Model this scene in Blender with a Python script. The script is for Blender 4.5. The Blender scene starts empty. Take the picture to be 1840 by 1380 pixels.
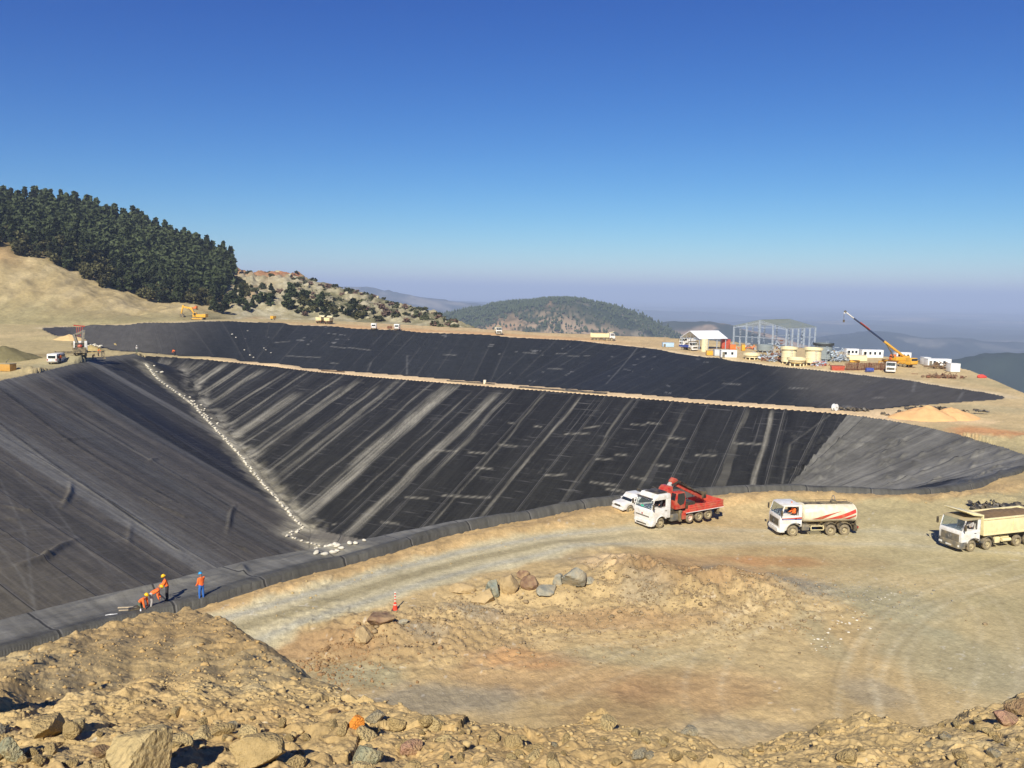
import bpy, bmesh, math, random
import numpy as np
from mathutils import Vector, Matrix
SC = bpy.context.scene
COL = SC.collection
RNG = np.random.default_rng(7)
random.seed(7)
# ------------------------------------------------------------------ camera
CZ = 22.0                         # eye height above the haul road, metres
FPX = 1500.0                      # focal length in photo pixels (1840 wide)
PITCH = math.atan((690-525)/FPX); ROLL = math.radians(1.0)
_f = np.array([0, math.cos(PITCH), -math.sin(PITCH)]); _r0 = np.array([1., 0, 0]); _u0 = np.array([0, math.sin(PITCH), math.cos(PITCH)])
_R = _r0*math.cos(ROLL)+_u0*math.sin(ROLL); _U = _u0*math.cos(ROLL)-_r0*math.sin(ROLL)
CAMP = np.array([0, 0, CZ])
def ray(px, py): return _f+_R*(px-920)/FPX+_U*(690-py)/FPX
def at(px, py, z):
    d = ray(px, py); return CAMP+d*((z-CZ)/d[2])
def atd(px, py, dep):
    d = ray(px, py); return CAMP+d*(dep/d[1])
cam = bpy.data.cameras.new('camera'); camo = bpy.data.objects.new('camera', cam); COL.objects.link(camo)
cam.sensor_width = 36; cam.lens = FPX/1840*36; cam.clip_start = .2; cam.clip_end = 120000
camo.matrix_world = Matrix(((_R[0], _U[0], -_f[0], 0), (_R[1], _U[1], -_f[1], 0), (_R[2], _U[2], -_f[2], CZ), (0, 0, 0, 1)))
SC.camera = camo
# ------------------------------------------------------------------ sky, sun, exposure
SUN_EL = math.radians(38); SUN_AZ = math.radians(13.5)     # shadows run away from the camera, 13.5 degrees to the right
w = bpy.data.worlds.new('World'); SC.world = w; w.use_nodes = True
nt = w.node_tree; sky = nt.nodes.new('ShaderNodeTexSky'); sky.sky_type = 'NISHITA'; sky.sun_disc = False
sky.sun_elevation = SUN_EL; sky.sun_rotation = math.radians(180)+SUN_AZ
sky.altitude = 1200; sky.air_density = 1.0; sky.dust_density = .1; sky.ozone_density = 4.5
bg = nt.nodes['Background']; bg.inputs[1].default_value = .1
sp = nt.nodes.new('ShaderNodeSeparateColor'); cb = nt.nodes.new('ShaderNodeCombineColor'); nt.links.new(sky.outputs[0], sp.inputs[0]); nt.links.new(cb.outputs[0], bg.inputs[0])
for k, (ka, ga) in enumerate(((.276, 2.15), (.358, 1.62), (.75, 1.0))):      # the clear deep blue of thin mountain air
    m1 = nt.nodes.new('ShaderNodeMath'); m1.operation = 'MULTIPLY'; m1.inputs[1].default_value = ka; m2 = nt.nodes.new('ShaderNodeMath'); m2.operation = 'POWER'; m2.inputs[1].default_value = ga
    nt.links.new(sp.outputs[k], m1.inputs[0]); nt.links.new(m1.outputs[0], m2.inputs[0]); nt.links.new(m2.outputs[0], cb.inputs[k])
sl = bpy.data.lights.new('sun', 'SUN'); sl.energy = 5.0; sl.angle = math.radians(.5); sl.color = (1, .945, .84)
so = bpy.data.objects.new('sun', sl); COL.objects.link(so)
_to = Vector((math.sin(SUN_AZ)*math.cos(SUN_EL), math.cos(SUN_AZ)*math.cos(SUN_EL), -math.sin(SUN_EL)))
so.rotation_euler = _to.to_track_quat('-Z', 'Y').to_euler(); so.location = (-30, -60, 120)
SC.view_settings.view_transform = 'Standard'; SC.view_settings.look = 'None'; SC.view_settings.gamma = 1
SC.view_settings.exposure = .35
SC.render.engine = 'CYCLES'; SC.cycles.use_denoising = True; SC.cycles.max_bounces = 5; SC.cycles.volume_bounces = 0
SC.cycles.transparent_max_bounces = 6; SC.cycles.use_adaptive_sampling = True; SC.cycles.adaptive_threshold = .01
# ------------------------------------------------------------------ numpy tools
def _hash(i, j, s):
    n = (i.astype(np.int64)*374761393+j.astype(np.int64)*668265263+s*1442695041) & 0xffffffff
    n = ((n ^ (n >> 13))*1274126177) & 0xffffffff
    return ((n ^ (n >> 16)) & 0xffff)/65535.0
def vn(x, y, s=0):
    i = np.floor(x); j = np.floor(y); fx = x-i; fy = y-j
    fx = fx*fx*fx*(fx*(fx*6-15)+10); fy = fy*fy*fy*(fy*(fy*6-15)+10)
    a = _hash(i, j, s); b = _hash(i+1, j, s); c = _hash(i, j+1, s); d = _hash(i+1, j+1, s)
    return (a+(b-a)*fx)*(1-fy)+(c+(d-c)*fx)*fy
def fbm(x, y, s=0, o=4, lac=2.03, g=.5):
    t = 0; a = 1; n = 0
    for k in range(o):
        t = t+a*(vn(x, y, s+k*17)-.5); n += a; a *= g; x = x*lac+3.1; y = y*lac+1.7
    return t/n*2
def lumps(x, y, s=0):
    """cellular bumps, 1 at a clod's middle and 0 between clods"""
    i0 = np.floor(x); j0 = np.floor(y); best = np.full(x.shape, 9.)
    for di in (-1, 0, 1):
        for dj in (-1, 0, 1):
            i = i0+di; j = j0+dj
            px = i+_hash(i, j, s); py = j+_hash(i, j, s+5); r = .45+.75*_hash(i, j, s+9); an = 6.283*_hash(i, j, s+13)
            c = np.cos(an); q = np.sin(an); a = ((x-px)*c+(y-py)*q)/r; b = ((y-py)*c-(x-px)*q)/r*1.25
            d = np.maximum(np.maximum(np.abs(a), np.abs(b)), np.abs(a+b)*.72); best = np.minimum(best, d+.35*a*_hash(i, j, s+21))
    return np.sqrt(np.clip(1-best, 0, 1)*1.0)*np.clip(1.25-best, 0, 1)
def sm(a, b, x):
    t = np.clip((x-a)/(b-a), 0, 1); return t*t*(3-2*t)
def dpoly(x, y, P):
    """distance to a polyline, and arc length of the nearest point"""
    best = np.full(x.shape, 1e9); arc = np.zeros(x.shape); L = 0
    for (ax, ay), (bx, by) in zip(P[:-1], P[1:]):
        dx, dy = bx-ax, by-ay; l2 = dx*dx+dy*dy+1e-9; l = math.sqrt(l2)
        t = np.clip(((x-ax)*dx+(y-ay)*dy)/l2, 0, 1); d = np.hypot(x-ax-t*dx, y-ay-t*dy)
        m = d < best; best = np.where(m, d, best); arc = np.where(m, L+t*l, arc); L += l
    return best, arc
def inside(x, y, P):
    r = np.zeros(x.shape, bool); n = len(P)
    for k in range(n):
        ax, ay = P[k]; bx, by = P[(k+1) % n]
        if ay == by: continue
        c = ((ay > y) != (by > y)) & (x < (bx-ax)*(y-ay)/(by-ay)+ax); r ^= c
    return r
def smooth_line(P, it=2):
    P = [np.array(p, float) for p in P]
    for _ in range(it):
        Q = [P[0]]
        for a, b in zip(P[:-1], P[1:]): Q += [a*.75+b*.25, a*.25+b*.75]
        P = Q+[P[-1]]
    return [tuple(p) for p in P]
# ------------------------------------------------------------------ plan of the site (metres, from image-pixel edges projected onto assumed heights)
NEAR_PX = [(-420, 1330), (-200, 1248), (0, 1180), (27, 1172), (170, 1132), (243, 1112), (353, 1088), (395, 1075), (456, 1054), (552, 1026), (636, 1008), (704, 989), (780, 965), (856, 946),
           (940, 932), (1024, 916), (1100, 903), (1250, 886), (1400, 879), (1500, 881), (1600, 887), (1680, 885), (1740, 877), (1790, 862), (1840, 848), (1885, 836)]
BERM_PX = [(1885, 836), (1840, 818), (1790, 800), (1700, 775), (1600, 755), (1500, 742), (1300, 728), (1100, 712), (870, 694), (600, 672), (450, 654), (330, 643), (262, 640)]
LEFT_PX = [(240, 636), (185, 642), (130, 655), (60, 672), (0, 684), (-120, 720), (-420, 800)]
FARR = [(75, 590, 5), (120, 587, 5), (190, 584, 6), (290, 580, 7), (390, 577, 7.5), (470, 579, 7), (560, 585, 6), (680, 592, 5.2), (800, 599, 4.5), (1000, 609, 3.5), (1150, 623, 3), (1250, 640, 2.6), (1330, 650, 2.4),
        (1400, 659, 2.2), (1550, 673, 2), (1700, 695, 2), (1770, 705, 2), (1806, 713, 2)]
FARB = [(1800, 717), (1650, 727), (1560, 737), (1500, 734), (1300, 720), (1100, 704), (870, 686), (600, 664), (340, 638), (230, 632), (160, 621), (100, 602)]
xy = lambda p: (float(p[0]), float(p[1]))
NEAR = smooth_line([xy(at(a, b, 1)) for a, b in NEAR_PX], 1)
fb_z = lambda a: 2 if a > 560 else 2+(560-a)/460*3
BERM3 = smooth_line([tuple(at(a, b, fb_z(a))) for a, b in BERM_PX], 1); BERM = [p[:2] for p in BERM3]
BERM_ARC = np.concatenate([[0], np.cumsum([math.hypot(q[0]-p[0], q[1]-p[1]) for p, q in zip(BERM[:-1], BERM[1:])])]); BERM_Z = [p[2] for p in BERM3]
LEFT = smooth_line([xy(at(a, b, 5.3)) for a, b in LEFT_PX], 1)
PONDA = NEAR+BERM[1:]+LEFT
FAR_RIM = smooth_line([xy(at(a, b, z)) for a, b, z in FARR], 1)
FAR_BERM = smooth_line([xy(at(a, b, fb_z(a))) for a, b in FARB], 1)
PONDB = FAR_RIM+FAR_BERM
ctrl = [(*xy(at(a, b, 1)), .75) for a, b in NEAR_PX[::2]]+[(*xy(at(a, b, fb_z(a))), fb_z(a)) for a, b in BERM_PX[:-1]]+[(*xy(at(a, b, 5.3)), 5.3) for a, b in LEFT_PX]
ctrl += [(*xy(at(a, b, z)), z) for a, b, z in FARR]+[(*xy(at(a, b, fb_z(a))), fb_z(a)) for a, b in FARB]
ctrl += [(x, y, 0) for x, y in ((-30, 34), (-12, 45), (5, 50), (20, 60), (35, 60), (45, 72), (60, 70), (25, 75), (10, 40), (-10, 34), (70, 80), (38, 45))]
ctrl += [(90, 195, 2.5), (70, 260, 3), (100, 240, 3), (60, 310, 3), (80, 300, 3), (110, 190, 2), (-150, 300, 5), (-190, 330, 5.2), (-130, 230, 5.2), (-150, 180, 5.5), (-220, 250, 5.5), (80, 150, 2)]
ctrl = np.array(ctrl)
def baseZ(x, y):
    num = 0; den = 0
    for cx, cy, cz in ctrl:
        wgt = 1/(((x-cx)**2+(y-cy)**2)**2+60); num = num+wgt*cz; den = den+wgt
    return num/den
FLOOR_A = -18.0
def pondA(x, y, bz):
    dn, an = dpoly(x, y, NEAR); df, af = dpoly(x, y, BERM); dl, al = dpoly(x, y, LEFT)
    wc = np.interp(x, [-24, -15, -8, 4, 60], [5.5, 4.2, 2.6, 1.7, 1.2])
    zn = np.where(dn < wc, 1+.1*(wc-dn)/wc, 1-.42*(dn-wc)); zf = np.interp(af, BERM_ARC, BERM_Z)-.4*df; zl = 5.3-.45*dl
    # softened creases
    st = np.stack([zn, zf, zl, np.full(x.shape, FLOOR_A)]); k = 1.6
    mx = st.max(0); z = mx+np.log(np.exp((st-mx)*k).sum(0))/k
    z = np.where(np.minimum(np.minimum(dn, df), dl) < 2.5, z*(np.minimum(np.minimum(dn, df), dl)/2.5)+mx*(1-np.minimum(np.minimum(dn, df), dl)/2.5), z)
    return z, st.argmax(0), dn, df, dl, an, af, al
def pondB(x, y, bz):
    dr, ar = dpoly(x, y, FAR_RIM); db, ab = dpoly(x, y, FAR_BERM)
    z1 = bz-.4*dr; z2 = bz-.4*db
    return np.maximum(np.maximum(z1, z2), -13), dr, db, ar, ab, z1 >= z2
ROAD = [xy(at(a, b, 0)) for a, b in ((400, 1158), (449, 1142), (533, 1116), (613, 1090), (704, 1061), (850, 1020), (1000, 990), (1150, 972), (1350, 964), (1600, 968), (1850, 985), (2100, 1010))]
def winrow(x, y, dn):
    return (.58*np.exp(-((dn-2.7)/1.5)**2)+.12*np.exp(-((dn-5)/1.4)**2))
PADE = [xy(at(a, b, 3.2)) for a, b in ((820, 593), (900, 597), (1000, 600), (1100, 603), (1200, 606), (1320, 613), (1500, 628), (1660, 645), (1740, 660), (1790, 676), (1840, 696), (1960, 760), (2150, 900), (2400, 1150))]
PAD = PADE+[(300, -60), (-500, -60), (-900, 700), (-120, 460)]
PILES = []    # soil heaps that belong to the ground: x, y, radius x, radius y, height
def pile(px, py, z, rx, ry, h): p = at(px, py, z); PILES.append((p[0], p[1], rx, ry, h))
pile(1240, 1075, 0, 6.5, 4.5, 1.5); pile(1130, 1040, 0, 3.5, 3, 1.1); pile(1390, 1075, 0, 4, 3, .7); pile(980, 1075, 0, 5, 2.2, .8); pile(660, 1150, 0, 4, 2.0, .8); pile(820, 1120, 0, 5, 2, .45)
pile(1840, 985, 0, 1, 1, .01); pile(1700, 985, 0, 1, 1, .01)
pile(1790, 790, 2, 9, 4, .9); pile(1800, 905, 1, 7, 3, .7); pile(1060, 1000, 0, 4, 1.5, .35)
pile(205, 634, 5, 3, 3, .7); pile(140, 650, 5.3, 9, 4.0, 1.3); pile(60, 668, 5.3, 9, 3.5, .9); pile(100, 608, 5, 7, 5, .9)
def ground(x, y, fine=True):
    bz = baseZ(x, y); z = bz.copy()
    ia = inside(x, y, PONDA); ib = inside(x, y, PONDB)
    dn, _ = dpoly(x, y, NEAR)
    n1 = fbm(x/9, y/9, 3, 3)*.22
    if fine:
        rough = fbm(x/1.7, y/1.7, 11, 4)*.5+fbm(x/.5, y/.5, 12, 3)*.22
        dr, _ = dpoly(x, y, ROAD); flat = sm(5.5, 3.2, dr)
        right = sm(14, 24, x)*sm(74, 66, y)*sm(30, 40, y); flat = np.maximum(flat, right*.85)
        flat = np.maximum(flat, sm(120, 160, y)*.6)
        z = z+(n1*.4+rough*.17)*(1-flat)+rough*.012+n1*.06
        z = z+np.where(ia, 0, winrow(x, y, dn)*sm(2.6, 4.2, dpoly(x, y, ROAD)[0])*(.85+.4*fbm(x/5, y/5, 21, 3)+.4*fbm(x/.9, y/.9, 22, 5, g=.6))+.12*lumps(x/.6, y/.6, 23)*(vn(x/1.7, y/1.7, 24) > .5)*sm(4.2, 2.5, dn))*sm(66, 50, x)
        for (cx, cy, rx, ry, h) in PILES:
            q = np.exp(-(((x-cx)/rx)**2+((y-cy)/ry)**2)); z = z+h*q*(1+.5*fbm(x/1.1, y/1.1, 31, 4))
        # loose stones that lie in the dug heaps
        rub = np.exp(-(((x-11.5)/12)**2+((y-58)/5)**2))+np.exp(-(((x+6)/8)**2+((y-51)/5)**2))
        z = z+np.clip(rub, 0, 1)*(.28*lumps(x/.75, y/.75, 40)*(vn(x/3, y/3, 41) > .4)+.12*lumps(x/.33, y/.33, 42))
    else:
        z = z+n1*.3
    # ponds are cut out under the liners
    za = pondA(x, y, bz)
    da = np.minimum(np.minimum(za[2], za[3]), za[4])
    z = np.where(ia, np.minimum(z, za[0]-.15-.8*sm(.0, 1.2, da)), z)
    zb = pondB(x, y, bz); db = np.minimum(zb[1], zb[2])
    z = np.where(ib, np.minimum(z, zb[0]-.15-.9*sm(0, 2, db)), z)
    # beyond the pad the mountain falls away
    de, _ = dpoly(x, y, PADE); out = ~inside(x, y, PAD)
    z = np.where(out, z-np.minimum(de*.55, 400)-.0004*np.minimum(de, 300)**2, z)
    return z
def hit(px, py, H, d0=25, d1=500, n=6000):
    dd = np.geomspace(d0, d1, n); r = ray(px, py); p = CAMP[None]+r[None]*(dd/r[1])[:, None]
    h = H(p[:, 0], p[:, 1]); k = np.argmax(p[:, 2] < h)
    return np.array([p[k, 0], p[k, 1], h[k]])
# ------------------------------------------------------------------ objects
def tag(o, label=None, cat=None, group=None, kind=None):
    if label: o['label'] = label
    if cat: o['category'] = cat
    if group: o['group'] = group
    if kind: o['kind'] = kind
    return o
def mesh_obj(name, verts, faces, mat, parent=None, smooth=None):
    me = bpy.data.meshes.new(name); me.from_pydata([tuple(v) for v in verts], [], faces)
    if smooth is not None:
        me.shade_smooth()
        if smooth < 180: me.set_sharp_from_angle(angle=math.radians(smooth))
    me.materials.append(mat); o = bpy.data.objects.new(name, me); COL.objects.link(o); o.parent = parent
    return o
def grid_obj(name, X, Y, Z, mat, keep=None, attrs=(), parent=None):
    r, c = X.shape; v = np.stack([X, Y, Z], -1).reshape(-1, 3); idx = np.arange(r*c).reshape(r, c)
    q = np.stack([idx[:-1, :-1], idx[:-1, 1:], idx[1:, 1:], idx[1:, :-1]], -1).reshape(-1, 4)
    if keep is not None:
        k = keep; kk = (k[:-1, :-1] | k[:-1, 1:] | k[1:, 1:] | k[1:, :-1]).reshape(-1); q = q[kk]
        used = np.zeros(r*c, bool); used[q.ravel()] = True; remap = np.cumsum(used)-1; v = v[used]; q = remap[q]
    else: used = np.ones(r*c, bool)
    me = bpy.data.meshes.new(name); me.vertices.add(len(v)); me.vertices.foreach_set('co', v.ravel().astype(np.float32))
    me.loops.add(q.size); me.loops.foreach_set('vertex_index', q.ravel().astype(np.int32))
    me.polygons.add(len(q)); me.polygons.foreach_set('loop_start', (np.arange(len(q))*4).astype(np.int32))
    me.polygons.foreach_set('use_smooth', np.ones(len(q), bool)); me.update(calc_edges=True); me.validate()
    for an, arr in attrs:
        if arr.ndim == 3:
            a = me.attributes.new(an, 'FLOAT_COLOR', 'POINT'); c4 = np.ones((r*c, 4)); c4[:, :3] = arr.reshape(-1, 3); a.data.foreach_set('color', c4[used].ravel().astype(np.float32))
        else:
            a = me.attributes.new(an, 'FLOAT', 'POINT'); a.data.foreach_set('value', arr.reshape(-1)[used].astype(np.float32))
    me.materials.append(mat); o = bpy.data.objects.new(name, me); COL.objects.link(o); o.parent = parent
    return o
def S(r, g, b):
    f = lambda c: (c/255/12.92 if c <= 10 else ((c/255+.055)/1.055)**2.4)
    return (f(r), f(g), f(b))
MATS = {}
def mat(name, col=(.5, .5, .5), rough=.6, metal=0, var=.15, scale=3., bump=0, bscale=20., attr=None, dirt=0, dirtcol=(.38, .30, .18), spec=.5, rnd=0):
    """principled material; noise varies the colour, attr multiplies a per-vertex soil colour in, dirt mixes dust on with noise"""
    if name in MATS: return MATS[name]
    m = bpy.data.materials.new(name); m.use_nodes = True; N = m.node_tree.nodes; L = m.node_tree.links; b = N['Principled BSDF']
    b.inputs['Roughness'].default_value = rough; b.inputs['Metallic'].default_value = metal; b.inputs['Specular IOR Level'].default_value = spec
    tc = N.new('ShaderNodeTexCoord'); nz = N.new('ShaderNodeTexNoise'); nz.inputs['Scale'].default_value = scale; nz.inputs['Detail'].default_value = 6
    L.new(tc.outputs['Object'], nz.inputs['Vector'])
    mr = N.new('ShaderNodeMapRange'); mr.inputs[1].default_value = .25; mr.inputs[2].default_value = .75; mr.inputs[3].default_value = 1-var; mr.inputs[4].default_value = 1+var
    L.new(nz.outputs[0], mr.inputs[0])
    mx = N.new('ShaderNodeMix'); mx.data_type = 'RGBA'; mx.blend_type = 'MULTIPLY'; mx.inputs[0].default_value = 1
    if attr:
        at_ = N.new('ShaderNodeAttribute'); at_.attribute_name = attr; L.new(at_.outputs['Color'], mx.inputs[6])
    else: mx.inputs[6].default_value = (*col, 1)
    if rnd:
        oi = N.new('ShaderNodeObjectInfo'); m2 = N.new('ShaderNodeMapRange'); m2.inputs[3].default_value = 1-rnd; m2.inputs[4].default_value = 1+rnd
        L.new(oi.outputs['Random'], m2.inputs[0]); mm = N.new('ShaderNodeMath'); mm.operation = 'MULTIPLY'; L.new(mr.outputs[0], mm.inputs[0]); L.new(m2.outputs[0], mm.inputs[1]); fac = mm.outputs[0]
    else: fac = mr.outputs[0]
    cb = N.new('ShaderNodeCombineColor'); [L.new(fac, cb.inputs[k]) for k in range(3)]
    L.new(cb.outputs[0], mx.inputs[7]); out = mx.outputs[2]
    if dirt:
        n2 = N.new('ShaderNodeTexNoise'); n2.inputs['Scale'].default_value = 2.2; n2.inputs['Detail'].default_value = 8; L.new(tc.outputs['Object'], n2.inputs['Vector'])
        r2 = N.new('ShaderNodeMapRange'); r2.inputs[1].default_value = .35; r2.inputs[2].default_value = .7; r2.inputs[3].default_value = 0; r2.inputs[4].default_value = dirt
        L.new(n2.outputs[0], r2.inputs[0]); md = N.new('ShaderNodeMix'); md.data_type = 'RGBA'; L.new(r2.outputs[0], md.inputs[0]); L.new(out, md.inputs[6]); md.inputs[7].default_value = (*dirtcol, 1); out = md.outputs[2]
    L.new(out, b.inputs['Base Color'])
    if bump:
        n3 = N.new('ShaderNodeTexNoise'); n3.inputs['Scale'].default_value = bscale; n3.inputs['Detail'].default_value = 8; L.new(tc.outputs['Object'], n3.inputs['Vector'])
        bp = N.new('ShaderNodeBump'); bp.inputs['Strength'].default_value = 1; bp.inputs['Distance'].default_value = bump; L.new(n3.outputs[0], bp.inputs['Height']); L.new(bp.outputs[0], b.inputs['Normal'])
    MATS[name] = m; return m
def soil_mat(name, fine=1.):
    m = mat(name, attr='soil', rough=.95, var=.15, scale=3.2/fine, bump=.05*fine, bscale=8/fine, spec=.12)
    N = m.node_tree.nodes; L = m.node_tree.links; b = N['Principled BSDF']; src = b.inputs['Base Color'].links[0].from_socket
    tc = [n for n in N if n.type == 'TEX_COORD'][0]
    v = N.new('ShaderNodeTexVoronoi'); v.inputs['Scale'].default_value = 3.5/fine; v.inputs['Randomness'].default_value = 1; L.new(tc.outputs['Object'], v.inputs['Vector'])
    mr = N.new('ShaderNodeMapRange'); mr.inputs[1].default_value = .0; mr.inputs[2].default_value = 1; mr.inputs[3].default_value = .78; mr.inputs[4].default_value = 1.18
    sp = N.new('ShaderNodeSeparateColor'); L.new(v.outputs['Color'], sp.inputs[0]); L.new(sp.outputs[0], mr.inputs[0])
    cb = N.new('ShaderNodeCombineColor'); [L.new(mr.outputs[0], cb.inputs[k]) for k in range(3)]
    mx = N.new('ShaderNodeMix'); mx.data_type = 'RGBA'; mx.blend_type = 'MULTIPLY'; mx.inputs[0].default_value = .42; L.new(src, mx.inputs[6]); L.new(cb.outputs[0], mx.inputs[7]); L.new(mx.outputs[2], b.inputs['Base Color'])
    return m
# ------------------------------------------------------------------ ground
TAN = np.array(S(184, 160, 114)); OLIVE = np.array(S(174, 160, 118)); PALE = np.array(S(196, 175, 128)); REDB = np.array(S(160, 120, 84)); ORNG = np.array(S(192, 132, 80)); GREY = np.array(S(146, 138, 118))
SAND = np.array(S(218, 190, 146)); BROWN = np.array(S(140, 112, 78)); GREEN = np.array(S(158, 152, 120)); REDS = np.array(S(200, 148, 100)); DARKT = np.array(S(134, 116, 80)); WHITE = np.array(S(220, 214, 196))
def lerp(a, b, t): return a*(1-t[..., None])+b*t[..., None]
def blob(x, y, px, py, rx, ry, z=0.):
    """soft patch of another soil: centre and half sizes as seen across the bench, turned into metres"""
    p = at(px, py, z); q = at(px, py+ry, z); a = rx*p[1]/FPX; b = max(abs(p[1]-q[1]), .3)
    u = (x-p[0])/a; v = (y-p[1])/b
    e = np.hypot(u, v)+.35*fbm(x/2.2, y/2.2, 77, 4)
    return sm(1.15, .45, e)
def soil(x, y):
    c = np.broadcast_to(TAN, x.shape+(3,)).copy()
    far = sm(110, 150, y)
    c = lerp(c, OLIVE, sm(20, 35, x)*(1-far))
    dr, _ = dpoly(x, y, ROAD)
    for px, py, rx, ry, col, s in [(560, 1170, 150, 30, REDB, .5), (760, 1160, 240, 45, BROWN, .4), (930, 1185, 130, 22, ORNG, .4), (1000, 1220, 260, 45, REDB, .35), (1280, 1040, 200, 55, REDB, .5), (1230, 1060, 150, 40, BROWN, .5),
                                  (1440, 1065, 75, 30, GREY, .9), (1160, 1085, 60, 25, GREY, .5), (1000, 1010, 90, 20, GREY, .4), (1300, 1030, 60, 18, GREY, .6), (860, 1110, 70, 20, GREY, .7), (760, 1150, 60, 16, GREY, .6), (800, 1260, 180, 40, GREY, .8), (640, 1215, 110, 25, GREEN, .8), (1150, 1180, 180, 25, GREEN, .5),
                                  (1350, 1180, 220, 60, PALE, .6), (1090, 1030, 60, 25, SAND, .6), (1600, 1090, 120, 60, GREEN, .8), (1700, 1180, 150, 80, GREEN, .6), (1560, 1240, 70, 40, GREY, .6), (1790, 1130, 90, 60, PALE, .3), (1400, 1010, 90, 14, ORNG, .45), (1500, 1010, 120, 12, BROWN, .25), (1250, 1240, 200, 50, REDB, .4), (1330, 1310, 160, 30, GREY, .5), (1480, 1150, 40, 60, GREEN, .5), (1740, 1050, 170, 26, PALE, .4),
                                  (1080, 1120, 220, 20, REDB, .45), (1560, 1040, 180, 22, PALE, .35), (1110, 1285, 180, 30, BROWN, .45)]:
        c = lerp(c, col, blob(x, y, px, py, rx, ry)*s*.9)
    wn, _ = dpoly(x, y, NEAR); c = lerp(c, np.array(S(186, 156, 108))*(1+.2*fbm(x/1.1, y/1.1, 94, 4))[..., None], sm(5, 3.4, wn+1.2*fbm(x/2.5, y/2.5, 93, 3))*.8*sm(70, 55, x))
    rd = sm(3.7, 2.6, dr+.9*fbm(x/3, y/3, 5, 3))*(1-.6*sm(0, 18, x)); c = lerp(c, np.array(S(196, 184, 146)), rd*.95)
    rut = np.exp(-((dr-.2)/.5)**2)*sm(.36, .58, vn(x/3.5, y/3.5, 60)+.25*sm(20, 0, x)); c = lerp(c, np.array(S(150, 138, 104)), rut*rd*.8)
    rut2 = np.exp(-((dr-1.9)/.5)**2); c = lerp(c, np.array(S(170, 166, 146)), rut2*rd*.8)
    # tyre tracks across the yard
    for pts, s in (([(1545, 1330), (1540, 1230), (1580, 1140), (1690, 1065), (1860, 1015)], .6), ([(1640, 1330), (1600, 1240), (1590, 1180), (1640, 1110), (1800, 1060), (1900, 1050)], .45), ([(1300, 1330), (1250, 1240), (1300, 1150), (1480, 1050), (1700, 1010)], .35), ([(1000, 1250), (1150, 1180), (1350, 1130), (1560, 1060), (1840, 1030)], .35), ([(1760, 1330), (1800, 1200), (1790, 1100), (1700, 1030)], .4), ([(880, 1190), (1050, 1150), (1250, 1130), (1450, 1110)], .3)):
        P = smooth_line([xy(at(a, b, 0)) for a, b in pts], 3); d, a = dpoly(x, y, P); tk = np.exp(-((d-1.0)/.24)**2)*(.35+.9*vn(a/2.2, d*0+s*9, 95))*(.75+.25*np.sign(np.sin(a*9)))
        c = lerp(c, np.array(S(206, 194, 160)), np.clip(tk*s*.6, 0, 1)); c = lerp(c, np.array(S(140, 126, 94)), np.clip(np.exp(-((d-1.42)/.12)**2)*s*.4, 0, 1))
    # wheel arcs on the flat
    a1 = np.abs(np.hypot(x-46, y-38)-15.5-1.2*np.sin(np.arctan2(y-38, x-46)*3)); band = np.exp(-((a1-1.)/.5)**2)+np.exp(-((a1+1)/.5)**2)+.7*np.exp(-(a1/3.)**2)
    c = lerp(c, np.array(S(186, 178, 150)), np.clip(band, 0, 1)*.35*sm(74, 66, y)*sm(12, 20, x))
    # berm, far pads
    db, _ = dpoly(x, y, BERM); dfb, _ = dpoly(x, y, FAR_BERM); isb = sm(16, 6, np.maximum(db, dfb)-4)
    c = lerp(c, SAND, np.clip(far*.35+isb*.9*far, 0, 1))
    c = lerp(c, np.array(S(176, 160, 116)), sm(-60, -95, x)*sm(120, 140, y)*.9)
    c = lerp(c, PALE, sm(60, 80, x)*far*.6)
    drm, _ = dpoly(x, y, FAR_RIM); c = lerp(c, np.array(S(214, 196, 160)), np.exp(-(drm/3.)**2)*far*.7)
    c = lerp(c, np.array(S(196, 150, 104)), sm(120, 180, y)*sm(-140, -60, x)*sm(60, 20, x)*sm(14, 5, np.abs(drm-11))*.55)
    for px, py, rx, ry, col, s, z in [(1790, 780, 85, 16, REDS, .95, 2), (1730, 755, 60, 10, SAND, .7, 2), (1780, 735, 90, 9, GREEN, .4, 2), (1790, 690, 60, 14, OLIVE, .6, 2), (30, 640, 60, 25, DARKT, .6, 5.3), (130, 655, 70, 14, GREEN, .6, 5.3), (40, 600, 60, 10, PALE, .6, 5.3)]:
        c = lerp(c, col, blob(x, y, px, py, rx, ry, z)*s)
    n = fbm(x/6, y/6, 81, 5); c = c*(1+.16*n)[..., None]
    n2 = fbm(x/1.2, y/1.2, 83, 5, g=.62); c = c*(1+.2*n2)[..., None]
    wst = (vn(x/.35, y/.35, 91) > .93)*(vn(x/5, y/5, 92) > .6)*sm(100, 80, y); c = lerp(c, WHITE, wst*.3)
    return np.clip(c, .01, .9)
M_SOIL = soil_mat('ground_soil')
tt = np.concatenate([np.linspace(-1.1, -.66, 90)[:-1], np.linspace(-.66, .66, 900), np.linspace(.66, 1.15, 90)[1:]])
yy = np.concatenate([np.linspace(1440, 572, 440)]); dd = np.concatenate([CZ*FPX/(yy-525), np.linspace(720, 1200, 24)])
T, D = np.meshgrid(tt, dd); GX = T*D; GY = D
GZ = ground(GX, GY)
o = tag(grid_obj('ground', GX, GY, GZ, M_SOIL, attrs=[('soil', soil(GX, GY))]), 'tan graded earth of the work site around the lined ponds', 'ground', kind='structure')
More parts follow.
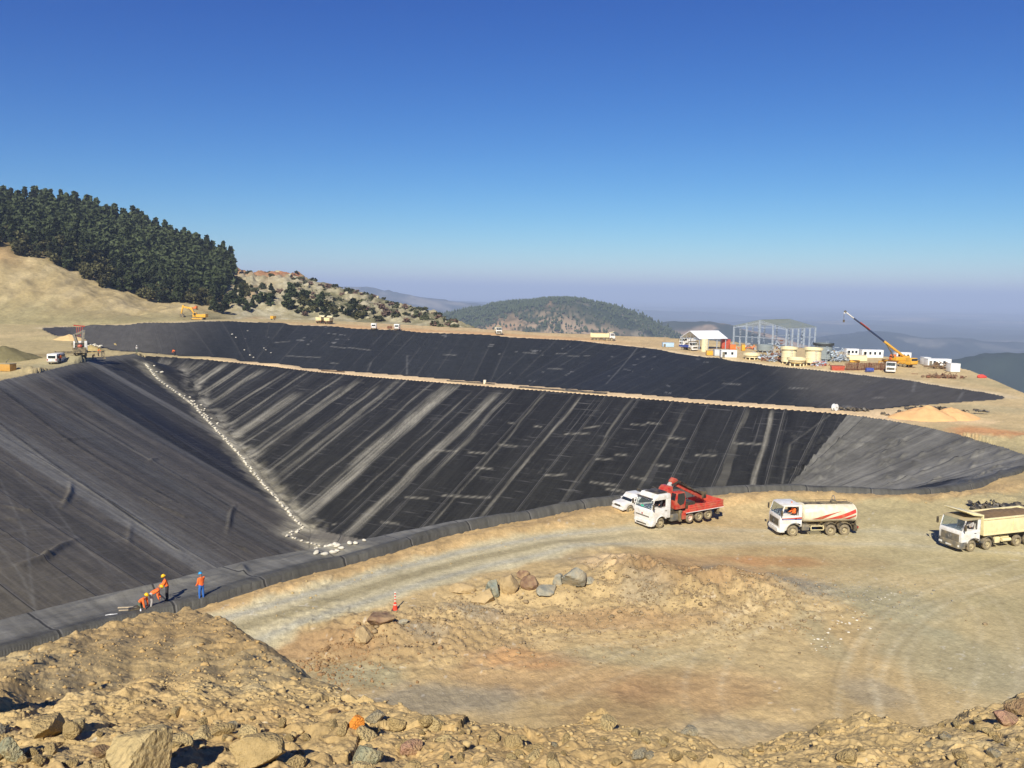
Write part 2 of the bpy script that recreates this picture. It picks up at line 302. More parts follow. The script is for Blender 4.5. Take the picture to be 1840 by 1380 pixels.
# ------------------------------------------------------------------ pond liners
def liner_mat(name, k=1.):
    m = mat(name, attr='tone', rough=.6, var=.12, scale=.35, bump=.09, bscale=.55, spec=.16)
    N = m.node_tree.nodes; L = m.node_tree.links; b = N['Principled BSDF']; src = b.inputs['Base Color'].links[0].from_socket
    a = N.new('ShaderNodeAttribute'); a.attribute_name = 'panel_uv'
    def noise(sx, sy, sc, det, lo, hi, o0, o1):
        vm = N.new('ShaderNodeVectorMath'); vm.operation = 'MULTIPLY'; vm.inputs[1].default_value = (sx, sy, 1); L.new(a.outputs['Vector'], vm.inputs[0])
        n = N.new('ShaderNodeTexNoise'); n.inputs['Scale'].default_value = sc; n.inputs['Detail'].default_value = det; n.inputs['Roughness'].default_value = .6; L.new(vm.outputs[0], n.inputs['Vector'])
        r = N.new('ShaderNodeMapRange'); r.inputs[1].default_value = lo; r.inputs[2].default_value = hi; r.inputs[3].default_value = o0; r.inputs[4].default_value = o1; L.new(n.outputs[0], r.inputs[0]); return r.outputs[0]
    f1 = noise(1, .045, 1.6, 8, .3, .7, 1-.26*k, 1+.3*k); f2 = noise(1, .6, .9, 6, .3, .7, .86, 1.16)
    mm = N.new('ShaderNodeMath'); mm.operation = 'MULTIPLY'; L.new(f1, mm.inputs[0]); L.new(f2, mm.inputs[1])
    cb = N.new('ShaderNodeCombineColor'); [L.new(mm.outputs[0], cb.inputs[k]) for k in range(3)]
    mx = N.new('ShaderNodeMix'); mx.data_type = 'RGBA'; mx.blend_type = 'MULTIPLY'; mx.inputs[0].default_value = 1; L.new(src, mx.inputs[6]); L.new(cb.outputs[0], mx.inputs[7])
    cr = noise(.16, 2.2, .8, 5, .60, .72, 0, .30*k)      # thin creases across the panels catch dust
    sk = noise(2.2, .03, 1.1, 4, .60, .74, 0, .32*k*k)     # thin wash lines down the slope
    ad = N.new('ShaderNodeMath'); ad.operation = 'MAXIMUM'; L.new(cr, ad.inputs[0]); L.new(sk, ad.inputs[1])
    m2 = N.new('ShaderNodeMix'); m2.data_type = 'RGBA'; L.new(ad.outputs[0], m2.inputs[0]); L.new(mx.outputs[2], m2.inputs[6]); m2.inputs[7].default_value = (.26, .25, .23, 1); L.new(m2.outputs[2], b.inputs['Base Color'])
    # overlap welds: flap relief drawn into the colour, dark line beside pale, every panel width
    sx = N.new('ShaderNodeSeparateXYZ'); L.new(a.outputs['Vector'], sx.inputs[0]); last = m2.outputs[2]
    for off, wdt, colr, st in ((.0, .020, (.014, .014, .014, 1), .75), (.024, .012, (.20, .19, .17, 1), .5)):
        q1 = N.new('ShaderNodeMath'); q1.operation = 'MULTIPLY_ADD'; q1.inputs[1].default_value = 1/6.8; q1.inputs[2].default_value = -off; L.new(sx.outputs[0], q1.inputs[0]); q2 = N.new('ShaderNodeMath'); q2.operation = 'FRACT'; L.new(q1.outputs[0], q2.inputs[0])
        q3 = N.new('ShaderNodeMath'); q3.operation = 'LESS_THAN'; q3.inputs[1].default_value = wdt; L.new(q2.outputs[0], q3.inputs[0]); q4 = N.new('ShaderNodeMath'); q4.operation = 'MULTIPLY'; q4.inputs[1].default_value = st*(.35+.65*k); L.new(q3.outputs[0], q4.inputs[0])
        m3 = N.new('ShaderNodeMix'); m3.data_type = 'RGBA'; L.new(q4.outputs[0], m3.inputs[0]); L.new(last, m3.inputs[6]); m3.inputs[7].default_value = colr; last = m3.outputs[2]
    L.new(last, b.inputs['Base Color'])
    bp = [n for n in N if n.type == 'BUMP'][0]; h0 = bp.inputs['Height'].links[0].from_socket; c2 = noise(.35, 1.4, 1.2, 6, .2, .8, 0, 1.2); a2 = N.new('ShaderNodeMath'); a2.operation = 'ADD'; L.new(h0, a2.inputs[0]); L.new(c2, a2.inputs[1]); L.new(a2.outputs[0], bp.inputs['Height'])
    return m
def crinkle(u, v, s): return .5*fbm(u/2.5, v/9, s, 4)+.5*fbm(u/.9, v/3.5, s+3, 3)
DUST = np.array(S(150, 147, 138)); NAVY = np.array(S(33, 35, 42)); CHAR = np.array(S(40, 40, 38)); MIDG = np.array(S(96, 92, 85)); LGR = np.array(S(116, 115, 111))
tl = np.concatenate([np.linspace(-.95, -.64, 40)[:-1], np.linspace(-.64, .66, 1000)]); yl = np.linspace(1330, 632, 460)
# rows follow the slopes: denser in depth so that far faces keep their detail
dl_ = CZ*FPX/(yl-525); dl_ = np.unique(np.concatenate([np.linspace(38, 70, 260), np.linspace(70, 110, 220), np.linspace(110, 260, 330)]))
T, D = np.meshgrid(tl, dl_); LX = T*D; LY = D
bz = baseZ(LX, LY); za = pondA(LX, LY, bz); Z, face, dn, df, dlft, an, af, al = za
ia = inside(LX, LY, PONDA); dall = np.minimum(np.minimum(dn, df), dlft)
# coordinates across (u) and down (v) each face
bx = np.array(BERM); a0 = np.array(xy(at(1500, 742, 2))); k0 = np.argmin(np.hypot(bx[:, 0]-a0[0], bx[:, 1]-a0[1])); arc_corner = np.sum(np.hypot(*np.diff(bx[:k0+1], axis=0).T))
right = (face == 1) & (af < arc_corner)
far = (face == 1) & ~right
ul = LX*.36+LY*.93; vl = LX*.93-LY*.36
u = np.where(face == 0, an, np.where(face == 2, ul, np.where(face == 3, LX, af))); v = np.where(face == 0, dn, np.where(face == 2, vl, np.where(face == 3, LY, df)))
# tone
tone = np.broadcast_to(CHAR, LX.shape+(3,)).copy()
tone = lerp(tone, NAVY, far*sm(35, 2, df)*.4)
st = fbm(u/.8, v/22, 101, 4); st2 = fbm(u/3.2, v/40, 105, 3)
tone = tone*(1+.2*st2+.16*st)[..., None]
# panel strips between welds, each a little different, and pale weld lines
pan = 6.8; pid = np.floor(u/pan); fr = u/pan-pid
tone = tone*(1+.22*(_hash(pid, pid*0+3, 7)-.5))[..., None]
weld = np.exp(-((np.minimum(fr, 1-fr)*pan)/.17)**2)*(.25+.75*vn(u/5, v/6, 8)); tone = lerp(tone, LGR, weld*.35*(face != 3))
def arc_of(px, py):
    p = at(px, py, 2); return float(dpoly(np.array([p[0]]), np.array([p[1]]), BERM)[1][0])
for px, py, wid, v0, v1, s in [(812, 690, 2.1, 0, 60, .85), (900, 697, 1.2, 2, 60, .6), (925, 699, .5, 3, 30, .5), (655, 677, .9, 2, 45, .6), (640, 676, .6, 5, 45, .5), (720, 682, .8, 0, 40, .45), (700, 680, .5, 4, 50, .55), (735, 683, .3, 0, 42, .45), (590, 671, 1.9, 10, 46, .7), (560, 668, .4, 0, 40, .6), (500, 660, 1.6, 2, 30, .65), (470, 657, 1.0, 1, 26, .6), (440, 653, 1.2, 1, 24, .7),
                               (410, 650, 1.0, 1, 20, .55), (385, 648, 1.4, 2, 20, .6), (350, 645, 1.2, 2, 16, .6), (320, 643, 1.5, 1, 14, .6), (530, 665, .6, 2, 40, .5), (615, 674, .4, 0, 40, .5), (1050, 708, .35, 0, 45, .5), (985, 703, .25, 0, 50, .35), (1140, 715, .3, 0, 40, .3), (1390, 735, .45, 1, 30, .65), (1345, 732, .3, 1, 30, .3), (1240, 724, .3, 0, 30, .3), (780, 687, .3, 0, 50, .4), (860, 693, .25, 3, 44, .4)]:
    a = arc_of(px, py); wob = .6*fbm(v/9, v*0+a, 55, 2)
    q = sm(wid*1.25, wid*.55, np.abs(u-a+wob+(v-v0)*.012*np.sin(a)))*sm(v0-1.5, v0+3, v)*sm(v1+6, v1-10, v)
    br = np.clip(.62+.75*fbm(u/.28, v/13, 61, 3)+.3*fbm(u/1.1, v/5, 66, 3), 0, 1.1); tone = lerp(tone, DUST, np.clip(q*br*s*far*.85, 0, 1))
# many faint runs where fines were washed down
runs = sm(.22, .55, fbm(u/.55, v/45, 121, 3))*sm(.35, .6, vn(u/11, v/30, 122)); tone = lerp(tone, DUST*.75, runs*.1*far*sm(.3,.7,vn(u/23,v*0,123)))
# horizontal scuffs
sc = (vn(u/3.2, v/.45, 131) > .90)*(vn(u/9, v/5, 132) > .62); tone = lerp(tone, LGR, sc*.12*(far | right))
# left face: broad dusty and dark bands
zz = .5+.5*fbm(ul/2.2, vl/60, 141, 3)
def lband(px, py, wid, col, s):
    global tone
    p = hit(px, py, lambda x, y: pondA(x, y, baseZ(x, y))[0], 40, 260); uu = p[0]*.36+p[1]*.93
    q = sm(wid*1.3, wid*.6, np.abs(ul-uu+.5*fbm(vl/12, ul*0, 150, 2))); tone = lerp(tone, col*np.ones(3), np.clip(q*s*(.6+.6*zz), 0, 1)*(face == 2))
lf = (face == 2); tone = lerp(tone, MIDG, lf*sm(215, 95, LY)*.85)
for a in [(330, 800, 7, NAVY*1.0, .8), (420, 830, 3.0, NAVY*.8, .6), (250, 760, 2, CHAR, .6), (230, 690, 1.8, LGR, .7), (150, 720, 1.6, MIDG*1.2, .6), (200, 780, 1.5, MIDG*1.2, .5), (180, 900, 2.6, LGR*1.05, .85), (260, 960, 1.2, LGR, .5), (60, 800, 1.5, LGR*.9, .5), (320, 880, 2.4, CHAR*1.1, .6), (140, 960, 2.6, MIDG*1.1, .4), (60, 900, 2.4, CHAR, .45), (330, 985, 1.4, LGR*.9, .5), (430, 920, .8, LGR, .35), (40, 715, 2, LGR*.8, .5), (120, 690, 1.3, LGR*.8, .5)]: lband(*a)
tone = lerp(tone, LGR*.95, sm(4, .5, dlft)*.5*lf)
# crest strip and near floor are dusty
tone = lerp(tone, LGR*(.98+.34*fbm(LX/2, LY/2, 160, 4))[..., None], (face == 0)*sm(8, 5, dn)*(.4+.45*sm(.9,2.2,dn)))
tone = lerp(tone, np.array(S(118, 114, 106)), (face == 3)*.75)
dust_m = fbm(LX/5, LY/5, 165, 5); tone = lerp(tone, DUST, np.clip(dust_m-.1, 0, .6)*.5*(face == 3))
# right-hand face is pale with dust
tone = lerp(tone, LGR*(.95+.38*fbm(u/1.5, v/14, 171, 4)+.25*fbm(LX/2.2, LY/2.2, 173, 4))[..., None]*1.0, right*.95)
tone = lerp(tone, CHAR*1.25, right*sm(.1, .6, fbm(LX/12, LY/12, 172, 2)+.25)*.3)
# dusty halo along the valley
val = np.abs((np.interp(af, BERM_ARC, BERM_Z)-.4*df)-(5.3-.45*dlft)); vq = sm(2.4, 0, val)*sm(-3, .5, -np.abs(Z+9)+9.5); tone = lerp(tone, DUST*1.1, np.clip(vq*(.2+.9*fbm(LX/1.8, LY/1.8, 180, 4)), 0, .8)*((face == 1) | (face == 2)))
# sand spilled from the bags down the valley
VAL_PX = [(262, 655), (285, 683), (320, 708), (352, 732), (372, 756), (400, 784), (430, 818), (455, 850), (480, 878), (505, 905), (525, 928), (545, 948)]; FLO_PX = [(543, 950), (528, 957), (512, 962), (540, 972), (570, 979), (600, 986)]
for PX_ in (VAL_PX, FLO_PX):
    PW = [hit(a, b, lambda x, y: pondA(x, y, baseZ(x, y))[0], 60, 300) for a, b in PX_]; ds_, _ = dpoly(LX, LY, [(p[0], p[1]) for p in PW]); nz_ = fbm(LX/1.5, LY/1.5, 183, 4)
    tone = lerp(tone, np.array(S(176, 170, 150)), np.clip(sm(.75, .15, ds_+.35*nz_)*.9+sm(3.6, .3, ds_+1.6*nz_)*.42, 0, .95))
DASHES = [((1015, 781), (1059, 780)), ((960, 767), (972, 768)), ((1050, 770), (1077, 767)), ((1135, 764), (1160, 765)), ((1164, 761), (1187, 763)), ((896, 800), (929, 804)), ((785, 811), (820, 812)), ((842, 814), (875, 816)), ((1106, 818), (1125, 819)), ((1071, 827), (1100, 826)), ((1180, 837), (1202, 839)), ((856, 842), (885, 844)), ((980, 856), (1017, 854)), ((1135, 859), (1160, 862)), ((914, 761), (925, 762)), ((1251, 819), (1285, 820)), ((729, 895), (768, 897)), ((795, 892), (880, 896)), ((685, 940), (716, 942)), ((1320, 798), (1372, 800)), ((1090, 880), (1120, 884)), ((1200, 788), (1230, 790)), ((1062, 868), (1110, 874)), ((560, 930), (567, 929)), ((598, 944), (604, 942))]
FOLD_LINES = [((0, 763), (100, 838), (250, 940), (320, 988)), ((95, 720), (240, 808), (360, 880), (480, 953)), ((0, 700), (120, 790), (200, 840), (320, 905)), ((150, 680), (330, 800), (520, 905))]
PALE_LINES = [((0, 863), (45, 960), (95, 1093)), ((0, 820), (90, 905), (150, 985), (235, 1060)), ((0, 985), (40, 1040), (60, 1085)), ((60, 800), (160, 880), (300, 985)), ((1655, 765), (1500, 820), (1370, 878)), ((1490, 748), (1420, 800), (1345, 878)), ((1810, 815), (1650, 850), (1560, 880))]
_late = (DASHES, FOLD_LINES, PALE_LINES)
# relief: weld flaps, crinkles, big folds
Zl = Z+.05*crinkle(u, v, 190)+.05*np.exp(-((np.minimum(fr, 1-fr)*pan)/.35)**2)*(face != 0)
Zl = Zl+right*.10*crinkle(v*1.3, u*3, 195)
def psurf(x, y): return pondA(x, y, baseZ(x, y))[0]
FOLDS = [([(0, 1106), (100, 1103), (160, 1088)], .22, .35), ([(150, 1088), (200, 1078), (265, 1060), (330, 1047), (395, 1038)], .25, .35), ([(0, 1031), (45, 1016), (80, 1006), (110, 985), (142, 969)], .42, .34), ([(128, 868), (127, 888), (118, 905), (110, 915)], .35, .3), ([(424, 908), (415, 925), (412, 945), (408, 960)], .4, .3), ([(487, 978), (470, 1000), (448, 1016), (425, 1030), (400, 1041)], .45, .32), ([(432, 1018), (440, 1032), (432, 1040)], .3, .3),
         ([(0, 908), (40, 918), (80, 922)], .2, .3), ([(0, 935), (50, 935)], .2, .3), ([(240, 890), (290, 912), (330, 929), (350, 928)], .25, .3), ([(90, 795), (140, 790), (180, 788)], .2, .3), ([(265, 832), (285, 824)], .25, .3), ([(70, 1000), (100, 1003)], .3, .3), ([(0, 965), (50, 957), (90, 953)], .18, .3), ([(395, 970), (430, 985), (465, 998)], .3, .25), ([(230, 985), (236, 940)], .12, .3)]
for k in range(80):
    px = 1395+400*random.random(); py = 790+80*random.random(); a = random.uniform(-.9, .4); l = random.uniform(10, 34)
    FOLDS.append(([(px, py), (px+l*math.cos(a)*.6, py+l*.35*math.sin(a)-3), (px+l*math.cos(a), py+l*.7*math.sin(a))], random.uniform(.2, .42), .3))
for pts, h, wd in FOLDS:
    W3 = [hit(a, b, psurf, 40, 260) for a, b in pts]; P = [(p[0], p[1]) for p in W3]
    if max(math.hypot(a[0]-b[0], a[1]-b[1]) for a, b in zip(P[:-1], P[1:])) > 14: continue
    cx = np.mean([p[0] for p in P]); cy = np.mean([p[1] for p in P]); sel = np.hypot(LX-cx, LY-cy) < 34
    d, a = dpoly(LX[sel], LY[sel], P); Lt = sum(math.hypot(q[0]-p[0], q[1]-p[1]) for p, q in zip(P[:-1], P[1:]))
    taper = np.clip(np.minimum(a, Lt-a)/(Lt*.3), .25, 1)
    Zl[sel] += h*np.exp(-(d/wd)**2)*taper
# rolled lip along the haul road edge, tucked into its trench
lipw = np.interp(LX, [-30, -14, -6, 10, 24, 34], [.14, .2, .36, .4, .3, .2])
Zl = Zl+np.where(dn < 6, lipw*np.exp(-((dn-.6)/.55)**2)*(1+.35*fbm(an/3.2, dn/1.5, 200, 3))+.07*sm(6,4,dn)*fbm(an/3.6, dn/.7, 201, 3), 0)
outz = bz+.55-2.6*dall
Zl = np.where(ia, Zl+.12, np.where(dn <= np.minimum(df, dlft), 1.0+lipw*.3-1.5*dn, bz-1.2*dall-.02))
keep = ia | (dall < 1.6)
M_LIN = liner_mat('geomembrane'); M_LIN2 = liner_mat('geomembrane_clean', .3)
def dash(pts, H, X, Y, Tn, wd, col, s, d0, d1):
    P = [hit(a, b, H, d0, d1, 5000) for a, b in pts]; P = [(p[0], p[1]) for p in P]; cx = np.mean([p[0] for p in P]); cy = np.mean([p[1] for p in P]); L_ = sum(math.hypot(q[0]-p[0], q[1]-p[1]) for p, q in zip(P[:-1], P[1:]))
    sel = np.hypot(X-cx, Y-cy) < L_*.6+3; d, a = dpoly(X[sel], Y[sel], P); w_ = np.exp(-(d/wd)**2)*s*(.55+.6*vn(a/1.3, a*0+pts[0][0]*.37, 233)); Tn[sel] = lerp(Tn[sel], col, np.clip(w_, 0, 1)); return sel, d
for a in DASHES: dash(a, psurf, LX, LY, tone, .2, DUST*1.15, .5, 40, 260)
for a in FOLD_LINES: sel, d = dash(a, psurf, LX, LY, tone, .3, CHAR*.7, .8, 40, 260); Zl[sel] += .10*np.exp(-((d-.35)/.25)**2)
for a in PALE_LINES: dash(a, psurf, LX, LY, tone, .16, LGR, .42, 40, 260)
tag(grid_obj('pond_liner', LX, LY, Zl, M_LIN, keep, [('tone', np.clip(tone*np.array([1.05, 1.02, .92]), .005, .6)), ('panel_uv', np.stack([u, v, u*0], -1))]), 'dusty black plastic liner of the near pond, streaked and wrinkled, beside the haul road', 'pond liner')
# far pond
tl = np.linspace(-.60, .64, 800); dl2 = np.linspace(150, 450, 420)
T, D = np.meshgrid(tl, dl2); X2 = T*D; Y2 = D; bz2 = baseZ(X2, Y2); Zb, dr, db, ar, ab, isr = pondB(X2, Y2, bz2)
ib = inside(X2, Y2, PONDB); d2 = np.minimum(dr, db); u2 = np.where(isr, ar, ab); v2 = np.where(isr, dr, db)
pid = np.floor(u2/6.8); fr = u2/6.8-pid
t2 = np.broadcast_to(np.array(S(39, 41, 42)), X2.shape+(3,)).copy()*(1+.22*(_hash(pid, pid*0+3, 9)-.5)+.12*fbm(u2/1.2, v2/25, 210, 3))[..., None]
weld = np.exp(-((np.minimum(fr, 1-fr)*6.8)/.3)**2)*(vn(u2/7, v2/9, 211) > .5); t2 = lerp(t2, LGR, weld*.12)
sc = (vn(u2/5.5, v2/.7, 212) > .93)*(vn(u2/16, v2/9, 213) > .62); t2 = lerp(t2, LGR*1.2, sc*.5)
sel = sm(-150, -185, X2+(v2*.3)); t2 = lerp(t2, MIDG, sm(-115, -150, X2)*.55+sm(70, 84, X2)*.5)
HB = lambda x, y: pondB(x, y, baseZ(x, y))[0]
for a in [((495, 616), (520, 614)), ((595, 623), (620, 626)), ((515, 640), (575, 643)), ((594, 653), (607, 654)), ((625, 625), (665, 630)), ((797, 638), (820, 639)), ((940, 634), (965, 636)), ((1000, 636), (1018, 636)), ((1020, 640), (1040, 641)), ((1050, 640), (1060, 640)), ((985, 663), (1010, 664)), ((1300, 690), (1330, 692)), ((1420, 698), (1450, 699)), ((1570, 716), (1590, 716))]: dash(a, HB, X2, Y2, t2, .3, DUST, .42, 150, 460)
for a in [((667, 652), (660, 668)), ((732, 640), (717, 674)), ((1145, 626), (1090, 690)), ((1640, 705), (1690, 690)), ((1660, 727), (1730, 706))]: dash(a, HB, X2, Y2, t2, .35, LGR, .4, 150, 460)
Zb = Zb+.05*crinkle(u2, v2, 220)
Zb = np.where(ib, Zb+.15, bz2-1.2*d2-.02)
tag(grid_obj('pond_liner', X2, Y2, Zb, M_LIN2, ib | (d2 < 2.4), [('tone', np.clip(t2, .005, .6)), ('panel_uv', np.stack([u2, v2*.5, u2*0+40], -1))]), 'clean black plastic liner of the far pond beyond the sandy dividing berm', 'pond liner')
# ------------------------------------------------------------------ left hillside (quarry slope, forest hill, rocky spur)
HC = [  # column px : foot (y, depth), slope top (y, depth), crest (y, depth), y in image pixels, depth assumed
 (-500, 590, 330, 430, 400, 330, 580), (-200, 586, 335, 442, 405, 345, 580), (0, 583, 345, 456, 410, 356, 580), (110, 581, 350, 480, 415, 366, 585), (200, 579, 355, 514, 422, 388, 590), (270, 577, 362, 546, 425, 410, 590), (330, 574, 372, 549, 432, 436, 585), (370, 572, 385, 552, 440, 452, 575),
 (400, 571, 402, 550, 450, 462, 565), (430, 571, 412, 540, 462, 487, 560), (470, 572, 420, 540, 468, 497, 560), (530, 575, 420, 545, 470, 498, 560), (580, 578, 418, 550, 470, 512, 558), (620, 580, 414, 553, 470, 520, 556), (700, 586, 402, 567, 460, 546, 545), (760, 590, 395, 578, 445, 562, 520), (830, 597, 388, 594, 415, 592, 450), (870, 606, 388, 608, 415, 612, 450)]
HC = np.array(HC, float)
pxs = np.linspace(-500, 870, 520); rows = 150
cols = [np.interp(pxs, HC[:, 0], HC[:, k]) for k in range(1, 7)]
ker = np.hanning(15); ker /= ker.sum(); cols = [np.convolve(np.pad(c, 7, 'edge'), ker, 'valid') for c in cols]
HX = np.zeros((rows, len(pxs))); HY = HX.copy(); HZ = HX.copy()
s = np.linspace(0, 1, rows)
for j, px in enumerate(pxs):
    f1, d1, f2, d2_, f3, d3 = [c[j] for c in cols]
    P1 = atd(px, f1, d1); P2 = atd(px, f2, d2_); P3 = atd(px, f3, d3)
    ds = np.array([d1-6, d1, d1+3, (d1+d2_)/2, d2_, d2_+(d3-d2_)*.5, d3, d3+120, d3+400]); zs = np.array([P1[2]-3, P1[2], P1[2]+.6, P1[2]*.5+P2[2]*.5+.5, P2[2], P2[2]+(P3[2]-P2[2])*.56, P3[2], P3[2]-22, P3[2]-230])
    par = np.array([0, .02, .05, .22, .42, .62, .86, .94, 1.0]); dd_ = np.interp(s, par, ds); z_ = np.interp(dd_, ds, zs)
    HX[:, j] = dd_*(px-920)/FPX*1.0; HY[:, j] = dd_; HZ[:, j] = z_
k5 = np.hanning(9); k5 /= k5.sum()
HZ = np.apply_along_axis(lambda c: np.convolve(np.pad(c, 4, 'edge'), k5, 'valid'), 0, HZ)
up = np.broadcast_to(sm(.04, .2, s)[:, None], HZ.shape)
PXg = np.broadcast_to(pxs[None], HZ.shape); Sg = np.broadcast_to(s[:, None], HZ.shape)
rocky = sm(395, 440, PXg)
HZ = HZ+up*(fbm(HX/30, HY/30, 301, 4)*3.0+fbm(HX/9, HY/9, 302, 4)*1.3)+up*rocky*(3.2*lumps(HX/9, HY/9, 303)*(vn(HX/26, HY/26, 304) > .45)+1.4*lumps(HX/3.5, HY/3.5, 305))
# gullies on the cut slope
cut = sm(.44, .38, Sg)*sm(390, 330, PXg); HZ = HZ+cut*up*(.9*fbm(HX/5, HY/26, 307, 4))
hs = np.broadcast_to(np.array(S(166, 148, 106)), HX.shape+(3,)).copy()
hs = lerp(hs, np.array(S(188, 170, 128)), np.clip(fbm(HX/7, HY/30, 311, 4)*1.6, 0, 1)*.8); hs = lerp(hs, np.array(S(140, 132, 96)), sm(.22, .05, Sg+.06*fbm(HX/14, HY/14, 312, 3))*.75*(1-rocky)); hs = lerp(hs, np.array(S(150, 118, 78)), sm(.30, .42, Sg)*sm(90, -10, PXg)*.6)
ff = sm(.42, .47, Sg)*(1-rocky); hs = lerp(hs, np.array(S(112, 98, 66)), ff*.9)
rk = np.array(S(142, 136, 110)); hs = lerp(hs, rk, rocky*.75); hs = lerp(hs, np.array(S(176, 168, 142)), rocky*np.clip(lumps(HX/5, HY/5, 303)*1.2-.25, 0, 1)*.7)
hs = lerp(hs, np.array(S(92, 90, 58)), rocky*sm(-.15, .3, fbm(HX/12, HY/12, 315, 4)+.12)*sm(480, 600, PXg)*.7)
hs = lerp(hs, np.array(S(156, 106, 74)), rocky*sm(.62, .8, Sg)*sm(.92, .84, Sg)*sm(-.1, .35, fbm(HX/25, HY/25, 316, 3)+.25*sm(640, 480, PXg))*.9*sm(640, 560, PXg))
hs = lerp(hs, np.array(S(160, 128, 92)), rocky*sm(520, 420, PXg)*sm(.1, .5, fbm(HX/18, HY/18, 318, 3)+.2)*.6)
hs = hs*(1+.22*fbm(HX/4, HY/4, 320, 4))[..., None]
M_HILL = soil_mat('hill_soil', 4.)
tag(grid_obj('hillside', HX, HY, HZ, M_HILL, attrs=[('soil', np.clip(hs, .01, .8))]), 'tan cut slope and rocky spur behind the ponds', 'hillside', kind='structure')
def hill_at(px, sv):
    j = int(np.clip(np.searchsorted(pxs, px), 0, len(pxs)-1)); i = int(np.clip(round(sv*(rows-1)), 0, rows-1)); return np.array([HX[i, j], HY[i, j], HZ[i, j]])
# ------------------------------------------------------------------ distant country
def ridge(name, crest, dep, front, back, drop, amp, cfun, label, seed, rows=60, cols_=420, ext=True):
    c = np.array(crest, float); px = np.linspace(c[0, 0], c[-1, 0], cols_); cy = np.interp(px, c[:, 0], c[:, 1]); kk = np.hanning(21); kk /= kk.sum(); cy = np.convolve(np.pad(cy, 10, 'edge'), kk, 'valid')
    q = np.linspace(-1, 1, rows); X = np.zeros((rows, cols_)); Y = X.copy(); Z = X.copy()
    for j in range(cols_):
        P = atd(px[j], cy[j], dep); d = np.where(q < 0, dep+q*front, dep+q*back)
        X[:, j] = d*(px[j]-920)/FPX; Y[:, j] = d; Z[:, j] = P[2]-drop*np.abs(q)**1.45
    env = (1-np.abs(q)**4)[:, None]*(.35+.65*np.abs(q))[:, None]
    Z = Z+env*amp*(fbm(X/(front*.35), Y/(front*.35), seed, 5)+.5*(1-np.abs(fbm(X/(front*.2), Y/(front*.2), seed+5, 4))*2)-.3)
    return tag(grid_obj(name, X, Y, Z, M_FARH, attrs=[('soil', np.clip(cfun(X, Y, px[None]+0*X, q[:, None]+0*X), .005, .7))]), label, 'hill', kind='structure'), (px, q, X, Y, Z)
M_FARH = mat('far_hill', attr='soil', rough=1, var=.2, scale=.01, spec=0)
def wooded(seed, sc, base=(58, 66, 46), soilc=(150, 126, 98), amt=.35):
    def f(X, Y, px, q):
        c = np.broadcast_to(np.array(S(*base)), X.shape+(3,)).copy()
        t = sm(.05, .35, fbm(X/sc, Y/sc, seed, 5)+amt-.35)*(.5+.8*vn(X/(sc*.06), Y/(sc*.06), seed+9)); return lerp(c, np.array(S(*soilc)), np.clip(t, 0, 1))
    return f
def hillcol(X, Y, px, q):
    c = np.broadcast_to(np.array(S(56, 64, 44)), X.shape+(3,)).copy()
    low = sm(-.12, -.42, q+.16*fbm(X/260, Y/260, 401, 3)); sp = vn(X/16, Y/16, 402)*.6+vn(X/7, Y/7, 405)*.4
    c = lerp(c, np.array(S(170, 146, 116)), np.clip(low*sm(.36, .55, sp)*.95, 0, 1))
    c = lerp(c, np.array(S(176, 138, 98)), sm(.15, .4, fbm(X/150, Y/150, 403, 3)+.45*np.exp(-((px-880)/40)**2)-.12)*np.exp(-((q+.45)/.2)**2)*.9*sm(960, 900, px))
    c = lerp(c, np.array(S(190, 150, 110)), np.exp(-((px-985)/5)**2)*sm(-.2, -.12, q)*sm(.0, -.02, q)*.35)
    pt = sm(.25, .5, fbm(X/90, Y/90, 404, 4)); c = lerp(c, np.array(S(150, 138, 116)), pt*.7*sm(1000, 1060, px)*sm(-.75, -.2, -np.abs(q+.3)))
    return c
hill, HG = ridge('distant_hill', [(700, 600), (800, 568), (840, 560), (880, 552), (920, 545), (960, 541), (990, 540), (1040, 544), (1100, 557), (1150, 574), (1200, 598), (1240, 622), (1300, 650)], 2500, 1100, 1400, 330, 44, hillcol, 'wooded round hill with bare tan patches beyond the far pond', 410, 110, 600)
ridge('distant_hill', [(560, 540), (620, 528), (700, 545), (780, 560), (850, 570), (930, 600), (1000, 640)], 4200, 1500, 1800, 420, 70, wooded(420, 500, (60, 68, 52), (158, 138, 112), .38), 'low blue green hill left of the round hill', 420)
ridge('distant_hill', [(1080, 610), (1150, 590), (1195, 583), (1230, 586), (1275, 580), (1320, 588), (1400, 605), (1480, 625), (1560, 660)], 3600, 1300, 1500, 420, 60, wooded(430, 240, (58, 64, 50), (170, 146, 118), .42), 'hazy hill with pale clearings behind the open shed', 430)
ridge('far_ridge', [(420, 505), (560, 512), (640, 516), (690, 521), (740, 531), (800, 541), (870, 549), (960, 560), (1060, 572)], 7500, 2500, 3000, 600, 120, wooded(440, 700, (48, 57, 50), (130, 122, 108), .12), 'pale blue ridge behind the rocky spur', 440)
ridge('far_ridge', [(200, 496), (500, 510), (700, 530), (900, 545), (1100, 556), (1300, 566), (1420, 575), (1500, 581), (1600, 588), (1700, 594), (1840, 600), (2100, 610)], 12000, 3500, 4000, 700, 120, wooded(445, 900, (50, 58, 52), (130, 122, 108), .12), 'faint lilac ridge under the haze on the horizon', 445)
ridge('far_ridge', [(1290, 640), (1380, 622), (1440, 608), (1510, 600), (1570, 596), (1610, 600), (1650, 606), (1720, 607), (1770, 614), (1840, 617), (1950, 618), (2150, 625)], 5200, 2000, 2200, 560, 90, wooded(450, 500, (46, 55, 50), (110, 108, 98), .06), 'long blue ridge behind the crane', 450)
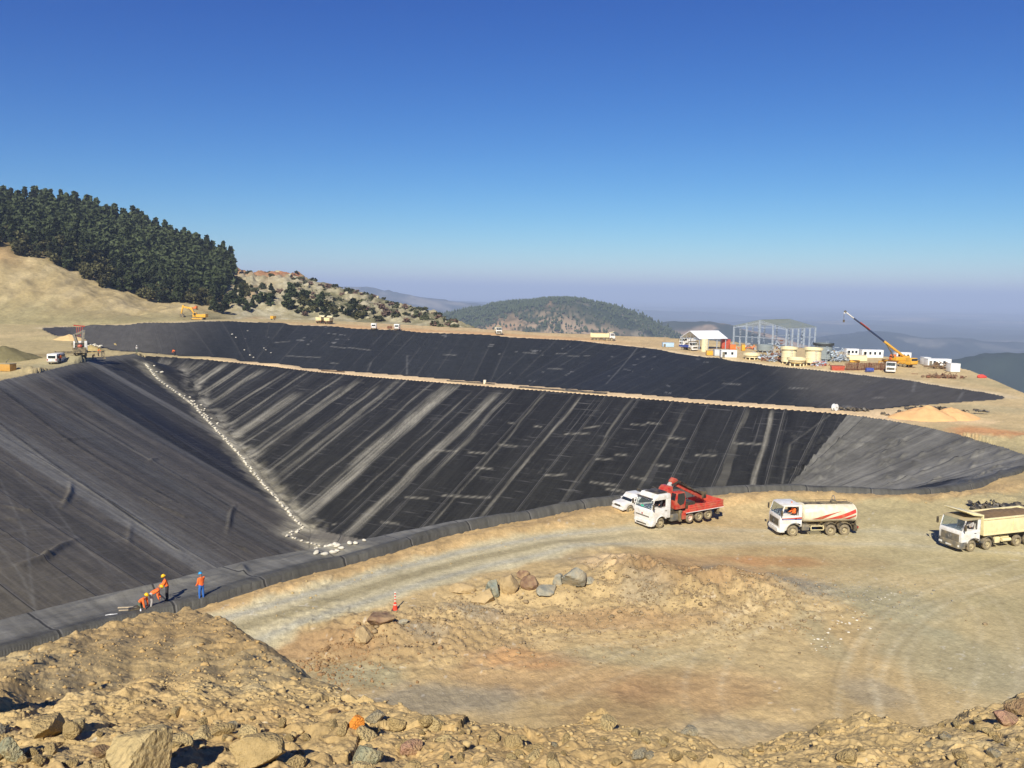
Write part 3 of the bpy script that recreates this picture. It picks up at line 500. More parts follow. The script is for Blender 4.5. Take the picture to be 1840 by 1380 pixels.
ridge('distant_hill', [(1560, 700), (1640, 668), (1700, 650), (1760, 640), (1800, 636), (1860, 634), (1950, 640), (2150, 660)], 2300, 900, 1200, 420, 55, wooded(460, 200, (46, 56, 42), (112, 110, 94), .08), 'dark wooded hill at the right beyond the pad', 460)
tf = np.linspace(-1.6, 1.6, 160); df_ = np.geomspace(700, 42000, 90); T, D = np.meshgrid(tf, df_)
VX = T*D; VY = D; VZ = -330+60*fbm(VX/1500, VY/1500, 470, 4)-np.clip((2000-D)*.02, -60, 60)
tag(grid_obj('valley', VX, VY, VZ, M_FARH, attrs=[('soil', wooded(480, 900, (52, 60, 46), (140, 126, 104), .2)(VX, VY, VX, VY))]), 'hazy valley floor beyond the site', 'valley', kind='structure')
# ------------------------------------------------------------------ haze
hm = bpy.data.materials.new('haze'); hm.use_nodes = True; N = hm.node_tree.nodes; N.remove(N['Principled BSDF']); pv = N.new('ShaderNodeVolumePrincipled')
pv.inputs['Color'].default_value = (.62, .755, 1.0, 1); pv.inputs['Density'].default_value = 1/7600; pv.inputs['Anisotropy'].default_value = -.08
hm.node_tree.links.new(pv.outputs[0], N['Material Output'].inputs['Volume'])
b = 52000; zt = 300; zb_ = -950
hv = [(-b, -3000, zb_), (b, -3000, zb_), (b, b, zb_), (-b, b, zb_), (-b, -3000, zt), (b, -3000, zt), (b, b, zt), (-b, b, zt)]
ho = mesh_obj('haze', hv, [(0, 3, 2, 1), (4, 5, 6, 7), (0, 1, 5, 4), (1, 2, 6, 5), (2, 3, 7, 6), (3, 0, 4, 7)], hm); tag(ho, 'thin blue haze over the whole country', 'haze', kind='stuff')
# ------------------------------------------------------------------ spoil embankment the picture is taken from
E_PX = [(-700, 1330), (-200, 1232), (0, 1184), (100, 1153), (200, 1123), (280, 1101), (340, 1094), (385, 1108), (430, 1140), (470, 1167), (520, 1196), (580, 1226), (650, 1263), (700, 1289), (760, 1290), (850, 1296), (950, 1312), (1000, 1303), (1050, 1297), (1080, 1288), (1120, 1306), (1240, 1306),
        (1290, 1330), (1340, 1333), (1410, 1316), (1480, 1299), (1560, 1284), (1640, 1297), (1700, 1296), (1750, 1286), (1800, 1270), (1840, 1258), (1960, 1238), (2300, 1230)]
SL = .34
def on_slope(px, py):
    d = ray(px, py); k = -d[2]/d[1]; y = 1.65/(k-SL); return (d[0]/d[1]*y, y)
EDGE = [on_slope(a, b) for a, b in E_PX]
EPOLY = EDGE+[(40, -8), (-40, -8)]
def emb(x, y):
    ins = inside(x, y, EPOLY); d, _ = dpoly(x, y, EDGE); sd = np.where(ins, -d, d)
    z = CZ-1.65-SL*y
    z = z-.75*np.maximum(sd, 0)-.06*np.clip(1-np.abs(sd)/.6, 0, 1)
    near = sm(13.5, 9, y)*sm(3, .5, sd)
    z = z+fbm(x/2.6, y/2.6, 500, 3)*.10
    z = z+near*(.085*lumps(x/.42, y/.42, 510)*(vn(x/.9, y/.9, 511) > .42)+.045*lumps(x/.21, y/.21, 512)*(vn(x/.5, y/.5, 514) > .45)+.012*lumps(x/.085, y/.085, 513)+.09*fbm(x/.4, y/.4, 515, 6, g=.62))
    mid = sm(9, 13, y)
    z = z+mid*(.05*fbm(x/1.1, y/1.1, 520, 4)+.05*fbm(x/.35, y/.35, 525, 5, g=.65)+.05*lumps(x/.34, y/.34, 521)*(vn(x/1.4, y/1.4, 522) > .66)+.02*lumps(x/.14, y/.14, 523)*(vn(x/.7, y/.7, 524) > .5))
    # bucket teeth marks raked across the fill
    u = x*.93+y*.37; v = -x*.37+y*.93; p0 = on_slope(215, 1215); q = np.exp(-((x-p0[0])/2.6)**2-((y-p0[1])/3.2)**2); z = z+q*.03*np.sin(u*2*np.pi/.62+1.5*fbm(x/2, y/2, 530, 2))
    p1 = on_slope(320, 1150); q = np.exp(-((x-p1[0])/3)**2-((y-p1[1])/4)**2); z = z+q*.035*np.sin(u*2*np.pi/.8+2*fbm(x/2, y/2, 531, 2))
    # edge crumbs and dips
    z = z+np.exp(-(sd/1.0)**2)*mid*(.13*lumps(x/.7, y/.7, 533)+.10*fbm(x/.5, y/.5, 534, 5, g=.62))
    # unseen heap left of the camera, added to cast the edge shadow; rut below it
    z = z+1.85*np.exp(-(((x+6.4)/.95)**2+((y-6.7)/1.0)**2)**1.4)
    p = on_slope(60, 1235); z = z-.35*np.exp(-((x-p[0]-.04*(y-p[1]))/.8)**2-((y-p[1])/3.0)**2)
    z = z+.35*np.exp(-((x-8.6)/1.5)**2-((y-11.2)/1.3)**2)
    return np.where(y < 6, np.minimum(z, CZ-1.5), z)
def emb_soil(x, y):
    c = np.broadcast_to(np.array(S(186, 161, 112)), x.shape+(3,)).copy()
    c = lerp(c, np.array(S(172, 142, 94)), sm(.0, .5, fbm(x/2.5, y/2.5, 540, 4)+.1)*.5)
    c = lerp(c, np.array(S(172, 157, 120)), sm(.15, .6, fbm(x/1.6, y/1.6, 541, 4))*.7)
    c = lerp(c, np.array(S(188, 164, 116)), sm(2, 8, x)*sm(14, 9, y)*.6); c = lerp(c, np.array(S(186, 157, 107)), sm(13, 18, y)*.7)
    c = c*(1+.25*fbm(x/.5, y/.5, 543, 4))[..., None]*(1+.22*(vn(x/.11, y/.11, 544)-.5))[..., None]
    w = (vn(x/.05, y/.05, 545) > .965)*(vn(x/.6, y/.6, 546) > .5); return np.clip(lerp(c, np.array(S(210, 200, 170)), w*.6), .01, .8)
M_EMB = soil_mat('spoil_soil', .16)
te = np.concatenate([np.linspace(-1.5, -.66, 60)[:-1], np.linspace(-.66, .66, 1050), np.linspace(.66, 1.5, 60)[1:]]); de_ = np.concatenate([np.linspace(-3, 5.6, 30)[:-1], np.linspace(5.6, 10.5, 400)[:-1], np.geomspace(10.5, 46, 330)])
T, D = np.meshgrid(te, de_); EX = T*np.maximum(D, 3.0); EY = D; EZ = emb(EX, EY)
tag(grid_obj('embankment', EX, EY, EZ, M_EMB, keep=EZ > -.6, attrs=[('soil', emb_soil(EX, EY))]), 'rubbly tan spoil slope in front of the camera', 'embankment', kind='structure')
# ------------------------------------------------------------------ stones
def rock_data(name, seed, dims=(1, 1, 1), planes=11, sub=4, rough=.06, m=None):
    r = np.random.default_rng(seed); bm = bmesh.new(); bmesh.ops.create_icosphere(bm, subdivisions=sub, radius=1)
    v = np.array([p.co for p in bm.verts]); n = r.normal(size=(planes, 3)); n /= np.linalg.norm(n, axis=1)[:, None]; dd = r.uniform(.48, 1.0, planes)
    c = v@n.T; t = np.where(c > .05, dd[None]/np.maximum(c, .05), 9).min(1); t = np.minimum(t, 1.15)
    p = v*t[:, None]
    q = p*3+seed*7.1; p = p*(1+rough*(fbm(q[:, 0]+q[:, 2]*.7, q[:, 1]-q[:, 2]*.6, seed, 4)+.5*fbm(q[:, 0]*3.1, q[:, 1]*3.1+q[:, 2]*2.3, seed+1, 3)))[:, None]
    p = p*np.array(dims)/2
    for k, vv in enumerate(bm.verts): vv.co = p[k]
    me = bpy.data.meshes.new(name); bm.to_mesh(me); bm.free(); me.shade_smooth(); me.set_sharp_from_angle(angle=math.radians(13)); me.materials.append(m); return me
def rock_mat(n, col, **k): return mat('stone_'+n, S(*col), rough=.9, var=.3, scale=3.5, bump=.05, bscale=9, spec=.2, dirt=.7, dirtcol=S(174, 151, 104), **k)
R_TAN = rock_mat('tan', (174, 151, 104)); R_GREY = rock_mat('grey', (158, 152, 130)); R_GREEN = rock_mat('green', (156, 158, 130)); R_BROWN = rock_mat('brown', (142, 114, 86)); R_OR = mat('stone_orange', S(236, 150, 56), rough=.9, var=.25, scale=6, bump=.03, bscale=12); R_PINK = rock_mat('pink', (176, 136, 112)); R_PALE = rock_mat('pale', (192, 171, 122))
def put(o, p, rz=0, rx=0, ry=0, sc=None):
    o.location = tuple(p); o.rotation_euler = (rx, ry, rz)
    if sc is not None: o.scale = (sc, sc, sc) if not hasattr(sc, '__len__') else sc
    return o
def surf(px, py, fn=None):
    if fn is emb or (fn is None): 
        try: return hit(px, py, emb, 4, 40, 3000)
        except Exception: pass
    return hit(px, py, fn)
def stone(px, py, wpx, dims, seed, m, label, rz, fn, sink=.25, name='boulder', cat='boulder', d0=4, d1=40, tilt=(0, 0)):
    p = hit(px, py, fn, d0, d1, 2500); s = wpx*p[1]/FPX/dims[0]
    o = bpy.data.objects.new(name, rock_data(name, seed, dims, m=m)); COL.objects.link(o); h = dims[2]*s
    put(o, (p[0], p[1]+dims[1]*s*.25, p[2]+h*(.5-sink)), rz, tilt[0], tilt[1], s); return tag(o, label, cat)
for a in [(238, 1408, 140, (1.1, .9, .95), 3, R_PALE, 'large angular pale boulder at the bottom left with a bright broken top', .5), (80, 1325, 66, (1, .8, .7), 4, R_TAN, 'tan boulder with a flat sloping face beside the dark shadow', 1.2), (122, 1330, 36, (1, .9, 1), 5, R_TAN, 'rounded ochre stone right of the flat faced tan boulder', .3),
          (652, 1372, 66, (1.2, .9, .7), 6, R_GREEN, 'greenish grey flat boulder at the bottom edge left of centre', .2), (455, 1385, 80, (.9, 1.3, .7), 7, R_TAN, 'long tan slab leaning up the rubble right of the pale boulder', 2.0), (637, 1310, 34, (1, .7, .9), 8, R_OR, 'bright orange stone on the rubble edge', .6),
          (1094, 1312, 36, (1, .9, .9), 9, R_PALE, 'rounded pale clod standing up on the rubble edge near the centre', .9), (12, 1368, 50, (1, .9, .9), 10, R_GREEN, 'yellow green stone in the bottom left corner', .1), (310, 1347, 40, (1.2, .8, .5), 11, R_TAN, 'flat tan stone behind the large pale boulder', .7), (505, 1310, 22, (1, .9, 1.1), 12, R_TAN, 'small upright tan stone left of the orange stone', 2.2),
          (1262, 1316, 46, (1.3, 1, .7), 13, R_PALE, 'broad pale clod on the rubble edge right of centre', 1.6), (1808, 1300, 52, (1.2, .9, .8), 14, R_PINK, 'pinkish brown boulder near the right edge of the rubble', .4), (1836, 1288, 44, (1, 1, 1.0), 15, R_BROWN, 'dark brown lump at the right edge of the rubble', 1.1), (600, 1280, 24, (1.6, .6, .5), 16, R_BROWN, 'thin dark slab lying on the raked fill above the orange stone', .3), (672, 1300, 34, (1, .8, .9), 17, R_GREY, 'grey brown stone just right of the orange stone', .2),
          (930, 1332, 36, (1.3, .7, .6), 18, R_TAN, 'long tan stone lying on the rubble crest left of the centre', 2.6), (740, 1355, 44, (1.1, .8, .7), 19, R_PINK, 'pinkish split stone on the rubble right of the greenish boulder', .5), (1150, 1368, 34, (1, .9, .8), 20, R_GREY, 'grey rounded stone at the bottom edge near the centre', .4), (1700, 1330, 30, (1.2, .9, .7), 22, R_GREY, 'grey stone on the rubble left of the pinkish boulder', 1.9), (398, 1320, 44, (1.2, .9, .6), 23, R_TAN, 'half buried tan stone behind the leaning slab', .9), (180, 1362, 36, (1, .9, .7), 24, R_BROWN, 'brown stone tucked against the left side of the pale boulder', .9)]:
    stone(*a, emb)
WSM = rock_data('white_stone', 77, (1, .8, .5), 10, 2, .06, mat('stone_white', S(222, 214, 192), rough=.9, var=.15))
RB = [rock_data('stone', 60+k, (1, random.uniform(.7, 1), random.uniform(.55, .85)), 11, 3, .06, [R_TAN, R_TAN, R_PALE, R_GREY, R_TAN, R_TAN, R_PALE, R_BROWN][k]) for k in range(8)]
DESC = ['tan', 'ochre tan', 'pale', 'grey', 'sandy', 'dusty tan', 'pale sandy', 'dark brown']
for k in range(110):
    px = random.uniform(-20, 1860); lo = np.interp(px, [a for a, b in E_PX], [b for a, b in E_PX]); lo = max(lo, 1282); py = random.uniform(lo+4, 1385)
    p = hit(px, py, emb, 4, 30, 1200); s = random.uniform(.06, .17)**1.0*(1.25 if random.random() < .15 else .85); j = random.choice([0, 0, 0, 1, 1, 1, 2, 4, 4, 4, 5, 5, 5, 6, 6, 3])
    if p[1] > 20: continue
    o = bpy.data.objects.new('loose_stone', RB[j]); COL.objects.link(o); put(o, (p[0], p[1], p[2]+s*.12), random.uniform(0, 6), random.uniform(-.4, .4), random.uniform(-.4, .4), s)
    tag(o, f'small {DESC[j]} stone among the rubble along the bottom of the picture', 'stone', f'small {DESC[j]} stones in the rubble')
for k in range(26):
    px = random.uniform(-10, 1000); lo = np.interp(px, [a for a, b in E_PX], [b for a, b in E_PX]); py = random.uniform(max(lo, 1284)+4, 1400); p = hit(px, py, emb, 4, 30, 1200); j = random.choice([0, 1, 2, 4, 5, 6]); s = random.uniform(.13, .26)
    if p[1] > 14: continue
    o = bpy.data.objects.new('earth_clod', RB[j]); COL.objects.link(o); put(o, (p[0], p[1], p[2]+s*.02), random.uniform(0, 6), random.uniform(-.5, .5), random.uniform(-.5, .5), s); tag(o, 'half buried tan clod in the rubble along the bottom of the picture', 'clod', 'half buried clods in the rubble')
def scatter(name, pts, sizes, m, label, cat, seeds=6, sub=1, sink=.2):
    """many pebbles nobody could count, one mesh"""
    r = np.random.default_rng(len(pts)); protos = []
    for k in range(seeds):
        me = rock_data('tmp', 200+k, (1, r.uniform(.6, 1), r.uniform(.45, .85)), 8, sub, .1, m); v = np.array([x.co for x in me.vertices]); f = np.array([list(p.vertices) for p in me.polygons]); protos.append((v, f)); bpy.data.meshes.remove(me)
    V = []; Fc = []; n = 0
    for k, (p, s) in enumerate(zip(pts, sizes)):
        v, f = protos[k % seeds]; a = r.uniform(0, 6.28); ca, sa = math.cos(a), math.sin(a); R = np.array([[ca, -sa, 0], [sa, ca, 0], [0, 0, 1]]); V.append(v@R.T*s+np.array([p[0], p[1], p[2]+s*(.3-sink)])); Fc.append(f+n); n += len(v)
    V = np.concatenate(V); Fc = np.concatenate(Fc); me = bpy.data.meshes.new(name); me.vertices.add(len(V)); me.vertices.foreach_set('co', V.ravel()); me.loops.add(Fc.size); me.loops.foreach_set('vertex_index', Fc.ravel().astype(np.int32)); me.polygons.add(len(Fc)); me.polygons.foreach_set('loop_start', (np.arange(len(Fc))*3).astype(np.int32)); me.update(calc_edges=True)
    me.materials.append(m); o = bpy.data.objects.new(name, me); COL.objects.link(o); return tag(o, label, cat, kind='stuff')
n = 3000; ex = RNG.uniform(-.66, .66, n); ey = 5.8+5.4*RNG.random(n)**.9; ez = emb(ex*ey, ey); sz = RNG.lognormal(-3.25, .5, n)
dE, _ = dpoly(ex*ey, ey, EDGE); ok = inside(ex*ey, ey, EPOLY) | (dE < .5)
scatter('rubble', np.stack([ex*ey, ey, ez], 1)[ok], np.clip(sz[ok], .014, .11), M_RUB := mat('rubble_stone', S(184, 160, 112), rough=.95, var=.2, scale=2.5, bump=.01, bscale=25, spec=.15), 'loose tan rubble and pebbles along the embankment edge', 'rubble')
n = 4200; ex = RNG.uniform(-.62, -.1, n); ey = RNG.uniform(11, 36, n); ok = inside(ex*ey, ey, EPOLY); ez = emb(ex*ey, ey)
scatter('clods', np.stack([ex*ey, ey, ez], 1)[ok], np.clip(RNG.lognormal(-3.4, .62, n), .015, .3)[ok], mat('crumb_soil', S(176, 148, 100), rough=.95, var=.2, scale=2.5, spec=.1), 'crumbs of tan earth on the raked fill', 'clods')
# stones strewn over the heaps by the haul road
def strewn(cx, cy, sx, sy, n, name, m, label, mu=-2.2, mx=.5):
    x = RNG.normal(cx, sx, n); y = RNG.normal(cy, sy, n); z = ground(x, y); dr, _ = dpoly(x, y, ROAD); ok = (dr > 5.2) & (y > 33) & ~inside(x, y, PONDA)
    scatter(name, np.stack([x, y, z], 1)[ok], np.clip(RNG.lognormal(mu, .55, n), .04, mx)[ok], m, label, 'rubble')
strewn(13, 57, 5.5, 3.2, 4200, 'rubble', mat('rubble_brown', S(150, 130, 98), rough=.95, var=.4, scale=1.2, spec=.15), 'grey and brown broken rock over the low heap in the middle of the yard')
strewn(-3, 53, 5.5, 2.6, 3200, 'rubble', MATS['rubble_brown'], 'grey gravel and broken rock below the row of boulders')
strewn(-11, 47.5, 2.6, 2.4, 1300, 'rubble', mat('rubble_red', S(150, 120, 84), rough=.95, var=.4, scale=1.2, spec=.15), 'reddish broken rock at the foot of the raked fill')
strewn(24, 60, 4, 2, 1500, 'rubble', mat('rubble_grey', S(142, 136, 118), rough=.95, var=.3, scale=1.2, spec=.15), 'fine grey gravel tipped at the right of the low heap', -2.7, .3)
x = RNG.uniform(-60, 66, 5200); y = RNG.uniform(34, 112, 5200); x = x*y/100; dn, _ = dpoly(x, y, NEAR); ok = (dn > 1.3) & (dn < 6) & ~inside(x, y, PONDA); z = ground(x, y)
scatter('rubble', np.stack([x, y, z], 1)[ok], np.clip(RNG.lognormal(-2.4, .5, 5200), .04, .4)[ok], MATS['rubble_stone'], 'small stones on the windrow along the liner edge', 'rubble')
G = ground
BOULD = {('stone_'+n): mat('boulder_'+n, S(*c), rough=.9, var=.35, scale=1.6, bump=.12, bscale=3.5, spec=.2, dirt=.6, dirtcol=S(180, 156, 112)) for n, c in (('tan', (176, 152, 110)), ('grey', (146, 146, 132)), ('green', (142, 150, 134)), ('brown', (126, 98, 78)), ('pale', (206, 186, 136)), ('pink', (170, 134, 112)))}
for a in [(1028, 1053, 46, (1, .8, 1.0), 31, R_GREY, 'tallest grey boulder with a blue green top at the right end of the row', .3), (955, 1056, 38, (1.2, .9, .75), 32, R_BROWN, 'reddish brown split boulder in the middle of the row', .5), (916, 1062, 40, (1, .9, 1), 33, R_TAN, 'tan pointed boulder left of the reddish brown one', 1.2), (884, 1072, 38, (1, .8, 1.1), 34, R_GREEN, 'blue grey leaning boulder behind the rounded tan one', .9),
          (872, 1083, 50, (1.2, .9, .7), 35, R_TAN, 'rounded tan boulder at the front of the row', .2), (825, 1066, 52, (1.7, .9, .6), 36, R_TAN, 'flat tan slab with a shadowed underside at the left end of the row', .15), (985, 1068, 44, (1.3, .9, .6), 37, R_GREY, 'low grey boulder below the tallest boulder', .8), (1003, 1050, 24, (1, .9, .9), 38, R_GREY, 'small grey boulder touching the tallest boulder', 1.9), (940, 1040, 22, (1, .9, .9), 39, R_BROWN, 'small dark red boulder on top of the row', .4),
          (680, 1124, 66, (1.6, .9, .6), 40, R_BROWN, 'dark jagged boulder just below the traffic cone', .35), (655, 1150, 44, (1.2, .9, .7), 41, R_TAN, 'tan boulder with a dark hollow below the jagged one', 1.4), (722, 1122, 28, (1.4, .8, .5), 42, R_GREY, 'flat grey stone right of the dark jagged boulder', .2), (1060, 1050, 18, (1, .9, .8), 43, R_GREY, 'small grey stone right of the tallest boulder', 1.)]:
    a = list(a); a[2] *= 1.06; a[5] = BOULD[a[5].name]; stone(*a, G, d0=34, d1=90)
for k in range(46):
    q = k/45; px = np.interp(q, [0, .4, 1], [1600, 1540, 1460])+random.gauss(0, 14); py = np.interp(q, [0, .4, 1], [1072, 1110, 1170])+random.gauss(0, 9); p = hit(px, py, ground, 34, 90, 2000); o = bpy.data.objects.new('white_stone', RB[2]); COL.objects.link(o); put(o, p, random.uniform(0, 6), 0, 0, random.uniform(.07, .24)); o.data = WSM
    tag(o, 'small whitish stone in the pale trail across the yard', 'stone', 'whitish stones in the trail across the yard')
# ------------------------------------------------------------------ trees
def leaf_mesh(name, pts, sz, m, seed, stretch=1.0):
    """crown of many small leaf clumps: each point gets two crossed ragged triangles"""
    r = np.random.default_rng(seed); n = len(pts); V = []; F = []
    for k in range(n):
        for q in range(2):
            a = r.normal(size=3); a[2] *= .55; a /= np.linalg.norm(a); b = np.cross(a, r.normal(size=3)); b /= np.linalg.norm(b)
            s = sz[k]*r.uniform(.7, 1.3); i = len(V); c = pts[k]+r.normal(size=3)*s*.15
            V += [c-a*s*.55-b*s*.3, c+a*s*.6*stretch, c-a*s*.2+b*s*.55, c-b*s*.45+a*s*.1]; F += [(i, i+1, i+2), (i, i+3, i+1)]
    me = bpy.data.meshes.new(name); me.from_pydata([tuple(v) for v in V], [], F); me.materials.append(m); return me
def pine_pts(r, h, rad, n, style):
    P = []; S_ = []
    if style == 'pine':
        wh = int(h*1.3)
        for w_ in range(wh):
            z0 = h*(.18+.82*w_/wh); rr = rad*1.12*(1-(w_/wh))**.95*r.uniform(.7, 1.15)+.18
            for bch in range(5):
                a = r.uniform(0, 6.28); L_ = rr*r.uniform(.55, 1.1)
                for k in range(max(2, int(n/(wh*5)))):
                    t = r.uniform(.25, 1); P.append((math.cos(a)*L_*t+r.normal()*.15, math.sin(a)*L_*t+r.normal()*.15, z0+t*r.uniform(-.1, .35)-.25*t*t)); S_.append(.85 if t > .5 else .7)
    else:
        cl = [(r.normal(size=3)*np.array([.42, .42, .3])*np.array([rad*1.2, rad*1.2, h*.6])+np.array([0, 0, h*.58]), r.uniform(.35, .62)*rad) for _ in range(9)]
        for k in range(n):
            c, q = cl[k % 9]; d = r.normal(size=3); d /= np.linalg.norm(d); p = c+d*q*r.uniform(.6, 1.05)*np.array([1, 1, .8]); P.append((p[0], p[1], max(.15, p[2]))); S_.append(.75)
    return np.array(P), np.array(S_)
M_PINE = mat('pine_needles', (.044, .055, .022), rough=.8, var=.5, scale=.3, rnd=.5, spec=.2); M_OAK = mat('oak_leaves', (.085, .080, .032), rough=.8, var=.4, scale=.6, rnd=.3, spec=.2); M_BUSH = mat('bush_leaves', (.078, .082, .040), rough=.8, var=.4, scale=.8, rnd=.35, spec=.2)
M_BARK = mat('bark', (.11, .08, .055), rough=.95, var=.3, scale=4); M_DRY = mat('dry_brush', (.16, .10, .07), rough=.9, var=.3, scale=2, rnd=.3)
class MB:
    def __init__(s): s.v = []; s.f = []
    def add(s, V, F):
        n = len(s.v); s.v += [tuple(map(float, p)) for p in V]; s.f += [tuple(i+n for i in f) for f in F]; return s
    def box(s, x0, x1, y0, y1, z0, z1, rot=None):
        V = [(x, y, z) for x in (x0, x1) for y in (y0, y1) for z in (z0, z1)]
        if rot is not None: V = [tuple(rot@Vector(p)) for p in V]
        return s.add(V, [(0, 1, 3, 2), (4, 6, 7, 5), (0, 4, 5, 1), (2, 3, 7, 6), (0, 2, 6, 4), (1, 5, 7, 3)])
    def bar(s, p, q, w, h=None, up=(0, 0, 1)):
        """square bar from p to q"""
        h = h or w; p = Vector(p); q = Vector(q); d = (q-p).normalized(); u = Vector(up)
        if abs(d.dot(u)) > .98: u = Vector((0, 1, 0)) if abs(d.y) < .9 else Vector((1, 0, 0))
        a = d.cross(u).normalized()*w/2; b = a.cross(d).normalized()*h/2
        V = [p-a-b, p+a-b, p+a+b, p-a+b, q-a-b, q+a-b, q+a+b, q-a+b]
        return s.add(V, [(3, 2, 1, 0), (4, 5, 6, 7), (0, 1, 5, 4), (1, 2, 6, 5), (2, 3, 7, 6), (3, 0, 4, 7)])
    def tube(s, pts, r, n=8):
        pts = [Vector(p) for p in pts]; rs = r if hasattr(r, '__len__') else [r]*len(pts); V = []; F = []
        for k, p in enumerate(pts):
            d = (pts[min(k+1, len(pts)-1)]-pts[max(k-1, 0)]).normalized(); u = Vector((0, 0, 1)) if abs(d.z) < .9 else Vector((1, 0, 0)); a = d.cross(u).normalized(); b = a.cross(d)
            V += [p+(a*math.cos(t)+b*math.sin(t))*rs[k] for t in [2*math.pi*j/n for j in range(n)]]
        for k in range(len(pts)-1):
            for j in range(n): F.append((k*n+j, k*n+(j+1) % n, (k+1)*n+(j+1) % n, (k+1)*n+j))
        F += [tuple(range(n))[::-1], tuple(range((len(pts)-1)*n, len(pts)*n))]; return s.add(V, F)
    def prism(s, poly, a, b, axis='y'):
        """polygon (two coordinates) extruded from a to b along axis"""
        m = {'y': lambda u, v, t: (u, t, v), 'x': lambda u, v, t: (t, u, v), 'z': lambda u, v, t: (u, v, t)}[axis]; n = len(poly)
        V = [m(u, v, a) for u, v in poly]+[m(u, v, b) for u, v in poly]
        return s.add(V, [tuple(range(n)), tuple(range(2*n-1, n-1, -1))]+[(k, n+k, n+(k+1) % n, (k+1) % n) for k in range(n)])
    def lathe(s, prof, axis='z', c=(0, 0, 0), n=20):
        V = []; F = []; m = len(prof)
        for j in range(n):
            t = 2*math.pi*j/n; ct, st = math.cos(t), math.sin(t)
            for r, h in prof: V.append({'z': (c[0]+r*ct, c[1]+r*st, c[2]+h), 'y': (c[0]+r*ct, c[1]+h, c[2]+r*st), 'x': (c[0]+h, c[1]+r*ct, c[2]+r*st)}[axis])
        for j in range(n):
            for k in range(m-1): F.append((j*m+k, j*m+k+1, ((j+1) % n)*m+k+1, ((j+1) % n)*m+k))
        return s.add(V, F)
    def ball(s, c, r, n=10):
        prof = [(max(1e-4, math.cos(a)), math.sin(a)) for a in [math.pi*(k/n-.5) for k in range(n+1)]]; V0 = len(s.v); s.lathe(prof, n=n*2); rr = r if hasattr(r, '__len__') else (r, r, r)
        for k in range(V0, len(s.v)): p = s.v[k]; s.v[k] = (c[0]+p[0]*rr[0], c[1]+p[1]*rr[1], c[2]+p[2]*rr[2])
        return s
    def build(s, name, m, parent=None, bevel=0, smooth=38, seg=2):
        bm = bmesh.new(); vs = [bm.verts.new(p) for p in s.v]
        for f in s.f:
            try: bm.faces.new([vs[i] for i in f])
            except ValueError: pass
        bmesh.ops.recalc_face_normals(bm, faces=bm.faces)
        if bevel:
            ed = [e for e in bm.edges if len(e.link_faces) == 2 and e.calc_face_angle(0) > .5]
            bmesh.ops.bevel(bm, geom=ed, offset=bevel, segments=seg, affect='EDGES', clamp_overlap=True, profile=.6)
        me = bpy.data.meshes.new(name); bm.to_mesh(me); bm.free(); me.shade_smooth(); me.set_sharp_from_angle(angle=math.radians(smooth)); me.materials.append(m)
        o = bpy.data.objects.new(name, me); COL.objects.link(o); o.parent = parent; return o
def empty(name, loc=(0, 0, 0), rz=0, label=None, cat=None, group=None, sc=1):
    o = bpy.data.objects.new(name, None); COL.objects.link(o); o.location = tuple(loc); o.rotation_euler = (0, 0, rz); o.scale = (sc, sc, sc); o.empty_display_size = .3; return tag(o, label, cat, group)
def kids(o): return KIDS.get(o.name) or [c for c in o.children]
KIDS = {}
def copy_tree(o, parent=None):
    c = o.copy(); COL.objects.link(c); c.parent = parent
    for ch in list(o.children): copy_tree(ch, c)
    return c
rt = np.random.default_rng(11); TREE_P = []
for k, (st, h, rad, n, m) in enumerate([('pine', 9.5, 2.5, 330, M_PINE), ('pine', 8.5, 2.9, 340, M_PINE), ('pine', 10.5, 2.4, 350, M_PINE), ('pine', 7.5, 2.6, 300, M_PINE), ('oak', 6.0, 2.8, 320, M_OAK), ('oak', 5.2, 2.6, 300, M_OAK), ('oak', 7, 3, 340, M_PINE)]):
    P, S_ = pine_pts(rt, h, rad, n, st); cm = leaf_mesh('crown', P, S_*(1.5 if st == 'oak' else 1.35), m, 50+k)
    tb = MB().tube([(0, 0, -1), (.05, 0, h*.3), (-.05, .04, h*.6), (0, 0, h*.93)], [.2, .16, .11, .04], 6)
    for q in range(7):
        a = rt.uniform(0, 6.28); z0 = h*rt.uniform(.25, .75); L_ = rad*.7*(1-z0/h)+.4; tb.tube([(0, 0, z0), (math.cos(a)*L_, math.sin(a)*L_, z0+.3)], [.06, .025], 4)
    tm = tb.build('trunk', M_BARK); trm = tm.data; bpy.data.objects.remove(tm); TREE_P.append((cm, trm, h, st))
# where the forest stands on the hill
LO = lambda px: np.interp(px, [-60, 0, 110, 200, 270, 330, 380, 420], [.44, .45, .44, .44, .42, .40, .44, .60])
spots = []
gap = [(55, .80, 30, .05), (115, .84, 25, .03), (212, .83, 14, .06)]
for k in range(9000):
    px = rt.uniform(-70, 418); sv = rt.uniform(.40, .872)
    if sv < LO(px)+.01*rt.normal(): continue
    if px > 345 and sv > .6 and rt.random() < (px-345)/100: continue
    if any(((px-a)/c)**2+((sv-b_)/d_)**2 < 1 for a, b_, c, d_ in gap) and rt.random() < .93: continue
    p = hill_at(px, sv); g = rt.uniform(3.0, 5.8)
    if all((p[0]-q[0])**2+(p[1]-q[1])**2 > g*g for q, _, _ in spots): spots.append((p, px, sv))
spots.sort(key=lambda t: t[0][1])
def crest_gap(px, p):   # how close a spot is to the skyline
    return np.interp(px, HC[:, 0], HC[:, 6])-p[1]
near_s = spots[:205]; sky_s = [t for t in spots[205:] if crest_gap(t[1], t[0]) < 40][:75]; ids = {id(t) for t in near_s+sky_s}; rest = [t for t in spots if id(t) not in ids]
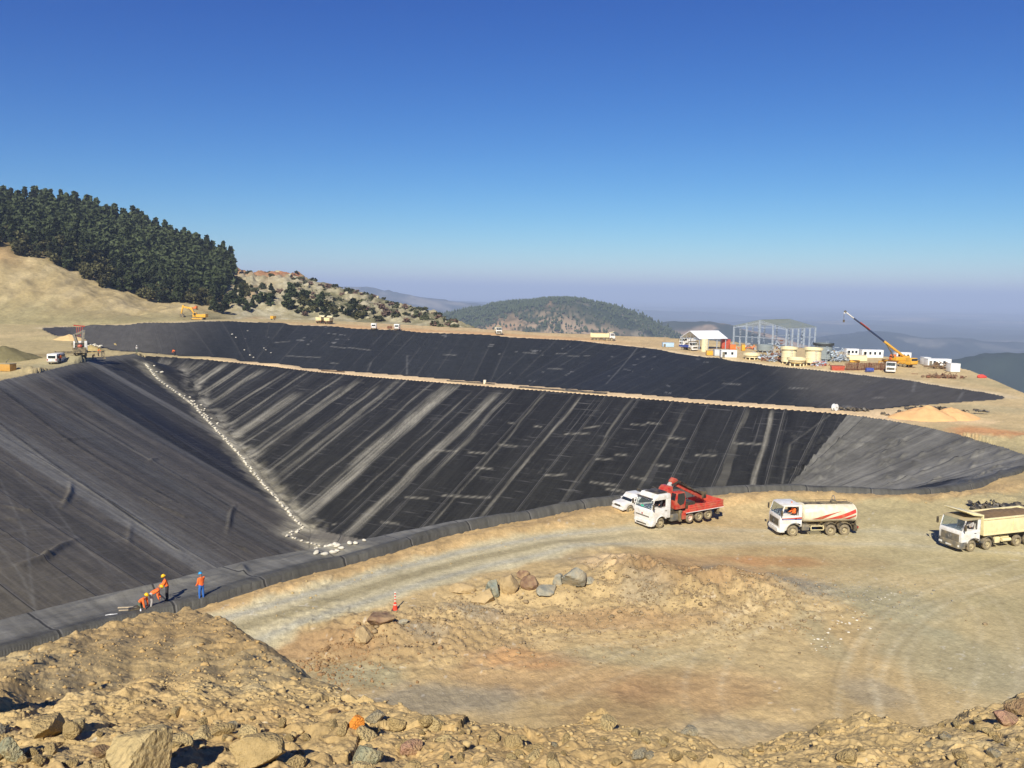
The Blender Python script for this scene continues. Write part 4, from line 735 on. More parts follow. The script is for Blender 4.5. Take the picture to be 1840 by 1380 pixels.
def plant(p, kind, label, group, sc=1., name='pine_tree'):
    cm, trm, h, st = TREE_P[kind]; e = empty(name, (p[0], p[1], p[2]-.3), rt.uniform(0, 6.28), label, 'tree', group, sc)
    for nm, me in (('trunk', trm), ('crown', cm)): o = bpy.data.objects.new(nm, me); COL.objects.link(o); o.parent = e
    return e
for p, px, sv in near_s:
    low = sv < LO(px)+.05
    if low and rt.random() < .6: plant(p, 4+int(rt.integers(2)), 'olive green oak scrub at the lower edge of the dark hillside forest', 'olive green scrub oaks below the pines', rt.uniform(.7, 1.15), 'oak_tree')
    else: plant(p, [0, 1, 2, 3, 6][int(rt.integers(5))], 'dark green pine in the front of the forest on the left hillside', 'pines in the front of the hillside forest', rt.uniform(.65, 1.4))
for p, px, sv in sky_s: plant(p, [0, 1, 2, 3][int(rt.integers(4))], 'dark pine on the ridge line of the left hill against the sky', 'pines along the ridge line of the left hill', rt.uniform(.55, 1.15))
for k in range(16): p_ = hill_at(rt.uniform(404, 446), rt.uniform(.36, .62)); plant(p_, [3, 4, 5, 1][k % 4], 'small dark tree on the bare bank at the right end of the forest', 'small trees on the bare bank right of the forest', rt.uniform(.35, .75))
# the mass of the forest behind
LOWC = []
for k in range(4):
    P, S_ = pine_pts(rt, 9, 2.6, 150, 'pine'); LOWC.append(leaf_mesh('forest_tree', P, S_*1.9, M_PINE, 80+k))
V = []; F = []; nv = 0; LV = [(np.array([v.co for v in m_.vertices]), [tuple(f.vertices) for f in m_.polygons]) for m_ in LOWC]
for p, px, sv in rest:
    v, f = LV[int(rt.integers(4))]; a = rt.uniform(0, 6.28); s_ = rt.uniform(.6, 1.4); R_ = np.array([[math.cos(a), -math.sin(a), 0], [math.sin(a), math.cos(a), 0], [0, 0, 1]])*s_
    V.append(v@R_.T+np.array([p[0], p[1], p[2]-.3])); F += [tuple(i+nv for i in q) for q in f]; nv += len(v)
if V: tag(mesh_obj('forest', np.concatenate(V), F, M_PINE), 'dense dark pine forest covering the middle of the left hillside', 'forest', kind='stuff')
# single trees above the right end of the forest and in front of the spur
def tree_on_hill(px, sv, kind, label, sc, group=None, name='pine_tree'): plant(hill_at(px, sv), kind, label, group, sc, name)
for px, sv, kd, lab, sc in [(340, .845, 0, 'tall lone pine standing clear above the ridge at the right end of the forest', 1.15), (364, .83, 2, 'slim pine on the ridge between the tall lone pine and the bare bank', .85), (397, .80, 3, 'small dark pine at the top of the bare reddish bank', .8), (487, .55, 3, 'single dark bush like tree on the bare rock left of the pale tree', .7), (520, .42, 1, 'tall grey green tree with a thin crown in front of the rocky spur', 1.35), (541, .40, 6, 'broad grey green tree beside the tall thin one by the rocky spur', 1.25), (575, .36, 1, 'spreading pine behind the two yellow trucks', 1.05), (630, .33, 6, 'round dark tree at the foot of the spur right of the two yellow trucks', .9), (448, .50, 4, 'reddish bare shrub tree above the dark tree row', .75)]: tree_on_hill(px, sv, kd, lab, sc)
for k, px in enumerate(np.linspace(382, 492, 15)): tree_on_hill(px+rt.normal()*2, .10+.16*rt.random(), [1, 3, 6, 0][k % 4], 'dark bushy pine in the row behind the far pond road', rt.uniform(.65, .9), 'dark pines in a row behind the far pond road')
for k in range(26): tree_on_hill(rt.uniform(500, 650), rt.uniform(.07, .24), [6, 4, 6, 5][k % 4], 'dark green low tree at the foot of the rocky spur', rt.uniform(.45, .8), 'low trees at the foot of the rocky spur', 'oak_tree')
BU = []
for k in range(4):
    P, S_ = pine_pts(rt, 2.2, 1.6, 70, 'oak'); BU.append(leaf_mesh('shrub', P, S_*1.25, M_BUSH if k < 3 else M_DRY, 95+k))
for k in range(270):
    px = rt.uniform(415, 815); sv = rt.uniform(.08, .86)
    if px < 520 and rt.random() < .6: continue
    p = hill_at(px, sv); o = bpy.data.objects.new('shrub', BU[int(rt.integers(4)) if px > 500 else int(rt.integers(3))]); COL.objects.link(o); put(o, (p[0], p[1], p[2]-.15), rt.uniform(0, 6), 0, 0, rt.uniform(.5, 1.3)); tag(o, 'grey green shrub among the pale rocks of the spur', 'shrub', 'shrubs among the rocks of the spur')
RKM = [rock_data('rock', 300+k, (1, .9, .7), 10, 3, .06, rock_mat('spur', (164, 160, 136))) for k in range(4)]
for k in range(120):
    px = rt.uniform(430, 815); sv = rt.uniform(.1, .84); p = hill_at(px, sv)
    if px < 560 and sv < .4: continue
    o = bpy.data.objects.new('rock_outcrop', RKM[k % 4]); COL.objects.link(o); put(o, p, rt.uniform(0, 6), rt.uniform(-.4, .4), rt.uniform(-.4, .4), rt.uniform(1.2, 4.2)); tag(o, 'pale grey rock sticking out of the scrubby spur', 'rock', 'pale rocks on the spur')
# far woodland on the round hill
px_, q_, X_, Y_, Z_ = HG; V = []; F = []; nv = 0
for k in range(15000):
    i = int(rt.uniform(10, 62)); j = int(rt.integers(len(px_))); x, y, z = X_[i, j], Y_[i, j], Z_[i, j]; x += rt.normal()*9; y += rt.normal()*9
    dens = (.95 if q_[i] > -.2+.12*math.sin(x/130) else .16)+.5*max(0, vn(np.array([x/60]), np.array([y/60]), 402)[0]-.45)
    if rt.random() > dens*.9: continue
    h = rt.uniform(6, 11); r_ = h*.38; V += [(x-r_, y, z+h*.3), (x, y-r_, z+h*.28), (x+r_, y, z+h*.33), (x, y+r_, z+h*.3), (x+rt.normal(), y, z+h), (x, y, z-1)]; F += [(nv, nv+1, nv+4), (nv+1, nv+2, nv+4), (nv+2, nv+3, nv+4), (nv+3, nv, nv+4), (nv+1, nv, nv+5), (nv+2, nv+1, nv+5)]; nv += 6
tag(mesh_obj('woodland', V, F, M_PINE), 'dark scattered woodland covering the round hill in the distance', 'woodland', kind='stuff')
# ------------------------------------------------------------------ vehicles (local axes: +x forward, +y left, z up; origin on the ground under the front axle)
DUSTC = S(178, 158, 116)
def paint(n, c, d=.45, r=.35): return mat('paint_'+n, S(*c), rough=r, var=.06, scale=2, dirt=d, dirtcol=DUSTC)
P_WHITE = paint('white', (235, 233, 226)); P_RED = paint('red', (184, 36, 32), .4); P_RED2 = paint('bed_red', (206, 62, 52), .4); P_CREAM = paint('cream', (236, 222, 170), .3); P_BEIGE = paint('tank_beige', (236, 226, 196), .5); P_YEL = paint('yellow', (224, 166, 36), .35); P_GREY = paint('grey_plastic', (92, 92, 88), .6, .6)
P_BLACK = paint('black', (28, 28, 28), .35, .5); P_STEEL = paint('chassis', (58, 54, 48), .8, .7); P_BLUE = paint('blue', (40, 70, 150), .2); P_KHAKI = paint('dusty_roof', (150, 142, 112), .8, .7); P_ORANGE = paint('orange', (220, 110, 40), .3)
RUB = mat('tyre_rubber', S(112, 102, 84), rough=.95, var=.25, scale=5, dirt=.8, dirtcol=S(160, 144, 110)); RIM = mat('rim_dusty', S(172, 158, 122), rough=.8, var=.2, scale=5); DARK = mat('dark_void', (.012, .012, .012), rough=.9, var=0)
GLASS = mat('glass_dark', (.02, .026, .028), rough=.06, var=0, spec=.7); CHROME = mat('bare_metal', S(170, 170, 168), rough=.35, metal=.8, var=.1); LAMP = mat('lamp_lens', S(225, 222, 210), rough=.15, var=0); REDL = mat('red_lens', S(170, 20, 16), rough=.2, var=0); SEATM = mat('seat_cloth', S(66, 40, 38), rough=.9, var=.2)
_t = MB().lathe([(.30, -.15), (.44, -.15), (.505, -.11), (.52, -.05), (.52, .05), (.505, .11), (.44, .15), (.30, .15), (.30, -.15)], 'y', n=28).build('tyre', RUB); TYRE = _t.data; bpy.data.objects.remove(_t)
_t = MB().lathe([(.31, .13), (.29, .05), (.21, .02), (.18, .09), (.10, .11), (.09, .15), (.001, .16)], 'y', n=24); 
for k in range(8):
    a = k*math.pi/4; _t.tube([(.15*math.cos(a), .10, .15*math.sin(a)), (.15*math.cos(a), .125, .15*math.sin(a))], .018, 6)
_t = _t.build('rim', RIM); RIMM = _t.data; bpy.data.objects.remove(_t)
_t = MB().lathe([(.31, .13), (.27, -.06), (.17, -.08), (.15, .02), (.10, .06), (.001, .07)], 'y', n=24).build('rim', RIM); RIMR = _t.data; bpy.data.objects.remove(_t)
def wheel(root, x, side, half=1.08, r=.52, rear=False, rimmat=None):
    o = bpy.data.objects.new('wheel', TYRE); COL.objects.link(o); o.parent = root; s = r/.52; o.location = (x, side*(half-.15*s), r); o.scale = (s, s, s)
    o.rotation_euler = (0, 0, 0 if side > 0 else math.pi)
    q = bpy.data.objects.new('rim', (RIMR if rear else RIMM)); COL.objects.link(q); q.parent = o
    if rimmat: q.data = q.data.copy(); q.data.materials[0] = rimmat
    return o
def arc(cx, cz, r, a0, a1, n=9): return [(cx+r*math.cos(math.radians(a0+(a1-a0)*k/n)), cz+r*math.sin(math.radians(a0+(a1-a0)*k/n))) for k in range(n+1)]
def make_cab(root, front=1.38, back=-.75, zb=.55, belt=1.95, roof=2.95, w=2.4, slope=.28, m=P_WHITE, roofm=None, lowm=None, arch=.66, axle_r=.52, high=0, split=None):
    """forward control cab: hollow above the belt so the seats and the driver can be seen"""
    h = w/2; lowm = lowm or P_GREY; zs = split or zb+.02
    prof = [(front, zs), (front+.02, belt-.35), (front-.06, belt), (back, belt), (back, zb+.25), (-arch, zb+.25)]+arc(0, axle_r, arch, 158, 22)[0:]+[(arch+.06, zs)]
    prof = [(front, zs), (front+.02, belt-.3), (front-.05, belt), (back, belt), (back, .95)]+arc(0, axle_r+.05, arch, 140, 14)+[(arch+.08, zs)]
    cab = MB().prism(prof, -h, h).build('cab', m, root, .05)
    fx = front-.05-slope
    up = MB()
    for s in (-1, 1):
        y0, y1 = (s*h-.0, s*(h-.07)) if s > 0 else (-h, -h+.07)
        up.prism([(front-.05, belt), (front-.17, belt), (fx-.12, roof-.1), (fx, roof-.1)], min(y0, y1), max(y0, y1))
        bx = back+(.62 if high else .34)
        up.prism([(back, belt-.02), (bx, belt-.02), (bx, roof-.1), (back, roof-.1)], min(y0, y1), max(y0, y1))
        up.prism([(front-.17, belt), (bx, belt), (bx, belt+.02), (front-.17, belt+.02)], min(y0, y1), max(y0, y1))
    up.box(back, back+.06, -h, h, belt-.02, roof-.1); up.build('pillars', m, root, .02)
    rf = MB()
    if high: rf.prism([(fx+.03, roof-.12), (fx-.05, roof+.02), (fx-.55, roof+high), (back+.1, roof+high), (back, roof+high-.12), (back, roof-.12)], -h, h)
    else: rf.prism([(fx+.03, roof-.12), (fx-.02, roof-.02), (fx-.25, roof+.04), (back+.1, roof+.04), (back, roof-.04), (back, roof-.12)], -h, h)
    rf.build('roof', roofm or m, root, .06)
    ws = MB().add([(front-.055, -h+.09, belt+.03), (front-.055, h-.09, belt+.03), (fx-.005, h-.11, roof-.13), (fx-.005, -h+.11, roof-.13)], [(0, 1, 2, 3)]); 
    wob = ws.build('windshield', GLASS_T, root); wp = MB()
    for s in (-.35, .45): wp.bar((front-.03, s, belt+.05), (front-.03-slope*.7, s+.25, belt+.62), .02)
    wp.build('wiper', P_BLACK, wob)
    MB().box(back+.1, front-.25, -h+.08, h-.08, belt-.12, belt-.02).build('dashboard', P_BLACK, root)
    st = MB()
    for s in (-.55, .55): st.box(back+.3, back+.42, s-.25, s+.25, belt-.1, belt+.62); st.box(back+.32, back+.85, s-.25, s+.25, belt-.1, belt-.0)
    st.build('seat', SEATM, root, .03)
    for s in (-1, 1):
        d = MB().prism([(front-.32, zb+.72), (front-.32, belt-.02), (back+.42, belt-.02), (back+.42, zb+.55), (-arch-.02, zb+.55), (-arch+.1, zb+.66), (-.2, zb+.78)], s*h, s*(h+.018)).build('door', m, root, .012)
        MB().box(back+.5, back+.72, s*(h+.018)-.0, s*(h+.045), belt-.3, belt-.25).build('handle', P_BLACK, d)
        mo = MB().bar((fx+.1, s*h, roof-.2), (fx+.28, s*(h+.28), roof-.35), .03).bar((fx+.28, s*(h+.28), roof-.3), (fx+.28, s*(h+.28), belt+.05), .025); mo.box(fx+.24, fx+.34, s*(h+.28)-.1, s*(h+.28)+.1, belt+.12, roof-.38); mo.build('mirror', P_BLACK, root, .01)
    for s in (-1, 1):
        MB().prism(arc(0, axle_r+.05, arch+.07, 150, 8)+arc(0, axle_r+.05, arch-.01, 8, 150), s*(h-.32), s*(h+.035)).build('mudguard', lowm, root, .01)
    return dict(front=front, h=h, zb=zb, belt=belt, fx=fx, roof=roof, back=back)
_g = bpy.data.materials.new('windshield_glass'); _g.use_nodes = True; _b = _g.node_tree.nodes['Principled BSDF']; _b.inputs['Base Color'].default_value = (.35, .42, .42, 1); _b.inputs['Roughness'].default_value = .03; _b.inputs['Transmission Weight'].default_value = .85; _b.inputs['IOR'].default_value = 1.1; GLASS_T = _g
def front_face(root, c, grille=(.9, 1.5), bump=(.42, .80), gm=P_BLACK, bm=P_WHITE, gw=.95, slats=5, lampz=.6, star=False):
    f = c['front']; g = MB().box(f, f+.035, -gw, gw, grille[0], grille[1]).build('grille', gm, root, .01); sl = MB()
    for k in range(slats): z = grille[0]+(k+.5)*(grille[1]-grille[0])/slats; sl.box(f+.035, f+.055, -gw+.04, gw-.04, z-.018, z+.018)
    sl.build('slats', P_GREY, g)
    b = MB().prism([(f-.5, -c['h']-.02), (f-.1, -c['h']-.03), (f+.12, -c['h']+.25), (f+.14, c['h']-.25), (f-.1, c['h']+.03), (f-.5, c['h']+.02)], bump[0], bump[1], 'z').build('bumper', bm, root, .04)
    MB().box(f+.13, f+.15, -.3, .3, bump[0]+.12, bump[0]+.24).build('number_plate', P_WHITE, b)
    for s in (-1, 1): MB().box(f+.06, f+.135, s*.88-.19, s*.88+.19, lampz-.09, lampz+.09).build('headlight', LAMP, root, .03)
    if star:
        st = MB().tube([(f+.06, .15*math.cos(a), (grille[0]+grille[1])/2+.15*math.sin(a)) for a in [2*math.pi*k/16 for k in range(17)]], .014, 6)
        for k in range(3): a = math.pi/2+k*2*math.pi/3; st.bar((f+.06, 0, (grille[0]+grille[1])/2), (f+.06, .14*math.cos(a), (grille[0]+grille[1])/2+.14*math.sin(a)), .02)
        st.build('emblem', CHROME, root)
def chassis(root, x0, x1, z=.82, m=P_STEEL, extras=True):
    c = MB()
    for s in (-.4, .4): c.box(x1, x0, s-.05, s+.05, z-.12, z+.14)
    for x in np.arange(x1+.2, x0, 1.1): c.box(x-.06, x+.06, -.36, .36, z-.08, z+.08)
    c.build('chassis', m, root)
def axle(root, xs, rr=.52):
    a = MB()
    for x in xs: a.tube([(x, -.9, rr), (x, .9, rr)], .08, 8); a.ball((x, 0, rr), .22, 6)
    a.build('axle', P_STEEL, root)
def fuel_tank(root, x0, x1, side, m=P_GREY, name='fuel_tank', z0=.55, z1=1.1): return MB().box(x0, x1, *(sorted((side*.55, side*1.12))), z0, z1).build(name, m, root, .08)
def ell(a, b, n=40): return [(a*math.copysign(abs(math.cos(t))**.82, math.cos(t)), b*math.copysign(abs(math.sin(t))**.82, math.sin(t))) for t in [2*math.pi*k/n for k in range(n)]]
def driver(root, x, y, z, shirt, label=None):
    pass
def make_tanker(loc, rz):
    t = empty('tanker_truck', loc, rz, 'cream tanker truck with red swooshes along its tank on the haul road', 'truck')
    c = make_cab(t, m=P_WHITE); front_face(t, c, (.98, 1.62), (.42, .80), star=True); axle(t, (0, -3.7, -5.05))
    chassis(t, 1.0, -6.3)
    for s in (-1, 1):
        MB().box(-.7, 1.2, *sorted((s*1.2, s*1.222)), 1.60, 1.68).build('stripe', P_BLUE, t); MB().prism([(-.73, 1.70), (1.25, 1.70), (1.1, 1.76), (-.73, 1.86)], *sorted((s*1.2, s*1.222))).build('stripe', P_RED, t)
        for x in (0, -3.7, -5.05): wheel(t, x, s, rear=x < 0)
        for x in (-3.7, -5.05): MB().prism(arc(x, .57, .70, 172, 8)+arc(x, .57, .64, 8, 172), *sorted((s*.62, s*1.12))).build('mudguard', P_STEEL, t, .01)
        g = MB();
        for z in (.6, .98): g.bar((-2.9, s*1.12, z), (-1.7, s*1.12, z), .06)
        for x in (-2.9, -1.7): g.bar((x, s*1.12, .57), (x, s*1.12, 1.01), .06); g.bar((x, s*1.12, .8), (x, s*.45, .85), .05)
        g.build('side_guard', P_CREAM, t); MB().box(-6.25, -5.9, *sorted((s*.6, s*1.1)), .45, .95).build('mudflap', P_BLACK, t)
        q = MB().box(-6.32, -6.24, *sorted((s*.75, s*1.15)), .72, .9).build('tail_lamp', REDL, t)
    E_ = ell(1.2, .86); zc = 2.02; xs = [-.95, -1.0, -1.12, -6.05, -6.18, -6.24]; sc = [.55, .9, 1, 1, .9, .55]; m_ = MB(); V = []; F = []; n = len(E_)
    for x, s in zip(xs, sc): V += [(x, a*s, zc+b*s) for a, b in E_]
    for k in range(len(xs)-1): F += [(k*n+j, k*n+(j+1) % n, (k+1)*n+(j+1) % n, (k+1)*n+j) for j in range(n)]
    F += [tuple(range(n))[::-1], tuple(range((len(xs)-1)*n, len(xs)*n))]; tank = m_.add(V, F).build('tank', P_BEIGE, t, smooth=50)
    r = MB()
    for x in (-1.14, -2.8, -4.4, -6.02): r.prism([(a*1.008, zc+b*1.008) for a, b in E_]+[], x-.02, x+.02, 'x')
    r.build('weld_rib', P_BEIGE, tank)
    # swooshes laid on the curved side
    for s in (-1, 1):
        for poly, mm in (([(-1.75, -.40), (-3.1, .02), (-4.6, .36), (-3.6, .0), (-2.7, -.43)], P_RED), ([(-3.0, -.44), (-4.6, .02), (-6.0, .50), (-6.0, .18), (-4.6, -.36)], P_RED2), ([(-4.7, -.42), (-6.0, -.02), (-6.0, -.14), (-5.4, -.43)], P_RED)):
            ys = sorted(p[0] for p in poly); V = []; F = []; N_ = 26; x0, x1 = ys[0], ys[-1]
            def bounds(x):
                z = []
                for (xa, za), (xb, zb_) in zip(poly, poly[1:]+poly[:1]):
                    if (xa-x)*(xb-x) <= 0 and xa != xb: z.append(za+(zb_-za)*(x-xa)/(xb-xa))
                return (min(z), max(z)) if z else (0, 0)
            for k in range(N_+1):
                x = x0+(x1-x0)*k/N_; lo, hi = bounds(x)
                for q in range(6):
                    z = lo+(hi-lo)*q/5; u = min(1, abs(z)/.86)**(1/.82); y = 1.2*max(0, 1-u*u)**.41; V.append((x, s*(y+.012), zc+z))
            for k in range(N_): F += [(k*6+q, k*6+q+1, (k+1)*6+q+1, (k+1)*6+q) for q in range(5)]
            MB().add(V, F).build('stripe', mm, tank)
    wk = MB().box(-5.9, -1.3, -.42, .42, zc+.84, zc+.88)
    for s in (-.5, .5): wk.bar((-5.9, s, zc+1.02), (-1.3, s, zc+1.02), .03); [wk.bar((x, s, zc+.78), (x, s, zc+1.02), .03) for x in (-5.9, -4.4, -2.8, -1.3)]
    wk.build('walkway', P_STEEL, tank)
    MB().lathe([(.001, .0), (.28, .0), (.28, .22), (.24, .25), (.001, .25)], c=(-4.3, 0, zc+.85), n=18).build('manhole', P_STEEL, tank)
    MB().tube([(-4.3+.0, .28*math.cos(a), zc+1.25+.28*math.sin(a)) for a in [2*math.pi*k/18 for k in range(19)]], .03, 6).build('hatch_ring', CHROME, tank)
    fuel_tank(t, -1.55, -.85, 1); fuel_tank(t, -1.55, -.85, -1)
    cr = MB();
    for x in (-1.3, -2.9, -4.4, -5.8): cr.prism([(-.95, 1.32), (.95, 1.32), (.5, .92), (-.5, .92)], x-.08, x+.08, 'x')
    cr.build('saddle', P_STEEL, t); MB().box(-6.35, -6.27, -1.1, 1.1, .62, .74).box(-6.33, -6.24, -.7, .7, .9, 1.3).build('rear_bumper', P_STEEL, t)
    MB().tube([(-.1, .3, 3.0), (-.1, .3, 3.12)], .06, 8).build('beacon', P_ORANGE, t)
    return t
def make_dump(loc, rz, label, cabm=P_WHITE, bodym=P_CREAM, load=True, group=None, four=True, rmat=None, star=False, sc=1):
    t = empty('dump_truck', loc, rz, label, 'truck', group, sc); ax = (0, -1.9, -5.5, -6.85) if four else (0, -3.6, -4.95); L_ = -8.2 if four else -6.3; b0 = -1.05
    c = make_cab(t, zb=.5, belt=1.98, roof=3.0, m=cabm, lowm=P_GREY, roofm=rmat or cabm, split=.95); front_face(t, c, (1.0, 1.62), (.38, .98), gm=P_GREY, bm=P_GREY, lampz=.62, star=star)
    chassis(t, 1.0, L_+.3); axle(t, ax)
    for s in (-1, 1):
        for x in ax: wheel(t, x, s, rear=x < -2.5)
        if four: MB().prism(arc(-1.9, .57, .70, 172, 8)+arc(-1.9, .57, .64, 8, 172), *sorted((s*.75, s*1.16))).build('mudguard', P_GREY, t, .01)
        MB().box(L_+.35, L_+.38, *sorted((s*.6, s*1.15)), .4, 1.0).build('mudflap', P_BLACK, t); MB().box(L_+.05, L_+.1, *sorted((s*.75, s*1.1)), .95, 1.1).build('tail_lamp', REDL, t)
    fuel_tank(t, -3.3, -2.7, 1, P_CREAM, 'tool_box'); fuel_tank(t, -3.4, -2.7, -1); MB().tube([(-3.6, 1.0, .75), (-4.6, 1.0, .75)], .16, 10).tube([(-3.6, .75, .95), (-4.6, .75, .95)], .14, 10).build('air_tank', P_CREAM, t)
    h = 1.25; z0 = 1.42; z1 = 2.95; w_ = .07; b = MB()
    b.prism([(L_, z0), (b0, z0), (b0, z0+.1), (L_, z0+.1)], -h, h)
    for s in (-1, 1): y = sorted((s*h, s*(h-w_))); b.prism([(L_-.15, z0), (b0, z0), (b0+.12, z1), (L_-.25, z1)], *y)
    b.prism([(b0-.08, z0), (b0, z0), (b0+.14, z1+.35), (b0+.06, z1+.35)], -h, h); b.prism([(L_, z0), (L_+.07, z0), (L_-.2, z1), (L_-.27, z1)], -h, h); body = b.build('body', bodym, t, .015)
    rb = MB()
    for s in (-1, 1):
        rb.box(L_-.22, b0+.1, *sorted((s*h, s*(h+.08))), z1-.14, z1+.02); rb.box(L_, b0, *sorted((s*h, s*(h+.05))), z0-.02, z0+.14)
        for x in np.linspace(L_+.3, b0-.25, 3 if four else 3): rb.box(x-.06, x+.06, *sorted((s*h, s*(h+.05))), z0+.14, z1-.14)
    rb.build('rib', bodym, body, .012)
    MB().prism([(b0+.1, z1+.20), (b0+.16, z1+.34), (1.0, z1+.78), (1.02, z1+.70), (.2, z1+.36)], -h+.02, h-.02).build('canopy', bodym, body, .02)
    if load:
        X, Y = np.meshgrid(np.linspace(L_-.05, b0-.02, 22), np.linspace(-h+.08, h-.08, 10)); Z = z1-.12+.32*np.clip(1-((Y/h)**2), 0, 1)*np.clip(1-(((X-(L_+b0)/2)/(b0-L_)*1.9)**2), 0, 1)+.08*fbm(X*2, Y*2, 800, 3); grid_obj('load', X, Y, Z, mat('load_soil', S(122, 98, 66), rough=.95, var=.3, scale=3, bump=.05), parent=body)
    return t
def make_crane_truck(loc, rz):
    t = empty('crane_truck', loc, rz, 'white truck with red folded crane and red bed on the haul road', 'truck')
    c = make_cab(t, back=-1.15, zb=.45, belt=2.0, roof=2.95, m=P_WHITE, high=.42, lowm=P_WHITE); front_face(t, c, (1.22, 1.34), (.36, .86), gm=P_GREY, slats=1, lampz=.68); ax = (0, -4.0, -5.3, -6.6); axle(t, ax)
    f = c['front']; MB().box(f+.05, f+.075, -.08, .08, 1.42, 1.56).build('emblem', P_RED, t, .02); MB().box(f+.06, f+.155, -.7, .7, .48, .6).build('air_intake', P_BLACK, t); MB().box(f-.02, f+.005, -.25, .1, 2.12, 2.28).build('window_sticker', mat('green_sticker', S(70, 200, 160), rough=.5), t)
    vz = MB().box(c['fx']+.0, c['fx']+.22, -1.05, 1.05, 3.02, 3.06).build('sun_visor', P_BLACK, t); chassis(t, 1.0, -8.3)
    MB().prism([(c['fx']-.75, 3.3), (c['fx']-.65, 3.42), (-.9, 3.52), (-.9, 3.40)], -.9, .9).build('roof_hatch', P_BLACK, t, .02)
    whub = mat('hub_white', S(222, 190, 170), rough=.6, var=.2)
    for s in (-1, 1):
        for k, x in enumerate(ax): wheel(t, x, s, rear=x < 0, rimmat=whub if k == 1 else None)
        MB().box(-7.9, -7.86, *sorted((s*.6, s*1.15)), .4, 1.0).build('mudflap', P_BLACK, t)
        MB().prism([(-1.35, .5), (-2.3, .5), (-2.3, 1.2), (-1.35, 1.2)], *sorted((s*.5, s*1.14))).build('fuel_tank', P_GREY, t, .08)
        MB().box(-3.35, -2.85, *sorted((s*.7, s*1.14)), .5, 1.12).build('tool_box', P_RED, t, .03)
        lg = MB().box(-2.7, -2.45, *sorted((s*.85, s*1.16)), .45, 1.45).box(-2.75, -2.4, *sorted((s*.8, s*1.2)), .36, .45); lg.build('outrigger', P_STEEL, t, .02)
        lg = MB().box(-8.0, -7.8, *sorted((s*.9, s*1.16)), .5, 1.1).box(-8.05, -7.75, *sorted((s*.86, s*1.2)), .42, .5); lg.build('outrigger', P_STEEL, t, .02)
    bed = MB().box(-8.5, -3.15, -1.25, 1.25, 1.12, 1.28).build('bed', P_RED2, t, .01)
    for s in (-1, 1):
        for x0, x1 in ((-5.75, -3.5), (-8.45, -5.85)):
            b_ = MB().box(x0, x1, *sorted((s*1.2, s*1.25)), 1.28, 1.86); [b_.box(x0+.05, x1-.05, *sorted((s*1.25, s*1.28)), z-.05, z+.05) for z in (1.36, 1.58, 1.8)]; b_.build('side_board', P_RED2, t, .008)
        MB().box(-8.5, -3.2, *sorted((s*1.25, s*1.275)), 1.1, 1.16).build('trim', P_WHITE, t)
    MB().box(-8.5, -8.45, -1.2, 1.2, 1.28, 1.86).build('tail_board', P_RED2, t, .008)
    # crane: turntable, slewing house with operator's cabin, folded knuckle boom
    MB().box(-3.0, -1.45, -1.0, 1.0, 1.05, 1.4).lathe([(.001, 0), (.75, 0), (.75, .22), (.001, .22)], c=(-2.25, 0, 1.4)).build('crane_base', P_BLACK, t, .02)
    hs_ = MB().prism(arc(-1.95, 2.65, 1.0, 95, 235, 12)+[(-2.9, 1.65), (-1.65, 1.65), (-1.25, 2.2), (-1.3, 3.2)], -.95, -.1)
    hs_ = MB().prism([(-1.42, 1.62), (-1.28, 2.3), (-1.3, 3.0), (-1.5, 3.5), (-1.8, 3.75), (-2.2, 3.75), (-2.35, 1.62)], -.95, .35).build('crane_house', P_RED, t, .08)
    for k in range(4): MB().box(-1.29, -1.27, -.75, .1, 2.0+k*.2, 2.08+k*.2).build('louver', P_BLACK, hs_)
    cb = MB().prism([(-1.85, 1.62), (-1.8, 2.5), (-1.95, 3.3), (-3.0, 3.3), (-3.2, 2.6), (-3.15, 1.62)], .4, 1.2).build('crane_cabin', P_RED, t, .08)
    MB().prism([(-2.02, 2.35), (-2.08, 3.2), (-2.92, 3.2), (-3.08, 2.6), (-2.9, 2.1), (-2.4, 2.0)], 1.2, 1.215).build('window', GLASS, cb); MB().add([(-3.19, .5, 2.55), (-3.19, 1.1, 2.55), (-3.02, 1.1, 3.2), (-3.02, .5, 3.2)], [(0, 1, 2, 3)]).build('window', GLASS, cb); MB().add([(-1.80, .5, 2.5), (-1.80, 1.1, 2.5), (-1.93, 1.1, 3.2), (-1.93, .5, 3.2)], [(0, 1, 2, 3)]).build('window', GLASS, cb)
    b1 = MB().bar((-1.7, -.35, 2.9), (-2.9, -.35, 4.1), .42, .5).build('boom', paint('pale_grey', (186, 184, 178)), t, .05); k_ = MB().prism([(-3.25, 3.75), (-2.55, 3.65), (-2.45, 4.15), (-2.8, 4.45), (-3.2, 4.3)], -.62, -.08).build('knuckle', P_RED, b1, .06)
    b2 = MB().bar((-2.9, -.35, 4.1), (-6.4, -.35, 2.3), .36, .46).build('boom', P_RED, t, .03); jb = MB().bar((-3.1, -.05, 3.7), (-6.8, -.05, 1.95), .24, .3).build('jib', P_RED, t, .02)
    hy = MB().tube([(-2.9, .22, 4.1), (-4.6, .22, 3.3)], .11, 10).tube([(-4.6, .22, 3.3), (-5.4, .22, 2.9)], .06, 8).tube([(-3.0, -.75, 4.1), (-6.3, -.75, 2.5)], .12, 10); hy.build('hydraulic_cylinder', P_BLACK, t)
    ho_ = MB();
    for q in range(4): ho_.tube([(-2.4, -.1+q*.09, 3.8), (-3.3, .0+q*.09, 4.15), (-4.4, q*.09, 3.5), (-6.5, q*.06-.1, 2.4)], .035, 6)
    ho_.build('hose', P_BLACK, t); MB().box(-6.95, -6.55, -.5, .3, 2.0, 2.7).build('boom_head', P_BLACK, t, .04)
    MB().box(-5.2, -3.7, -.8, .5, 1.28, 1.9).build('toolbox', P_BLACK, t, .04)
    return t
